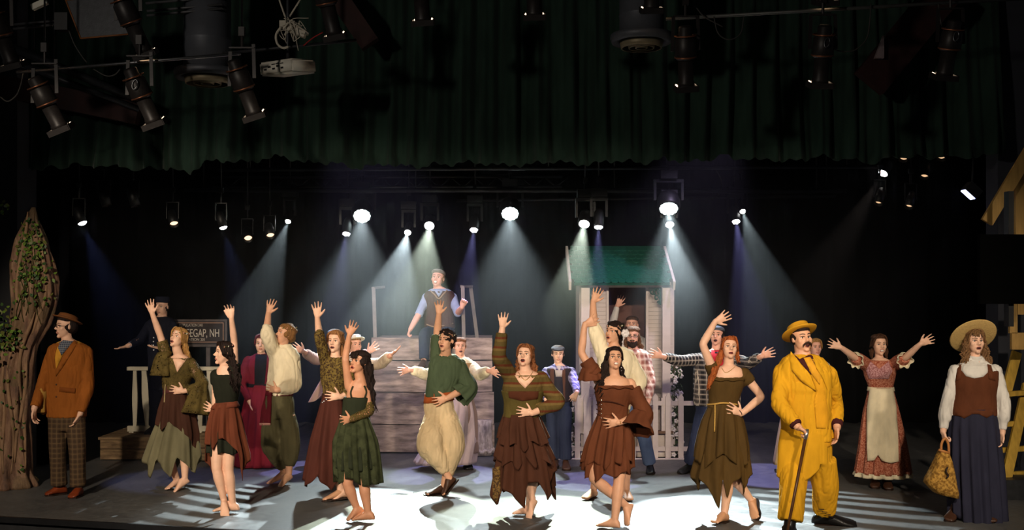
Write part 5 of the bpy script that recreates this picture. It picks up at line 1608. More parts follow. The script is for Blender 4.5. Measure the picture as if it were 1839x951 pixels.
p.hat('uniform_cap', cloth('navy_cap', (26, 28, 42)), [(.0005, .30), (.3, .30), (.36, .27), (.35, .10), (.37, 0), (.36, -.02)], (0, .04, .26), 4, 0)
p.shoe('a', SHOEB); p.shoe('b', SHOEB)

# 3 ---- dancer in olive lace by the sign
p = Fig('dancer in olive lace top with brown and grey-green ragged skirt before the town sign', 318, foot=875, H=1.68, skinm=FAIR)
p.torso([(636, 311, 335), (642, 301, 343), (652, 296, 347), (668, 293, 345), (690, 294, 338), (704, 296, 334), (722, 289, 344), (750, 290, 345)], k=.66)
p.head(320, 607, 38, -26, 23, 4, neck=(321, 638), nr=.046)
p.arm('a', (301, 648), (288, 602), (274, 564), (267, 538), (-1, -1, 0), 'r', 'r', 'open', .9, .6)
p.arm('b', (343, 652), (366, 690), (331, 702), (303, 699), (1, -1, 0), 'a', 'u', 'hip', .9)
p.leg('a', (306, 738), (297, 805), (318, 862), (299, 879), -.05)
p.leg('b', (328, 738), (332, 800), (332, 853), (322, 879), -.02, .05)
p.body(); p.face(BROWL, 'red', .25)
OL = twotone('olive_lace_lining', (58, 48, 26), (92, 78, 42), 60, .42, .58)
LC = lace('olive_lace', (86, 72, 38), .75, 60)
bd = p.top('bodice', OL, 650, 712, out=.004, fold=.004)
p.top('lace_top', LC, 642, 700, {'a': [(0, .062), (.45, .062), (.8, .058)], 'b': [(0, .06), (.6, .058), (1, .056), (1.5, .05), (1.9, .045)]}, out=.014, fold=.004)
p.patch('neckline_inset', [(310, 643), (336, 643), (318, 668)], FAIR, .018)
p.bell('lace_sleeve', LC, 'a', .1, .75, [.07, .10, .13], (.02, -.02, -.36), wave=.02)
p.bell('lace_sleeve', LC, 'b', .9, 1.75, [.06, .10, .16], (.07, 0, -.26), wave=.02)
p.skirt('underskirt', cloth('grey_green_cotton', (104, 98, 74)), [(712, 294, 338), (745, 284, 350), (785, 271, 356), (822, 260, 360)], [(258, 822), (270, 835), (283, 852), (288, 818), (300, 826), (318, 852), (329, 815), (343, 828), (357, 847), (361, 805)], pleats=9, amp=.022)
p.skirt('overskirt', cloth('brown_gauze', (62, 36, 26)), [(704, 294, 337), (730, 286, 346), (755, 281, 352), (775, 279, 356)], [(279, 752), (288, 762), (300, 770), (312, 752), (330, 766), (345, 782), (356, 806)], pleats=10, amp=.016)
p.band('waistband', cloth('plum_band', (84, 46, 44)), 692, 707, .012)
p.cord('beaded_drop', [(297, 690), (296, 705), (295, 722)], mat('bead_pale', (160, 140, 100), .4), .006)
p.hair(BLOND, (0, .13, .10), (.35, .385, .41), .02, line=.33, part=0.0, extra=p.locks([(-.28, .15, 0), (0, .4, -.1), (.3, .2, 0)], [(-.05, .35, -1.1), (.35, .35, -1.3), (.55, .25, -1.2)], 30, .055, .06))
p.wreath(WRL, .30, .1, 14, .035)

# 4 ---- dancer seen from behind her shoulder
p = Fig('dancer turned away in black top and rust brown skirt, one heel lifted', 404, foot=917, H=1.6, skinm=FAIR)
p.torso([(655, 393, 417), (662, 386, 427), (676, 382, 433), (700, 383, 430), (722, 385, 424), (735, 379, 430), (762, 376, 432)], k=.7)
p.head(402, 634, 42, -62, 8, 0, neck=(406, 660), nr=.045)
p.arm('a', (389, 674), (386, 726), (391, 738), (371, 730), (-1, 1, 0), 'd', 'u', 'open', .85)
p.arm('b', (421, 668), (421, 614), (416, 573), (412, 543), (1, -1, 0), 'l', 'l', 'relaxed', .85)
p.leg('a', (393, 765), (389, 840), (401, 893), (405, 921), -.05, .06, r=.95)
p.leg('b', (414, 765), (410, 840), (418, 904), (384, 918), -.02, r=.95)
p.body(); p.face(BROWM, 'red')
BT = cloth('black_green_jersey', (30, 31, 22))
p.top('top', BT, 671, 730, {'a': [(0, .06), (.15, .06), (.3, .057)], 'b': [(0, .06), (.15, .06), (.3, .057)]}, out=.006)
p.skirt('underskirt', cloth('dark_green_satin', (34, 36, 26)), [(740, 378, 430), (775, 372, 434), (815, 373, 436)], [(372, 810), (390, 817), (405, 808), (422, 813), (437, 810)], pleats=9, amp=.018)
p.skirt('overskirt', cloth('rust_brown_jersey', (98, 50, 32)), [(722, 384, 425), (745, 376, 431), (775, 371, 436), (815, 370, 446)], [(370, 792), (380, 796), (392, 804), (398, 786), (412, 782), (424, 794), (433, 806), (439, 862), (446, 826)], pleats=10, amp=.02)
p.band('waistband', cloth('rust_band', (112, 58, 40)), 721, 731, .012, tilt=.1)
p.hair(DARK, (0, .12, .08), (.345, .38, .41), .03, line=.33, part=0.0, extra=p.locks([(-.3, .1, .1), (0, .42, .1), (.3, .2, 0)], [(.42, -.5, -1.15), (.62, -.45, -1.65), (.78, -.3, -1.2)], 48, .055, .09, curls=4))
p.wreath(WRL, .33, .12, 14, .03)

# 5 ---- woman in burgundy
p = Fig('woman in long burgundy dress with black front panel', 468, foot=836, H=1.65, skinm=FAIR)
p.torso([(634, 460, 479), (642, 446, 493), (656, 440, 499), (672, 443, 497), (690, 449, 490), (700, 447, 492), (730, 444, 494)], k=.7)
p.head(469, 617, 33, 6, 2, neck=(469, 638), nr=.045)
p.arm('a', (447, 650), (434, 690), (449, 722), (456, 740), (-1, -1, 0), 'r', 'c', 'relaxed')
p.arm('b', (492, 650), (503, 690), (490, 722), (484, 740), (-1, -1, 0), 'l', 'c', 'relaxed')
p.leg('a', (460, 735), (460, 785), (461, 822), (459, 834)); p.leg('b', (478, 735), (479, 785), (480, 822), (482, 834))
p.body(.0085); p.face(BROWM, 'red')
BUR = cloth('burgundy_wool', (104, 20, 34))
b_ = p.top('bodice', BUR, 634, 700, {'a': [(0, .075), (.3, .08), (.7, .068), (1, .055), (1.5, .046), (1.9, .04)], 'b': [(0, .075), (.3, .08), (.7, .068), (1, .055), (1.5, .046), (1.9, .04)]}, out=.008)
p.skirt('skirt', BUR, [(690, 449, 490), (715, 440, 498), (760, 431, 508), (834, 419, 516)], None, pleats=14, amp=.016)
p.patch('black_front_panel', [(459, 636), (480, 636), (478, 660), (475, 689), (457, 689), (457, 660)], cloth('black_silk', (20, 18, 22)), .012, parent=b_)
p.band('belt', cloth('black_silk', (20, 18, 22)), 688, 694, .012)
p.hair(REDD, (0, .12, .10), (.37, .39, .42), .03, line=.33, part=0.0)
p.shoe('a', SHOEB); p.shoe('b', SHOEB)

# 6 ---- cream-shirted man singing
p = Fig('singing man in blousy cream shirt and olive breeches with raised arm', 502, foot=868, H=1.72, skinm=WARMS)
p.torso([(620, 498, 521), (627, 490, 530), (640, 487, 533), (665, 485, 530), (690, 481, 526), (703, 480, 522), (720, 477, 528), (750, 480, 528)], k=.7)
p.head(511, 600, 39, -54, 18, 0, neck=(510, 626))
p.arm('a', (495, 637), (479, 598), (482, 563), (489, 536), (-1, 1, 0), 'l', 'r', 'open', 1, .7)
p.arm('b', (525, 642), (527, 690), (499, 700), (474, 697), (-1, -1, 0), 'a', 'u', 'hip')
p.leg('a', (489, 745), (489, 800), (512, 850), (482, 869), -.05)
p.leg('b', (515, 745), (522, 800), (519, 846), (511, 869), .02, .06)
p.body(); p.face(BROWL, 'soft', 1.0)
CR = cloth('cream_muslin', (226, 210, 178), bump=.3)
p.pants('breeches', cloth('olive_cotton', (86, 80, 56)), 696, {'a': [(-.12, .08), (.1, .098), (.5, .118), (1, .115), (1.5, .09), (1.8, .05)], 'b': [(-.12, .08), (.1, .098), (.5, .115), (1, .108), (1.5, .085), (1.8, .05)]}, fold=.010)
sh = p.top('shirt', CR, 622, 708, {'a': [(0, .075), (.5, .078), (.9, .08), (1.15, .065), (1.35, .05)], 'b': [(0, .075), (.5, .08), (1, .085), (1.5, .075), (1.9, .045)]}, out=.014, fold=.012)
p.top('collar', CR, 617, 628, out=.012, fold=.003, parent=sh)
p.band('sash', cloth('burgundy_sash', (92, 24, 34)), 698, 709, .016)
p.patch('sash_tail', [(478, 703), (488, 704), (487, 740), (486, 762), (466, 761), (470, 730)], cloth('burgundy_sash', (92, 24, 34)), .03)
p.patch('sash_trim', [(486, 759), (486, 763), (466, 763), (466, 759)], cloth('sash_trim_pink', (196, 140, 130)), .034)
p.hair(SANDY, (0, .13, .10), (.36, .39, .42), .05)
p.wreath(WRL, .33, .12, 13, .032)

# 7 ---- two villagers half hidden behind the dancers
p = Fig('villager in pale pink coat and blue-grey cap with arms spread behind the tall dancer', 600, d=13.2, H=1.74, skinm=ROSY)
p.torso([(626, 591, 610), (634, 580, 621), (648, 577, 624), (690, 578, 622), (720, 580, 621)])
p.head(600, 607, 33, -5, 8, neck=(600, 630))
p.arm('a', (582, 642), (566, 645), (547, 632), (528, 622), (-1, -1, 0), 'u', 'u', 'open')
p.arm('b', (618, 642), (640, 643), (660, 633), (679, 618), (-1, -1, 0), 'c', 'u', 'open')
p.leg('a', (592, 715), (590, 770), (588, 825), (582, 838)); p.leg('b', (610, 715), (611, 770), (613, 825), (617, 838))
p.body(.0085); p.face(BROWM)
PK = cloth('pale_pink_cotton', (206, 168, 156))
p.pants('trousers', cloth('grey_wool', (60, 58, 60)), 700, TROU)
p.top('coat', PK, 628, 716, {'a': LOOSE, 'b': LOOSE}, out=.012)
p.skirt('coat_skirt', PK, [(680, 577, 622), (724, 553, 632)], [(552, 722), (566, 718), (590, 690), (612, 716), (634, 722)], pleats=5, amp=.01)
p.hair(BROWN, (0, .12, .08), (.35, .39, .40), .02); p.flatcap(cloth('blue_grey_tweed', (88, 92, 108)))
p.shoe('a', SHOEB); p.shoe('b', SHOEB)
p = Fig('villager in cream shirt and white straw hat with one arm out before the wagon', 640, d=12.4, H=1.68, skinm=ROSY)
p.torso([(638, 629, 650), (646, 618, 662), (660, 615, 665), (700, 617, 663), (730, 619, 661)])
p.head(638, 619, 33, 34, 4, neck=(639, 642))
p.arm('a', (620, 654), (612, 694), (616, 730), (616, 752), (-1, -1, 0), 'r', 'c', 'relaxed')
p.arm('b', (660, 654), (684, 652), (700, 638), (719, 624), (-1, -1, 0), 'u', 'c', 'open')
p.leg('a', (630, 725), (628, 780), (627, 834), (622, 848)); p.leg('b', (650, 725), (650, 780), (651, 834), (655, 848))
p.body(.0085); p.face(BROWM)
p.pants('trousers', cloth('grey_wool', (60, 58, 60)), 710, TROU)
p.top('shirt', cloth('cream_linen', (214, 192, 168)), 640, 726, {'a': LOOSE, 'b': LOOSE}, out=.012)
p.hair(SANDY, (0, .12, .08), (.35, .39, .40), .02)
p.hat('straw_hat', mat('white_straw', (214, 206, 186), .7, .1, 40, .3), [(.0005, .24), (.3, .24), (.36, .2), (.37, .03), (.5, .01), (.56, 0), (.56, -.02), (.36, -.02)], (0, .1, .26), 16)
p.shoe('a', SHOEB); p.shoe('b', SHOEB)

# 8 ---- tall dancer, maroon skirt
p = Fig('tall dancer in mottled olive top and long maroon brown skirt', 600, foot=893, H=1.73, skinm=FAIR)
p.torso([(638, 590, 614), (645, 580, 624), (656, 576, 628), (680, 577, 624), (700, 581, 618), (712, 580, 617), (735, 576, 622), (760, 578, 622)], k=.66)
p.head(602, 613, 40, -14, 6, 0, neck=(602, 640), nr=.045)
p.arm('a', (585, 650), (574, 606), (570, 571), (569, 544), (-1, 1, 0), 'c', 'r', 'open', .9, 1.2)
p.arm('b', (620, 652), (636, 698), (613, 712), (589, 711), (-1, -1, 0), 'a', 'u', 'hip', .9)
p.leg('a', (590, 755), (598, 820), (612, 882), (582, 898), -.04, r=.95)
p.leg('b', (612, 755), (618, 820), (622, 874), (608, 896), 0, .05, r=.95)
p.body(); p.face(BROWL, 'soft', .25)
MO = twotone('mottled_olive_knit', (52, 34, 20), (112, 92, 44), 55, .42, .56)
p.top('top', MO, 640, 712, {'a': [(0, .058), (.5, .056), (1, .054), (1.25, .05)], 'b': [(0, .056), (.5, .052), (1, .05), (1.5, .044), (1.75, .042)]}, out=.008, fold=.006)
p.skirt('skirt', cloth('maroon_brown_linen', (72, 36, 28)), [(706, 580, 618), (740, 572, 624), (790, 560, 634), (860, 546, 648)], [(545, 860), (552, 871), (562, 862), (573, 848), (588, 860), (602, 874), (616, 852), (632, 858), (650, 848)], pleats=8, amp=.024)
p.band('belt', cloth('dark_belt', (58, 34, 26)), 705, 715, .012)
p.dots('belt_bead', [(579, 722), (582, 720), (586, 717)], SILV, .008)
p.hair(hairm('hair_honey', (146, 100, 62)), (0, .14, .10), (.34, .37, .40), .02, line=.33, part=.08, extra=p.locks([(-.3, .15, 0), (.0, .4, -.1), (.3, .15, 0)], [(-.42, .1, -1.0), (0, .4, -1.1), (.42, .15, -1.05)], 30, .05, .05))
p.shoe('a', SHOET, 'slipper', g=1.12)

# 9 ---- small dark-haired dancer at the front
p = Fig('dark-haired dancer in dark green sheer dress and lace gloves at the front', 645, foot=932, H=1.55, skinm=TAN)
p.torso([(681, 634, 656), (689, 624, 663), (700, 620, 666), (715, 618, 663), (738, 616, 657), (752, 613, 660), (785, 614, 664)], k=.68)
p.head(645, 650, 43, -42, 14, 0, neck=(648, 684), nr=.044)
p.arm('a', (627, 694), (620, 645), (627, 603), (638, 577), (-1, 1, 0), 'l', 'l', 'open', .88, .5)
p.arm('b', (657, 702), (664, 738), (632, 752), (610, 755), (1, -1, 0), 'a', 'u', 'hip', .88)
p.leg('a', (627, 790), (624, 868), (640, 910), (624, 935), -.05, .05, r=1.0)
p.leg('b', (650, 790), (653, 865), (661, 920), (642, 934), -.03, r=1.0)
p.body(); p.face(BROWD, 'red', .15)
DG = cloth('dark_green_crepe', (38, 42, 28))
p.top('bodice', DG, 712, 760, out=.008, fold=.004)
for pts in ([(631, 714), (630, 704), (634, 693)], [(655, 714), (658, 703), (654, 692)]): p.cord('strap', pts, DG, .008)
p.skirt('underskirt', DG, [(745, 614, 660), (775, 606, 670), (810, 602, 676), (835, 602, 678)], [(602, 835), (618, 842), (632, 836), (648, 842), (662, 838), (678, 840)], pleats=12, amp=.018)
p.skirt('sheer_overskirt', lace('sheer_green_tulle', (54, 58, 38), 1.15, 120), [(748, 612, 662), (790, 600, 676), (866, 603, 684)], [(602, 842), (614, 866), (628, 852), (642, 858), (656, 868), (672, 866), (685, 866)], pleats=14, amp=.022)
p.top('lace_glove', lace('olive_lace', (86, 72, 38), .75, 60), 0, -1, {'b': [(.55, .047), (1, .044), (1.5, .042), (1.95, .036), (2.1, .034)]}, fold=0)
p.hair(DARK, (0, .10, .10), (.37, .40, .43), .02, extra=p.locks([(-.1, .3, .1), (.2, .4, .1), (.3, .1, 0)], [(.35, .2, -1.5), (.6, .2, -2.1), (.55, -.05, -1.9)], 46, .06, .07, curls=3) + p.locks([(-.22, -.28, .36), (.22, -.28, .36)], [(-.42, -.28, .22), (-.05, -.4, .18)], 14, .045, .01, spread=.03, rs=.05))
p.dots('earring', [(654, 668)], SILV, .008)

# 10 ---- man seated on the wagon
p = Fig('man in flat cap and brown knitted vest sitting on top of the wagon', 788, d=DW + .26, z0=0, H=1.75, skinm=ROSY)
p.torso([(515, 779, 799), (522, 768, 811), (531, 762, 817), (548, 761, 816), (570, 763, 814), (590, 764, 816), (598, 766, 814)], k=.72)
p.head(786, 500, 33, -12, 16, 3, neck=(788, 519))
p.arm('a', (766, 534), (753, 563), (738, 589), (731, 604), (-1, -1, 0), 'r', 'c', 'fist')
p.arm('b', (813, 534), (822, 562), (829, 552), (836, 538), (-1, -1, 0), 'l', 'u', 'fist')
p.leg('a', (775, 596), (763, 601), (761, 647), (757, 660), -.06, ad=-.36)
p.leg('b', (804, 596), (803, 601), (801, 647), (800, 660), -.06, ad=-.36)
p.body(.0085); p.face(BROWM, 'soft', .9, teeth=True)
p.pants('jeans', cloth('dark_denim', (40, 46, 66)), 582, [(0, .09), (.5, .09), (1, .078), (1.5, .07), (1.95, .068)])
p.top('shirt', cloth('pale_blue_shirt', (150, 160, 190)), 518, 590, {'a': [(0, .06), (.5, .056), (.95, .054), (1.05, .058), (1.12, .05)], 'b': [(0, .06), (.5, .056), (.95, .054), (1.1, .055), (1.2, .05)]}, out=.002, fold=.004)
vt = p.top('knitted_vest', cloth('brown_knit', (74, 52, 50), bump=.5), 522, 588, out=.014, fold=.003)
p.patch('shirt_front', [(778, 518), (798, 518), (788, 533)], cloth('pale_blue_shirt', (150, 160, 190)), .014, parent=vt)
p.cord('vest_trim', [(773, 522), (780, 528), (788, 536), (797, 527), (803, 521)], mat('trim_tan', (150, 124, 104), .8), .009, parent=vt)
p.cord('hem_trim', [(766, 582), (778, 586), (792, 585), (814, 580)], mat('trim_tan', (150, 124, 104), .8), .008, parent=vt)
p.hair(SANDY, (0, .13, .08), (.345, .38, .40), .02); p.flatcap(cloth('grey_tweed_cap', (128, 122, 116)), tilt=14, brim=(0, -.3, .36))
p.shoe('a', SHOEN); p.shoe('b', SHOEN)

# 11 ---- man in green tunic
p = Fig('man in green tunic, orange sash and beige harem trousers with raised arm', 795, foot=886, H=1.7, skinm=WARMS)
p.torso([(634, 788, 811), (640, 778, 822), (652, 772, 832), (675, 770, 828), (700, 766, 818), (712, 764, 812), (730, 762, 815), (752, 766, 814)], k=.7)
p.head(801, 612, 40, -28, 12, 0, dd=-.05, neck=(801, 638))
p.arm('a', (783, 650), (785, 602), (788, 565), (789, 541), (1, 1, 0), 'c', 'r', 'cup')
p.arm('b', (825, 656), (840, 694), (804, 714), (779, 722), (-1, -1, 0), 'a', 'u', 'hip')
p.leg('a', (780, 745), (774, 800), (806, 856), (796, 889), -.06, .06)
p.leg('b', (804, 745), (812, 802), (797, 872), (765, 887), -.02)
p.body(); p.face(BROWD, 'soft', .1)
p.pants('harem_trousers', cloth('beige_cotton', (202, 176, 138)), 706, {'a': [(-.12, .08), (.1, .105), (.4, .13), (.7, .148), (1, .145), (1.4, .11), (1.75, .06), (1.85, .045)], 'b': [(-.12, .08), (.1, .105), (.4, .128), (.7, .138), (1, .13), (1.4, .10), (1.7, .075)]}, fold=.012, freq=6)
GT = cloth('moss_green_linen', (70, 82, 60))
tn = p.top('tunic', GT, 637, 711, {'a': [(0, .07), (.4, .066), (.8, .058), (1.0, .05)], 'b': [(0, .075), (.5, .08), (1, .085), (1.3, .08)]}, out=.014, fold=.012)
p.bell('tunic_sleeve', GT, 'b', .55, 1.45, [.08, .10, .12], (0, 0, -.05), wave=.014, parent=tn)
p.band('sash', cloth('orange_sash', (158, 78, 38)), 704, 720, .016, tilt=.1)
p.hair(DARK, (0, .12, .11), (.37, .40, .42), .07, freq=16)
p.wreath(WRL, .30, .1, 16, .03)
p.shoe('a', SHOEN, 'sandal', g=1.06, sole=True); p.shoe('b', SHOEN, 'sandal', g=1.06)

# 12 ---- villager behind him in vest and long skirt
p = Fig('villager in cream blouse and mauve skirt with arms spread behind the green tunic', 822, foot=842, H=1.66, skinm=ROSY)
p.torso([(640, 816, 838), (648, 803, 850), (660, 800, 853), (690, 806, 848), (702, 808, 846), (730, 802, 850)])
p.head(826, 622, 33, 10, 6, neck=(827, 643))
p.arm('a', (805, 657), (768, 672), (738, 664), (715, 667), (-1, -1, 0), 'u', 'u', 'open')
p.arm('b', (848, 657), (862, 672), (877, 665), (892, 669), (-1, -1, 0), 'u', 'u', 'open')
p.leg('a', (818, 735), (816, 785), (812, 828), (806, 842)); p.leg('b', (836, 735), (837, 785), (838, 828), (843, 842))
p.body(.0085); p.face(BROWM, 'soft', .3)
p.top('blouse', cloth('cream_muslin', (226, 210, 178)), 641, 705, {'a': [(0, .062), (.5, .066), (1, .072), (1.5, .066), (1.85, .055), (1.95, .034)], 'b': [(0, .062), (.5, .066), (1, .072), (1.5, .066), (1.85, .055), (1.95, .034)]}, out=.006, fold=.008)
p.top('vest', cloth('tan_vest', (158, 120, 84)), 650, 712, out=.016, fold=.003)
p.skirt('skirt', cloth('mauve_cotton', (170, 150, 156)), [(702, 808, 846), (740, 796, 854), (790, 770, 858), (830, 744, 853)], None, pleats=12, amp=.018)
p.skirt('apron_overskirt', cloth('dusty_brown_apron', (128, 104, 98)), [(704, 818, 848), (740, 808, 856), (812, 800, 858)], None, pleats=6, amp=.012)
p.hair(AUBURN, (0, .12, .1), (.36, .39, .41), .02)
p.shoe('a', SHOEB, 'boot', .1); p.shoe('b', SHOEB, 'boot', .1)

# 13 ---- auburn-haired dancer in the middle
p = Fig('auburn-haired dancer in striped olive lace top and tiered dark brown skirt at centre', 944, foot=922, H=1.6, skinm=FAIR)
p.torso([(664, 931, 958), (669, 918, 972), (680, 907, 979), (700, 903, 976), (722, 908, 970), (742, 907, 966), (760, 900, 970), (785, 902, 972)], k=.72)
p.head(943, 639, 42, -16, 19, 0, neck=(945, 668), nr=.05, jaw=1.08)
p.arm('a', (917, 676), (896, 640), (902, 590), (904, 559), (-1, 1, 0), 'r', 'r', 'open', 1.05, .5)
p.arm('b', (971, 680), (1002, 722), (957, 741), (931, 739), (1, -1, 0), 'a', 'u', 'hip', 1.05)
p.leg('a', (928, 790), (946, 850), (955, 890), (953, 926), -.02, .07, r=1.0)
p.leg('b', (952, 790), (958, 850), (950, 908), (921, 923), 0, r=1.0)
p.body(); p.face(BROWM, 'red', .6)
ST = stripes('striped_olive_net', [(86, 70, 36), (104, 84, 46), (92, 46, 26), (84, 70, 36)], .085)
p.top('striped_sleeves', ST, 672, 735, {'a': [(0, .075), (.5, .072), (1, .068), (1.5, .058), (1.85, .052)], 'b': [(0, .075), (.5, .072), (1, .07), (1.5, .06), (1.8, .056)]}, out=.008, fold=.006)
p.patch('neckline_inset', [(924, 673), (944, 676), (964, 672), (955, 684), (943, 697), (932, 686)], FAIR, .012)
cs = p.top('corset', cloth('olive_corset', (84, 72, 34)), 700, 748, out=.016, fold=.006)
p.patch('bust_band', [(912, 702), (968, 702), (966, 716), (938, 720), (914, 714)], cloth('brown_band', (80, 42, 26)), .012, parent=cs)
DB = cloth('dark_brown_jersey', (70, 40, 27))
p.skirt('underskirt', DB, [(770, 897, 978), (820, 890, 992), (880, 882, 1002)], [(880, 862), (889, 904), (900, 866), (912, 876), (930, 892), (942, 902), (946, 860), (969, 858), (981, 892), (992, 875), (1002, 842)], pleats=9, amp=.026)
p.skirt('middle_tier', DB, [(752, 902, 970), (790, 894, 982), (830, 886, 998)], [(884, 812), (900, 834), (915, 822), (930, 838), (945, 812), (960, 834), (978, 818), (992, 836), (1000, 820)], pleats=11, amp=.024, phase=1)
p.skirt('top_tier', DB, [(742, 904, 968), (765, 899, 975), (800, 893, 990)], [(892, 784), (908, 800), (925, 790), (942, 806), (958, 786), (975, 798), (992, 786)], pleats=12, amp=.022, phase=2)
p.patch('hanging_tab', [(884, 840), (898, 836), (899, 890), (890, 902), (885, 892)], twotone('tab_brocade', (64, 44, 26), (120, 92, 48), 50), .03)
p.hair(AUBURN, (0, .12, .11), (.36, .39, .43), .03, line=.33, part=0.0, extra=p.locks([(-.3, .1, .05), (0, .42, 0), (.32, .1, .05)], [(-.45, .1, -.85), (0, .4, -.9), (.62, .1, -.9)], 46, .062, .09, curls=2.5))
p.cord('necklace', [(931, 668), (937, 677), (944, 682), (951, 676), (957, 667)], GOLD, .003, .004)

# 14 ---- boy with cap
p = Fig('boy in grey cap, plaid jacket and dark jeans beside the picket fence', 1003, foot=840, H=1.45, skinm=FAIR)
p.torso([(652, 995, 1012), (658, 985, 1022), (667, 979, 1028), (690, 980, 1026), (716, 982, 1024), (735, 984, 1022)])
p.head(1002, 636, 32, 2, 2, neck=(1003, 656), nr=.045)
p.arm('a', (982, 668), (976, 694), (981, 718), (983, 732), (-1, -1, 0), 'r', 'c', 'relaxed')
p.arm('b', (1026, 668), (1033, 690), (1036, 704), (1030, 716), (-1, -1, 0), 'l', 'u', 'relaxed')
p.leg('a', (993, 732), (993, 780), (997, 826), (994, 840), -.02); p.leg('b', (1014, 732), (1015, 780), (1016, 828), (1018, 843), -.02)
p.body(.0085); p.face(BROWM)
p.pants('jeans', cloth('dark_denim', (40, 46, 66)), 720, [(0, .085), (.5, .08), (1, .072), (1.5, .07), (1.92, .072)])
p.top('jacket_sleeves', plaid('lilac_check', (150, 140, 176), (86, 80, 120), (200, 196, 214), .05), 657, 700, {'a': LONG, 'b': LONG}, out=.004, fold=.005)
jk = p.top('plaid_vest', stripes('brown_bar_check', [(48, 38, 40), (96, 64, 52), (48, 38, 40)], .13, 0), 660, 720, out=.016, fold=.004)
p.patch('shirt_front', [(996, 656), (1011, 656), (1009, 676), (998, 676)], cloth('pale_shirt', (196, 184, 180)), .012, parent=jk)
p.patch('overall_bib', [(996, 676), (1010, 676), (1012, 716), (994, 716)], cloth('charcoal_bib', (50, 46, 54)), .012, parent=jk)
p.patch('collar', [(986, 658), (996, 652), (1003, 664), (996, 664)], plaid('lilac_check', (150, 140, 176), (86, 80, 120), (200, 196, 214), .05), .014)
p.patch('collar', [(1020, 658), (1011, 652), (1005, 664), (1012, 664)], plaid('lilac_check', (150, 140, 176), (86, 80, 120), (200, 196, 214), .05), .014)
p.hair(BROWN, (0, .12, .10), (.35, .39, .41), .02); p.flatcap(cloth('grey_boy_cap', (82, 80, 84)), brim=(0, -.32, .30))
p.shoe('a', SHOEN); p.shoe('b', SHOEN)

# 15 ---- dancer in cream shirt behind the brown dress
p = Fig('dancer in cream shirt with white flower in dark hair and raised arm', 1105, foot=892, H=1.76, skinm=WARMS)
p.torso([(620, 1090, 1115), (626, 1078, 1128), (640, 1073, 1138), (670, 1074, 1136), (705, 1078, 1132), (730, 1078, 1130), (765, 1080, 1130)], k=.66)
p.head(1102, 597, 41, -46, 12, 0, neck=(1103, 622))
p.arm('a', (1082, 634), (1066, 584), (1065, 543), (1078, 512), (-1, 1, 0), 'd', 'r', 'open', 1, .7)
p.arm('b', (1130, 638), (1150, 684), (1124, 716), (1104, 722), (1, -1, 0), 'a', 'u', 'hip')
p.leg('a', (1090, 760), (1074, 825), (1066, 879), (1057, 894), -.03, r=.95)
p.leg('b', (1118, 760), (1123, 825), (1125, 880), (1128, 896), -.03, r=.95)
p.body(); p.face(BROWD, 'red', .2)
p.top('shirt', CR, 622, 735, {'a': [(0, .075), (.4, .078), (.8, .075), (1.05, .06)], 'b': [(0, .062), (.5, .07), (1, .072), (1.5, .06), (1.85, .045)]}, out=.008, fold=.010)
p.pants('breeches', cloth('brown_breeches', (112, 82, 54)), 725, [(0, .11), (.5, .115), (.9, .10), (1.1, .07)])
p.hair(DARK, (0, .12, .10), (.355, .39, .425), .05, freq=14, extra=p.locks([(-.2, .3, -.1), (.25, .3, -.1)], [(-.2, .2, -.75), (.3, .2, -.75)], 16, .05, .05))
p.wreath(WRL, .33, .1, 12, .03)
a = Acc(); c = p.hl((.34, -.1, .0)); c = P(1123, 598, p.d - .14)
for j in range(6): a.add(*ball(c + np.array((math.cos(j * 1.05), -.2, math.sin(j * 1.05))) * .022, (.022, .012, .022), None, 8, 6))
build('flower', a, FLW, p.o)
p.shoe('a', SHOET, 'slipper', g=1.1); p.shoe('b', SHOET, 'slipper', g=1.1)

# 16 ---- performer in the doorway
p = Fig('performer in white shirt raising an arm inside the porch doorway', 1130, d=DH + .42, z0=.33, H=1.7, skinm=ROSY)
p.torso([(599, 1125, 1145), (606, 1113, 1155), (620, 1110, 1158), (660, 1112, 1156), (690, 1113, 1155)])
p.head(1135, 583, 32, -12, 8, neck=(1135, 602))
p.arm('a', (1115, 612), (1101, 580), (1108, 550), (1117, 532), (-1, 1, 0), 'r', 'r', 'open')
p.arm('b', (1153, 614), (1158, 648), (1154, 680), (1152, 700), (-1, -1, 0), 'l', 'c', 'relaxed')
p.leg('a', (1124, 685), (1123, 725), (1122, 757), (1118, 768)); p.leg('b', (1144, 685), (1145, 725), (1146, 757), (1150, 768))
p.body(.0085); p.face(BROWM)
p.pants('trousers', cloth('grey_wool', (60, 58, 60)), 675, TROU)
p.top('shirt', cloth('white_shirt', (206, 198, 196)), 602, 690, {'a': LONG, 'b': LOOSE}, out=.01)
p.patch('shoulder_drape', [(1140, 600), (1148, 603), (1158, 640), (1150, 660), (1142, 630)], cloth('olive_drape', (110, 96, 70)), .02)
p.hair(BROWN, (0, .15, .10), (.33, .36, .40), .01)
p.shoe('a', SHOEB); p.shoe('b', SHOEB)

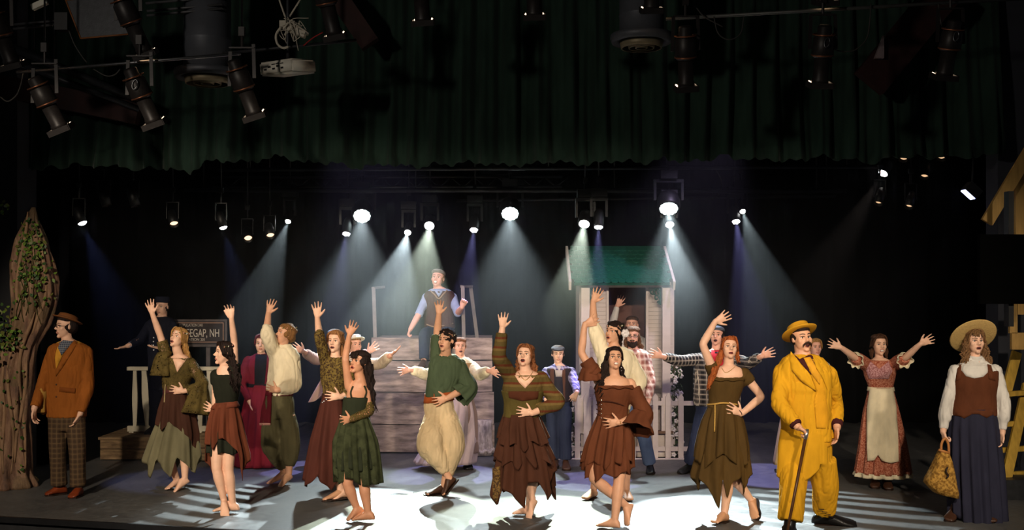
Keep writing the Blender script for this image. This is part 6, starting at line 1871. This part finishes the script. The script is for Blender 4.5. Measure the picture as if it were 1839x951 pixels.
# 17 ---- smiling dancer in brown dress
p = Fig('smiling dark-haired dancer in off-shoulder brown dress with bell sleeves', 1100, foot=942, H=1.6, skinm=WARMS)
p.torso([(673, 1090, 1116), (678, 1076, 1130), (688, 1070, 1137), (705, 1069, 1135), (725, 1074, 1128), (742, 1075, 1126), (760, 1068, 1132), (800, 1066, 1134)], k=.68)
p.head(1103, 644, 42, 10, 17, 3, neck=(1103, 678), nr=.045)
p.arm('a', (1076, 684), (1044, 634), (1050, 583), (1074, 569), (-1, 1, 0), 'd', 'r', 'relaxed', .92)
p.arm('b', (1132, 688), (1156, 740), (1114, 758), (1083, 760), (1, -1, 0), 'a', 'u', 'hip', .92, 1.2)
p.leg('a', (1088, 800), (1066, 858), (1123, 906), (1127, 944), -.08, .06, r=1.0)
p.leg('b', (1114, 800), (1112, 860), (1104, 932), (1073, 945), 0, r=1.0)
p.body(); p.face(BROWD, 'soft', .55, teeth=True)
BD = cloth('chestnut_jersey', (98, 54, 33))
dr = p.top('bodice', BD, 690, 752, {'a': [(.22, .075), (.5, .07), (.75, .068)], 'b': [(.18, .072), (.5, .07), (.9, .07), (1.05, .07)]}, out=.008, fold=.004)
p.bell('bell_sleeve', BD, 'a', .3, .72, [.07, .09, .12], (.05, 0, -.16), wave=.012, parent=dr)
p.bell('bell_sleeve', BD, 'b', .7, 1.75, [.07, .085, .11, .15], (.09, 0, -.09), wave=.012, parent=dr)
p.cord('neckline_ruffle', [(1068, 697), (1078, 694), (1088, 697), (1100, 694), (1112, 697), (1122, 694), (1137, 697)], BD, .011, .006, parent=dr)
p.cord('waist_seam', [(1074, 722), (1090, 720), (1110, 724), (1128, 732)], cloth('chestnut_dark', (66, 34, 22)), .006, .008, parent=dr)
for i in range(5): p.cord('lacing', [(1071, 718 + i * 8), (1079, 722 + i * 8)], cloth('chestnut_dark', (66, 34, 22)), .004, .010, parent=dr)
p.dots('eyelet', [(1080, 718 + i * 8) for i in range(5)], SILV, .005, .010, parent=dr)
p.skirt('underskirt', BD, [(780, 1058, 1136), (835, 1044, 1137)], [(1041, 836), (1050, 856), (1058, 850), (1067, 861), (1082, 844), (1094, 848), (1105, 852), (1121, 840), (1128, 848), (1138, 836)], pleats=10, amp=.02)
p.skirt('skirt', BD, [(742, 1074, 1127), (765, 1065, 1133), (800, 1054, 1136), (828, 1047, 1136)], [(1045, 826), (1052, 836), (1062, 822), (1072, 828), (1084, 838), (1096, 822), (1110, 828), (1124, 820), (1137, 834)], pleats=12, amp=.022, phase=1)
p.hair(DARK, (0, .11, .11), (.355, .39, .42), .02, line=.33, part=0.0, extra=p.locks([(-.3, .05, .1), (-.2, .35, 0)], [(-.72, -.35, -1.25), (-.5, -.3, -1.75)], 44, .065, .09, curls=3, spread=.12) + p.locks([(.3, .15, 0), (.2, .3, 0)], [(.42, .1, -.8), (.3, .3, -.8)], 14, .05, .05))
p.dots('earring', [(1116, 660), (1116.5, 665)], SILV, .007)
p.cord('bracelet', [(1112, 752), (1114, 758), (1113, 764)], GOLD, .004)

# 18 ---- bearded man
p = Fig('bearded long-haired man in pink plaid shirt and blue jeans before the porch', 1138, foot=849, H=1.76, skinm=ROSY)
p.torso([(624, 1126, 1148), (631, 1114, 1160), (645, 1110, 1165), (680, 1112, 1163), (720, 1114, 1160), (740, 1116, 1158)])
p.head(1136, 604, 36, -8, 2, neck=(1137, 628))
p.arm('a', (1114, 642), (1106, 684), (1112, 720), (1114, 740), (-1, -1, 0), 'r', 'c', 'relaxed')
p.arm('b', (1160, 642), (1170, 684), (1164, 720), (1160, 740), (-1, -1, 0), 'l', 'c', 'relaxed')
p.leg('a', (1126, 735), (1119, 785), (1111, 834), (1106, 849)); p.leg('b', (1148, 735), (1157, 785), (1167, 834), (1168, 850))
p.body(.0085); p.face(BROWD, 'soft', .4)
p.pants('jeans', cloth('blue_denim', (86, 102, 138)), 718, TROU)
p.top('plaid_shirt', plaid('pink_plaid', (206, 170, 158), (150, 92, 84), (228, 208, 196), .07), 626, 728, {'a': LONG, 'b': LONG}, out=.012)
p.patch('collar', [(1124, 629), (1131, 626), (1136, 638), (1128, 636)], plaid('pink_plaid', (206, 170, 158), (150, 92, 84), (228, 208, 196), .07), .012)
p.patch('collar', [(1150, 629), (1143, 626), (1138, 638), (1146, 636)], plaid('pink_plaid', (206, 170, 158), (150, 92, 84), (228, 208, 196), .07), .012)
BRH = hairm('hair_long_brown', (96, 64, 42))
p.hair(BRH, (0, .12, .09), (.37, .39, .41), .03, extra=p.locks([(-.32, .1, 0), (0, .4, 0), (.33, .1, 0)], [(-.45, .1, -.75), (0, .4, -.8), (.6, .1, -.75)], 40, .065, .07))
a = Acc()
for q, r_ in (((0, -.26, -.42), (.17, .12, .17)), ((-.17, -.17, -.33), (.09, .13, .15)), ((.17, -.17, -.33), (.09, .13, .15)), ((0, -.345, -.20), (.13, .035, .035))):
    a.add(*ball(p.hl(q), np.array(r_) * p.h, p.R, 14, 10))
v, f, n = remesh(a.arr(), a.f, .007, 2); v = v + n * (wnoise(v, 22, (1, 1, .4), 4) * .004)[:, None]
mesh('beard', v, f, hairm('beard_dark', (44, 28, 22)), p.o)
glasses(p)
p.shoe('a', SHOEB); p.shoe('b', SHOEB)

# 19 ---- man in flannel
p = Fig('man in dark plaid flannel shirt over red shirt with arms spread wide', 1288, foot=851, H=1.76, skinm=ROSY)
p.torso([(626, 1275, 1299), (632, 1262, 1312), (642, 1252, 1322), (670, 1248, 1326), (720, 1247, 1328), (740, 1252, 1326)], k=.62)
p.head(1287, 603, 36, -20, 12, neck=(1287, 630))
p.arm('a', (1258, 644), (1222, 648), (1191, 640), (1168, 634), (-1, -1, 0), 'u', 'u', 'open')
p.arm('b', (1318, 644), (1344, 652), (1366, 640), (1388, 632), (-1, -1, 0), 'u', 'u', 'open')
p.leg('a', (1266, 735), (1253, 785), (1240, 834), (1222, 849)); p.leg('b', (1310, 735), (1320, 785), (1328, 836), (1336, 851))
p.body(.0085); p.face(BROWD, 'soft', .6)
p.pants('jeans', cloth('navy_denim', (44, 50, 76)), 718, [(0, .10), (.5, .10), (1, .09), (1.5, .085), (1.93, .085)])
FLN = plaid('black_white_flannel', (96, 88, 86), (30, 28, 32), (196, 180, 166), .055)
fl_ = p.top('flannel_shirt', FLN, 630, 728, {'a': [(0, .07), (.5, .07), (1, .068), (1.5, .06), (1.9, .05)], 'b': [(0, .07), (.5, .07), (1, .068), (1.5, .06), (1.9, .05)]}, out=.014)
p.patch('red_undershirt', [(1277, 628), (1298, 628), (1300, 660), (1296, 700), (1278, 700), (1276, 660)], cloth('red_jersey', (168, 34, 44)), .012, parent=fl_)
p.hair(DARK, (0, .13, .08), (.36, .39, .40), .02); p.flatcap(cloth('slate_cap', (92, 98, 112)), tilt=14, brim=(0, -.30, .36))
p.shoe('a', SHOEB, 'boot', .1); p.shoe('b', SHOEB, 'boot', .1)

# 20 ---- ginger dancer with side braid
p = Fig('ginger-haired dancer with side braid in olive brown dress and rope belt', 1303, foot=932, H=1.68, skinm=FAIR)
p.torso([(654, 1297, 1321), (660, 1284, 1334), (670, 1276, 1340), (688, 1272, 1336), (708, 1274, 1328), (724, 1274, 1324), (745, 1264, 1332), (785, 1262, 1336)], k=.66)
p.head(1310, 625, 42, 2, 16, 4, neck=(1308, 658), nr=.045)
p.arm('a', (1282, 668), (1262, 618), (1284, 578), (1310, 563), (-1, 1, 0), 'd', 'r', 'open', .9, .5)
p.arm('b', (1336, 672), (1368, 712), (1332, 742), (1305, 730), (1, -1, 0), 'a', 'u', 'hip', .9)
p.leg('a', (1288, 790), (1308, 862), (1301, 920), (1291, 937), -.02, r=.95)
p.leg('b', (1316, 790), (1318, 856), (1347, 895), (1357, 931), -.05, .07, r=.95)
p.body(); p.face(BROWL, 'red', .1)
OB = cloth('olive_brown_jersey', (76, 56, 26))
dr = p.top('bodice', OB, 676, 732, {'a': [(.05, .062), (.2, .062), (.32, .058)], 'b': [(.02, .062), (.2, .064), (.36, .06)]}, out=.008, fold=.004)
p.cord('neckline_ruffle', [(1275, 683), (1284, 681), (1294, 683), (1305, 681), (1316, 683), (1326, 681), (1337, 682)], OB, .010, .006, parent=dr)
p.skirt('underskirt', OB, [(790, 1254, 1344), (850, 1243, 1346)], [(1243, 858), (1247, 878), (1253, 852), (1268, 878), (1285, 907), (1290, 845), (1299, 890), (1308, 860), (1322, 848), (1336, 885), (1347, 845)], pleats=8, amp=.024)
p.skirt('skirt', OB, [(724, 1274, 1325), (755, 1262, 1334), (800, 1252, 1342), (838, 1248, 1344)], [(1248, 822), (1260, 838), (1275, 820), (1290, 808), (1305, 820), (1325, 836), (1344, 820)], pleats=11, amp=.022, phase=1)
rope = mat('rope_tan', (180, 140, 70), .8, .2, 60, .5)
p.cord('rope_belt', [(1270, 726), (1284, 725), (1300, 723), (1324, 726)], rope, .009, .010)
p.cord('rope_tail', [(1284, 726), (1284, 745), (1283, 775)], rope, .007, .010)
p.hair(GINGER, (0, .12, .10), (.35, .39, .415), .02, line=.33, part=.08, extra=p.locks([(-.3, .1, 0), (-.25, .2, -.1)], [(-.62, -.2, -.95), (-.7, -.2, -1.05)], 16, .07, .04, spread=.04) + p.locks([(-.62, -.2, -.9)], [(-1.0, -.25, -1.75)], 8, .07, .05, spread=.05) + p.locks([(.3, .15, 0)], [(.42, .2, -.6)], 8, .05, .03))
p.cord('necklace', [(1296, 660), (1302, 668), (1310, 666), (1320, 658)], GOLD, .0025, .004)
p.cord('bracelet', [(1328, 736), (1332, 742), (1331, 748)], SHOEN, .004)
p.shoe('a', SHOET, 'slipper', g=1.1); p.shoe('b', SHOET, 'slipper', g=1.08)

# 21 ---- man in yellow
p = Fig('moustached man in mustard yellow suit and hat leaning on a cane', 1450, foot=951, H=1.82, skinm=WARMS)
p.torso([(634, 1424, 1456), (642, 1410, 1474), (652, 1402, 1486), (672, 1399, 1492), (705, 1402, 1490), (745, 1406, 1490), (780, 1408, 1490), (830, 1412, 1492)], k=.75)
p.head(1440, 608, 50, 16, 10, -3, neck=(1443, 642), nr=.066, jaw=1.12)
p.arm('a', (1405, 668), (1400, 724), (1432, 765), (1448, 776), (-1, -1, 0), 'd', 'c', 'fist', 1.1)
p.arm('b', (1488, 672), (1500, 722), (1503, 764), (1502, 792), (1, -1, 0), 'l', 'c', 'relaxed', 1.1)
p.leg('a', (1428, 825), (1424, 880), (1418, 944), (1408, 962), -.03, r=1.1)
p.leg('b', (1476, 825), (1482, 872), (1480, 926), (1528, 941), -.03, r=1.1)
p.body(); p.face(BROWD, 'soft', .5, browup=.02)
YL = cloth('mustard_yellow_wool', (206, 150, 28), var=.08)
p.pants('trousers', YL, 770, {'a': [(0, .125), (.5, .12), (1, .115), (1.5, .11), (1.85, .105)], 'b': [(0, .125), (.5, .12), (1, .115), (1.5, .108), (1.85, .10)]}, fold=.010)
p.top('waistcoat', cloth('orange_yellow_silk', (210, 148, 30)), 650, 800, out=.004, fold=.003)
ct = p.top('frock_coat', YL, 636, 790, {'a': [(0, .075), (.5, .073), (1, .07), (1.5, .062), (1.9, .056)], 'b': [(0, .075), (.5, .072), (1, .068), (1.5, .06), (1.88, .056)]}, out=.010, fold=.012)
p.skirt('coat_tail', YL, [(770, 1402, 1494), (800, 1396, 1494), (860, 1392, 1494)], [(1390, 850), (1398, 856), (1420, 862), (1445, 852), (1462, 838), (1470, 812), (1474, 785), (1496, 785)], pleats=5, amp=.012, k=.7)
p.patch('waistcoat_front', [(1448, 650), (1462, 648), (1480, 690), (1488, 740), (1488, 770), (1466, 768), (1462, 720), (1466, 700)], cloth('orange_yellow_silk', (210, 148, 30)), .016, parent=ct)
MA = cloth('maroon_shirt', (64, 26, 28))
p.patch('shirt_front', [(1424, 634), (1436, 644), (1446, 640), (1458, 634), (1468, 654), (1478, 668), (1456, 672), (1438, 652)], MA, .02, parent=ct)
p.patch('tie', [(1443, 642), (1455, 640), (1474, 672), (1472, 690), (1458, 672)], cloth('gold_tie', (212, 150, 40)), .028, parent=ct)
p.patch('lapel', [(1420, 630), (1430, 642), (1448, 668), (1466, 702), (1440, 684), (1422, 664), (1418, 646)], YL, .030, parent=ct)
p.patch('lapel', [(1458, 634), (1468, 646), (1480, 668), (1486, 700), (1478, 680), (1466, 660)], YL, .030, parent=ct)
p.cord('seam_line', [(1422, 664), (1440, 684), (1466, 702)], cloth('mustard_dark_thread', (140, 96, 18)), .004, .008, parent=ct)  # darker mustard cord along the lapel edge
p.top('shirt_cuff', MA, 0, -1, {'a': [(1.84, .058), (1.98, .052)]}, fold=0); p.top('shirt_cuff', MA, 0, -1, {'b': [(1.82, .058), (2.02, .05)]}, fold=0)
p.hair(DARK, (0, .12, .06), (.35, .38, .38), .01)
p.hat('boater_hat', cloth('mustard_felt', (206, 150, 36)), [(.0005, .30), (.30, .31), (.37, .27), (.385, .03), (.50, .01), (.60, .03), (.62, .02), (.6, -.01), (.38, -.02)], (0, .10, .24), 20, 0, bandm=cloth('mustard_band', (176, 122, 24)), bandz=(.03, .12, .388), wav=.1)
a = Acc()
for sx_ in (-1, 1):
    pts = [p.hl((0, -.375, -.185)), p.hl((sx_ * .08, -.365, -.20)), p.hl((sx_ * .15, -.32, -.255)), p.hl((sx_ * .165, -.29, -.33))]
    a.add(*tube(pts, [.035 * p.h, .04 * p.h, .03 * p.h, .012 * p.h], 8, sub=12))
build('moustache', a, hairm('moustache_dark', (52, 34, 26)), p.o)
p.shoe('a', SHOEB, 'boot', .17, g=1.3); sb = p.shoe('b', SHOEB, 'boot', .14, g=1.35)
for i in range(4): p.cord('bootlace', [(1470 + i * 6, 914 + i * 4), (1480 + i * 6, 914 + i * 5)], LASH, .004, .03, parent=sb)
W3, T3 = p.arms['a'][2], p.arms['a'][3]
cn = empty('walking_cane', P(1409, 980, dfloor(980)) * np.array((1, 1, 0)), 'brown walking cane with silver tip grip held by the man in yellow', 'cane')
ct0 = W3 + (T3 - W3) * .75 + np.array((0.01, -.035, -.02)); cbm_ = P(1409, 980, dfloor(980)); cbm_[2] = .006
dv = unit(ct0 - cbm_)
mesh('shaft', *tube([cbm_, ct0 - dv * .04], [.011, .014], 10), mat('cane_wood', (78, 48, 26), .4, .2, 20), cn)
mesh('grip', *tube([ct0 - dv * .05, ct0, ct0 + dv * .04], [.015, .018, .016], 10), SILV, cn)
mesh('ferrule', *tube([cbm_, cbm_ + dv * .03], [.013, .013], 10), LASH, cn)

# 22 ---- someone mostly hidden behind him
p = Fig('performer in pale dress almost hidden behind the man in yellow', 1452, d=12.6, H=1.62, skinm=ROSY)
p.torso([(640, 1448, 1470), (648, 1437, 1482), (665, 1434, 1486), (700, 1440, 1476), (740, 1436, 1480)])
p.head(1464, 624, 32, 10, 6, neck=(1460, 646))
p.arm('a', (1438, 658), (1428, 696), (1434, 730), (1438, 750), (-1, -1, 0), 'r', 'c', 'relaxed')
p.arm('b', (1481, 658), (1488, 696), (1482, 730), (1478, 750), (-1, -1, 0), 'l', 'c', 'relaxed')
p.leg('a', (1450, 740), (1448, 785), (1446, 830), (1442, 846)); p.leg('b', (1468, 740), (1469, 785), (1470, 830), (1474, 846))
p.body(.0085); p.face(BROWL)
PD = cloth('pale_apricot_cotton', (206, 176, 128))
p.top('blouse', cloth('white_shirt', (206, 198, 196)), 644, 710, {'a': LONG, 'b': LONG}, out=.01)
p.skirt('skirt', PD, [(700, 1440, 1476), (740, 1404, 1488), (832, 1388, 1492)], None, pleats=9, amp=.014)
p.hair(BLOND, (0, .13, .10), (.35, .38, .41), .02, line=.33, part=0.0)
p.shoe('a', SHOEB); p.shoe('b', SHOEB)

# 23 ---- girl in rose dress with apron
p = Fig('smiling young woman in rose print dress and white apron with both arms high', 1580, foot=872, H=1.66, skinm=FAIR)
p.torso([(642, 1567, 1592), (648, 1556, 1604), (658, 1551, 1609), (675, 1554, 1606), (695, 1562, 1602), (715, 1556, 1608), (745, 1558, 1606)], k=.66)
p.head(1579, 619, 38, 4, 4, 0, neck=(1579, 644), nr=.042)
p.arm('a', (1555, 654), (1536, 642), (1511, 624), (1492, 617), (-1, -1, 0), 'c', 'u', 'open', .9)
p.arm('b', (1606, 654), (1626, 642), (1652, 618), (1677, 606), (-1, -1, 0), 'c', 'u', 'open', .9)
p.leg('a', (1569, 750), (1571, 810), (1573, 858), (1571, 875), 0); p.leg('b', (1591, 750), (1592, 810), (1593, 860), (1596, 878), 0)
p.body(.0075); p.face(BROWM, 'red', .55, teeth=True)
RO = twotone('rose_print_cotton', (148, 70, 48), (196, 130, 104), 70, .42, .58)
bd = p.top('bodice', RO, 646, 700, {'a': [(0, .07), (.4, .075), (.8, .07), (1.0, .055)], 'b': [(0, .07), (.4, .075), (.8, .07), (1.0, .055)]}, out=.008, fold=.004)
p.patch('yoke', [(1563, 648), (1579, 662), (1596, 648), (1603, 665), (1596, 680), (1560, 680), (1555, 665)], twotone('lilac_rose_print', (150, 92, 92), (200, 150, 150), 70, .42, .58), .008, parent=bd)
for s_ in 'ab': p.bell('cuff_ruffle', cloth('ivory_lace', (226, 212, 180)), s_, .72, 1.0, [.06, .075, .085], (0, 0, -.03), wave=.014, parent=bd)
p.skirt('skirt', RO, [(695, 1561, 1603), (740, 1552, 1614), (800, 1545, 1626), (848, 1537, 1634)], None, pleats=13, amp=.018)
p.skirt('hem_lace', cloth('ivory_lace', (226, 212, 180)), [(846, 1536, 1634), (854, 1535, 1636)], None, pleats=13, amp=.018, nv=3)
p.patch('apron', [(1562, 697), (1604, 697), (1610, 730), (1613, 780), (1614, 828), (1600, 831), (1584, 827), (1577, 816), (1570, 826), (1558, 827), (1556, 780), (1557, 730)], cloth('white_apron', (232, 216, 182)), .2)
p.band('apron_band', cloth('white_apron', (232, 216, 182)), 694, 701, .016)
p.hair(BROWN, (0, .15, .10), (.335, .36, .40), .01, line=.33, part=0.0, extra=p.locks([(-.34, .1, -.2)], [(-.36, .0, -.72)], 5, .05, .02, spread=.02) + p.locks([(.34, .1, -.2)], [(.36, .0, -.72)], 5, .05, .02, spread=.02))
p.shoe('a', SHOEN, 'boot', .1); p.shoe('b', SHOEN, 'boot', .1)

# 24 ---- woman with straw hat and carpet bag
p = Fig('woman in wide straw hat, brown vest and long navy skirt by the wooden tower', 1750, foot=931, H=1.7, skinm=FAIR)
p.torso([(645, 1738, 1764), (652, 1724, 1778), (663, 1714, 1788), (685, 1711, 1788), (710, 1714, 1784), (738, 1710, 1786), (770, 1706, 1790)], k=.7)
p.head(1751, 613, 45, 2, 6, 0, neck=(1751, 650), nr=.047)
p.arm('a', (1716, 666), (1701, 724), (1694, 772), (1697, 796), (-1, -1, 0), 'r', 'c', 'fist')
p.arm('b', (1787, 666), (1803, 724), (1800, 774), (1797, 798), (1, -1, 0), 'l', 'c', 'relaxed')
p.leg('a', (1735, 775), (1726, 850), (1714, 914), (1704, 934), 0); p.leg('b', (1766, 775), (1768, 850), (1772, 916), (1778, 934), 0)
p.body(); p.face(BROWM, 'soft', .3)
WB = cloth('white_blouse', (206, 200, 192))
p.top('blouse', WB, 640, 745, {'a': [(0, .062), (.5, .058), (1, .056), (1.5, .060), (1.72, .042), (1.95, .038)], 'b': [(0, .062), (.5, .058), (1, .056), (1.5, .060), (1.72, .042), (1.95, .038)]}, out=.004, fold=.009)
mesh('high_collar', *tube([p.nb - (0, 0, .03), p.nb + (0, -.005, .02), p.nb + (0, -.012, .06)], [.072, .060, .058], 20, (0, 1, 0), sub=8), WB, p.o)
vs_t = p.top('vest', cloth('brown_suede', (88, 48, 28)), 664, 745, out=.016, fold=.004)
p.patch('vest_strap', [(1720, 655), (1727, 653), (1726, 680), (1716, 684)], cloth('brown_suede', (88, 48, 28)), .012, parent=vs_t)
p.patch('vest_strap', [(1780, 655), (1773, 653), (1776, 680), (1788, 684)], cloth('brown_suede', (88, 48, 28)), .012, parent=vs_t)
p.patch('blouse_yoke', [(1729, 655), (1772, 655), (1774, 668), (1766, 676), (1750, 679), (1735, 675), (1728, 666)], WB, .014, parent=vs_t)
p.dots('button', [(1760, 738)], SILV, .010, parent=vs_t)
NV = cloth('navy_twill', (40, 40, 56))
p.skirt('skirt', NV, [(732, 1710, 1786), (770, 1705, 1792), (830, 1704, 1798), (936, 1706, 1806)], [(1700, 905), (1712, 925), (1726, 938), (1760, 940), (1808, 936)], pleats=14, amp=.018)
p.patch('vest_point', [(1712, 735), (1786, 735), (1784, 744), (1772, 750), (1758, 743), (1746, 743), (1732, 751), (1716, 744)], cloth('brown_suede', (88, 48, 28)), .018, parent=vs_t)
LBR = hairm('hair_light_brown', (116, 84, 54))
p.hair(LBR, (0, .15, .10), (.36, .39, .41), .03, line=.31, part=0.0, extra=p.locks([(-.32, -.05, .1), (-.3, .2, 0)], [(-.52, -.1, -.95), (-.4, -.15, -1.05)], 26, .06, .08, curls=3) + p.locks([(.32, -.05, .1), (.3, .2, 0)], [(.62, -.1, -.95), (.45, -.15, -1.05)], 26, .06, .08, curls=3) + p.locks([(-.22, -.28, .36), (.22, -.28, .36)], [(-.27, -.36, .22), (.27, -.36, .22)], 12, .04, .01, spread=.03, rs=.05))
p.hat('straw_hat', mat('golden_straw', (186, 154, 96), .75, .12, 60, .4), [(.0005, .3), (.26, .3), (.36, .24), (.39, .04), (.6, .03), (.88, .0), (.92, -.01), (.88, -.03), (.4, -.02)], (0, .14, .24), 42, 0, sx=1, sy=1.0)
p.shoe('a', SHOEN, 'boot', .14); p.shoe('b', SHOEN, 'boot', .14)
# carpet bag
bg = empty('carpet_bag', P(1692, 890, p.d - .12), 'ochre tapestry carpet bag held by the woman in straw hat', 'bag')
BGM = twotone('ochre_tapestry', (120, 84, 32), (182, 138, 64), 38, .42, .58)
ring = []
dB = p.d - .12
outl = [(1687, 806, 1703, 812, .05), (1680, 824, 1708, 828, .08), (1672, 842, 1712, 848, .10), (1663, 858, 1716, 872, .11), (1661, 866, 1719, 884, .11), (1678, 884, 1719, 893, .09)]
for x0_, y0_, x1_, y1_, dp in outl:
    a_ = P(x0_, y0_, dB); b_ = P(x1_, y1_, dB); q = []
    for t in np.linspace(0, 2 * math.pi, 28, endpoint=False):
        c = math.copysign(abs(math.cos(t)) ** .6, math.cos(t)); s2 = math.copysign(abs(math.sin(t)) ** .6, math.sin(t))
        q.append((a_ + b_) / 2 + (b_ - a_) / 2 * c + np.array((0, -dp * s2, 0)))
    ring.append(np.array(q))
mesh('bag_body', *loft(ring), BGM, bg)
for dd in (-.035, .035):
    mesh('handle', *tube([P(1690, 812, dB + dd), P(1691, 796, dB + dd), P(1697, 787, dB + dd), P(1703, 797, dB + dd), P(1704, 816, dB + dd)], [.012] * 5, 8, sub=24), mat('bag_handle', (170, 112, 60), .5), bg)
mesh('clasp_bar', *tube([P(1686, 807, dB - .05), P(1704, 813, dB - .05)], [.012, .012], 8), mat('bag_handle', (170, 112, 60), .5), bg)
mesh('emblem', *tube([P(1702, 838, dB - .118), P(1699, 846, dB - .122), P(1703, 853, dB - .122), P(1700, 858, dB - .122)], [.008] * 4, 6, sub=12), LASH, bg)
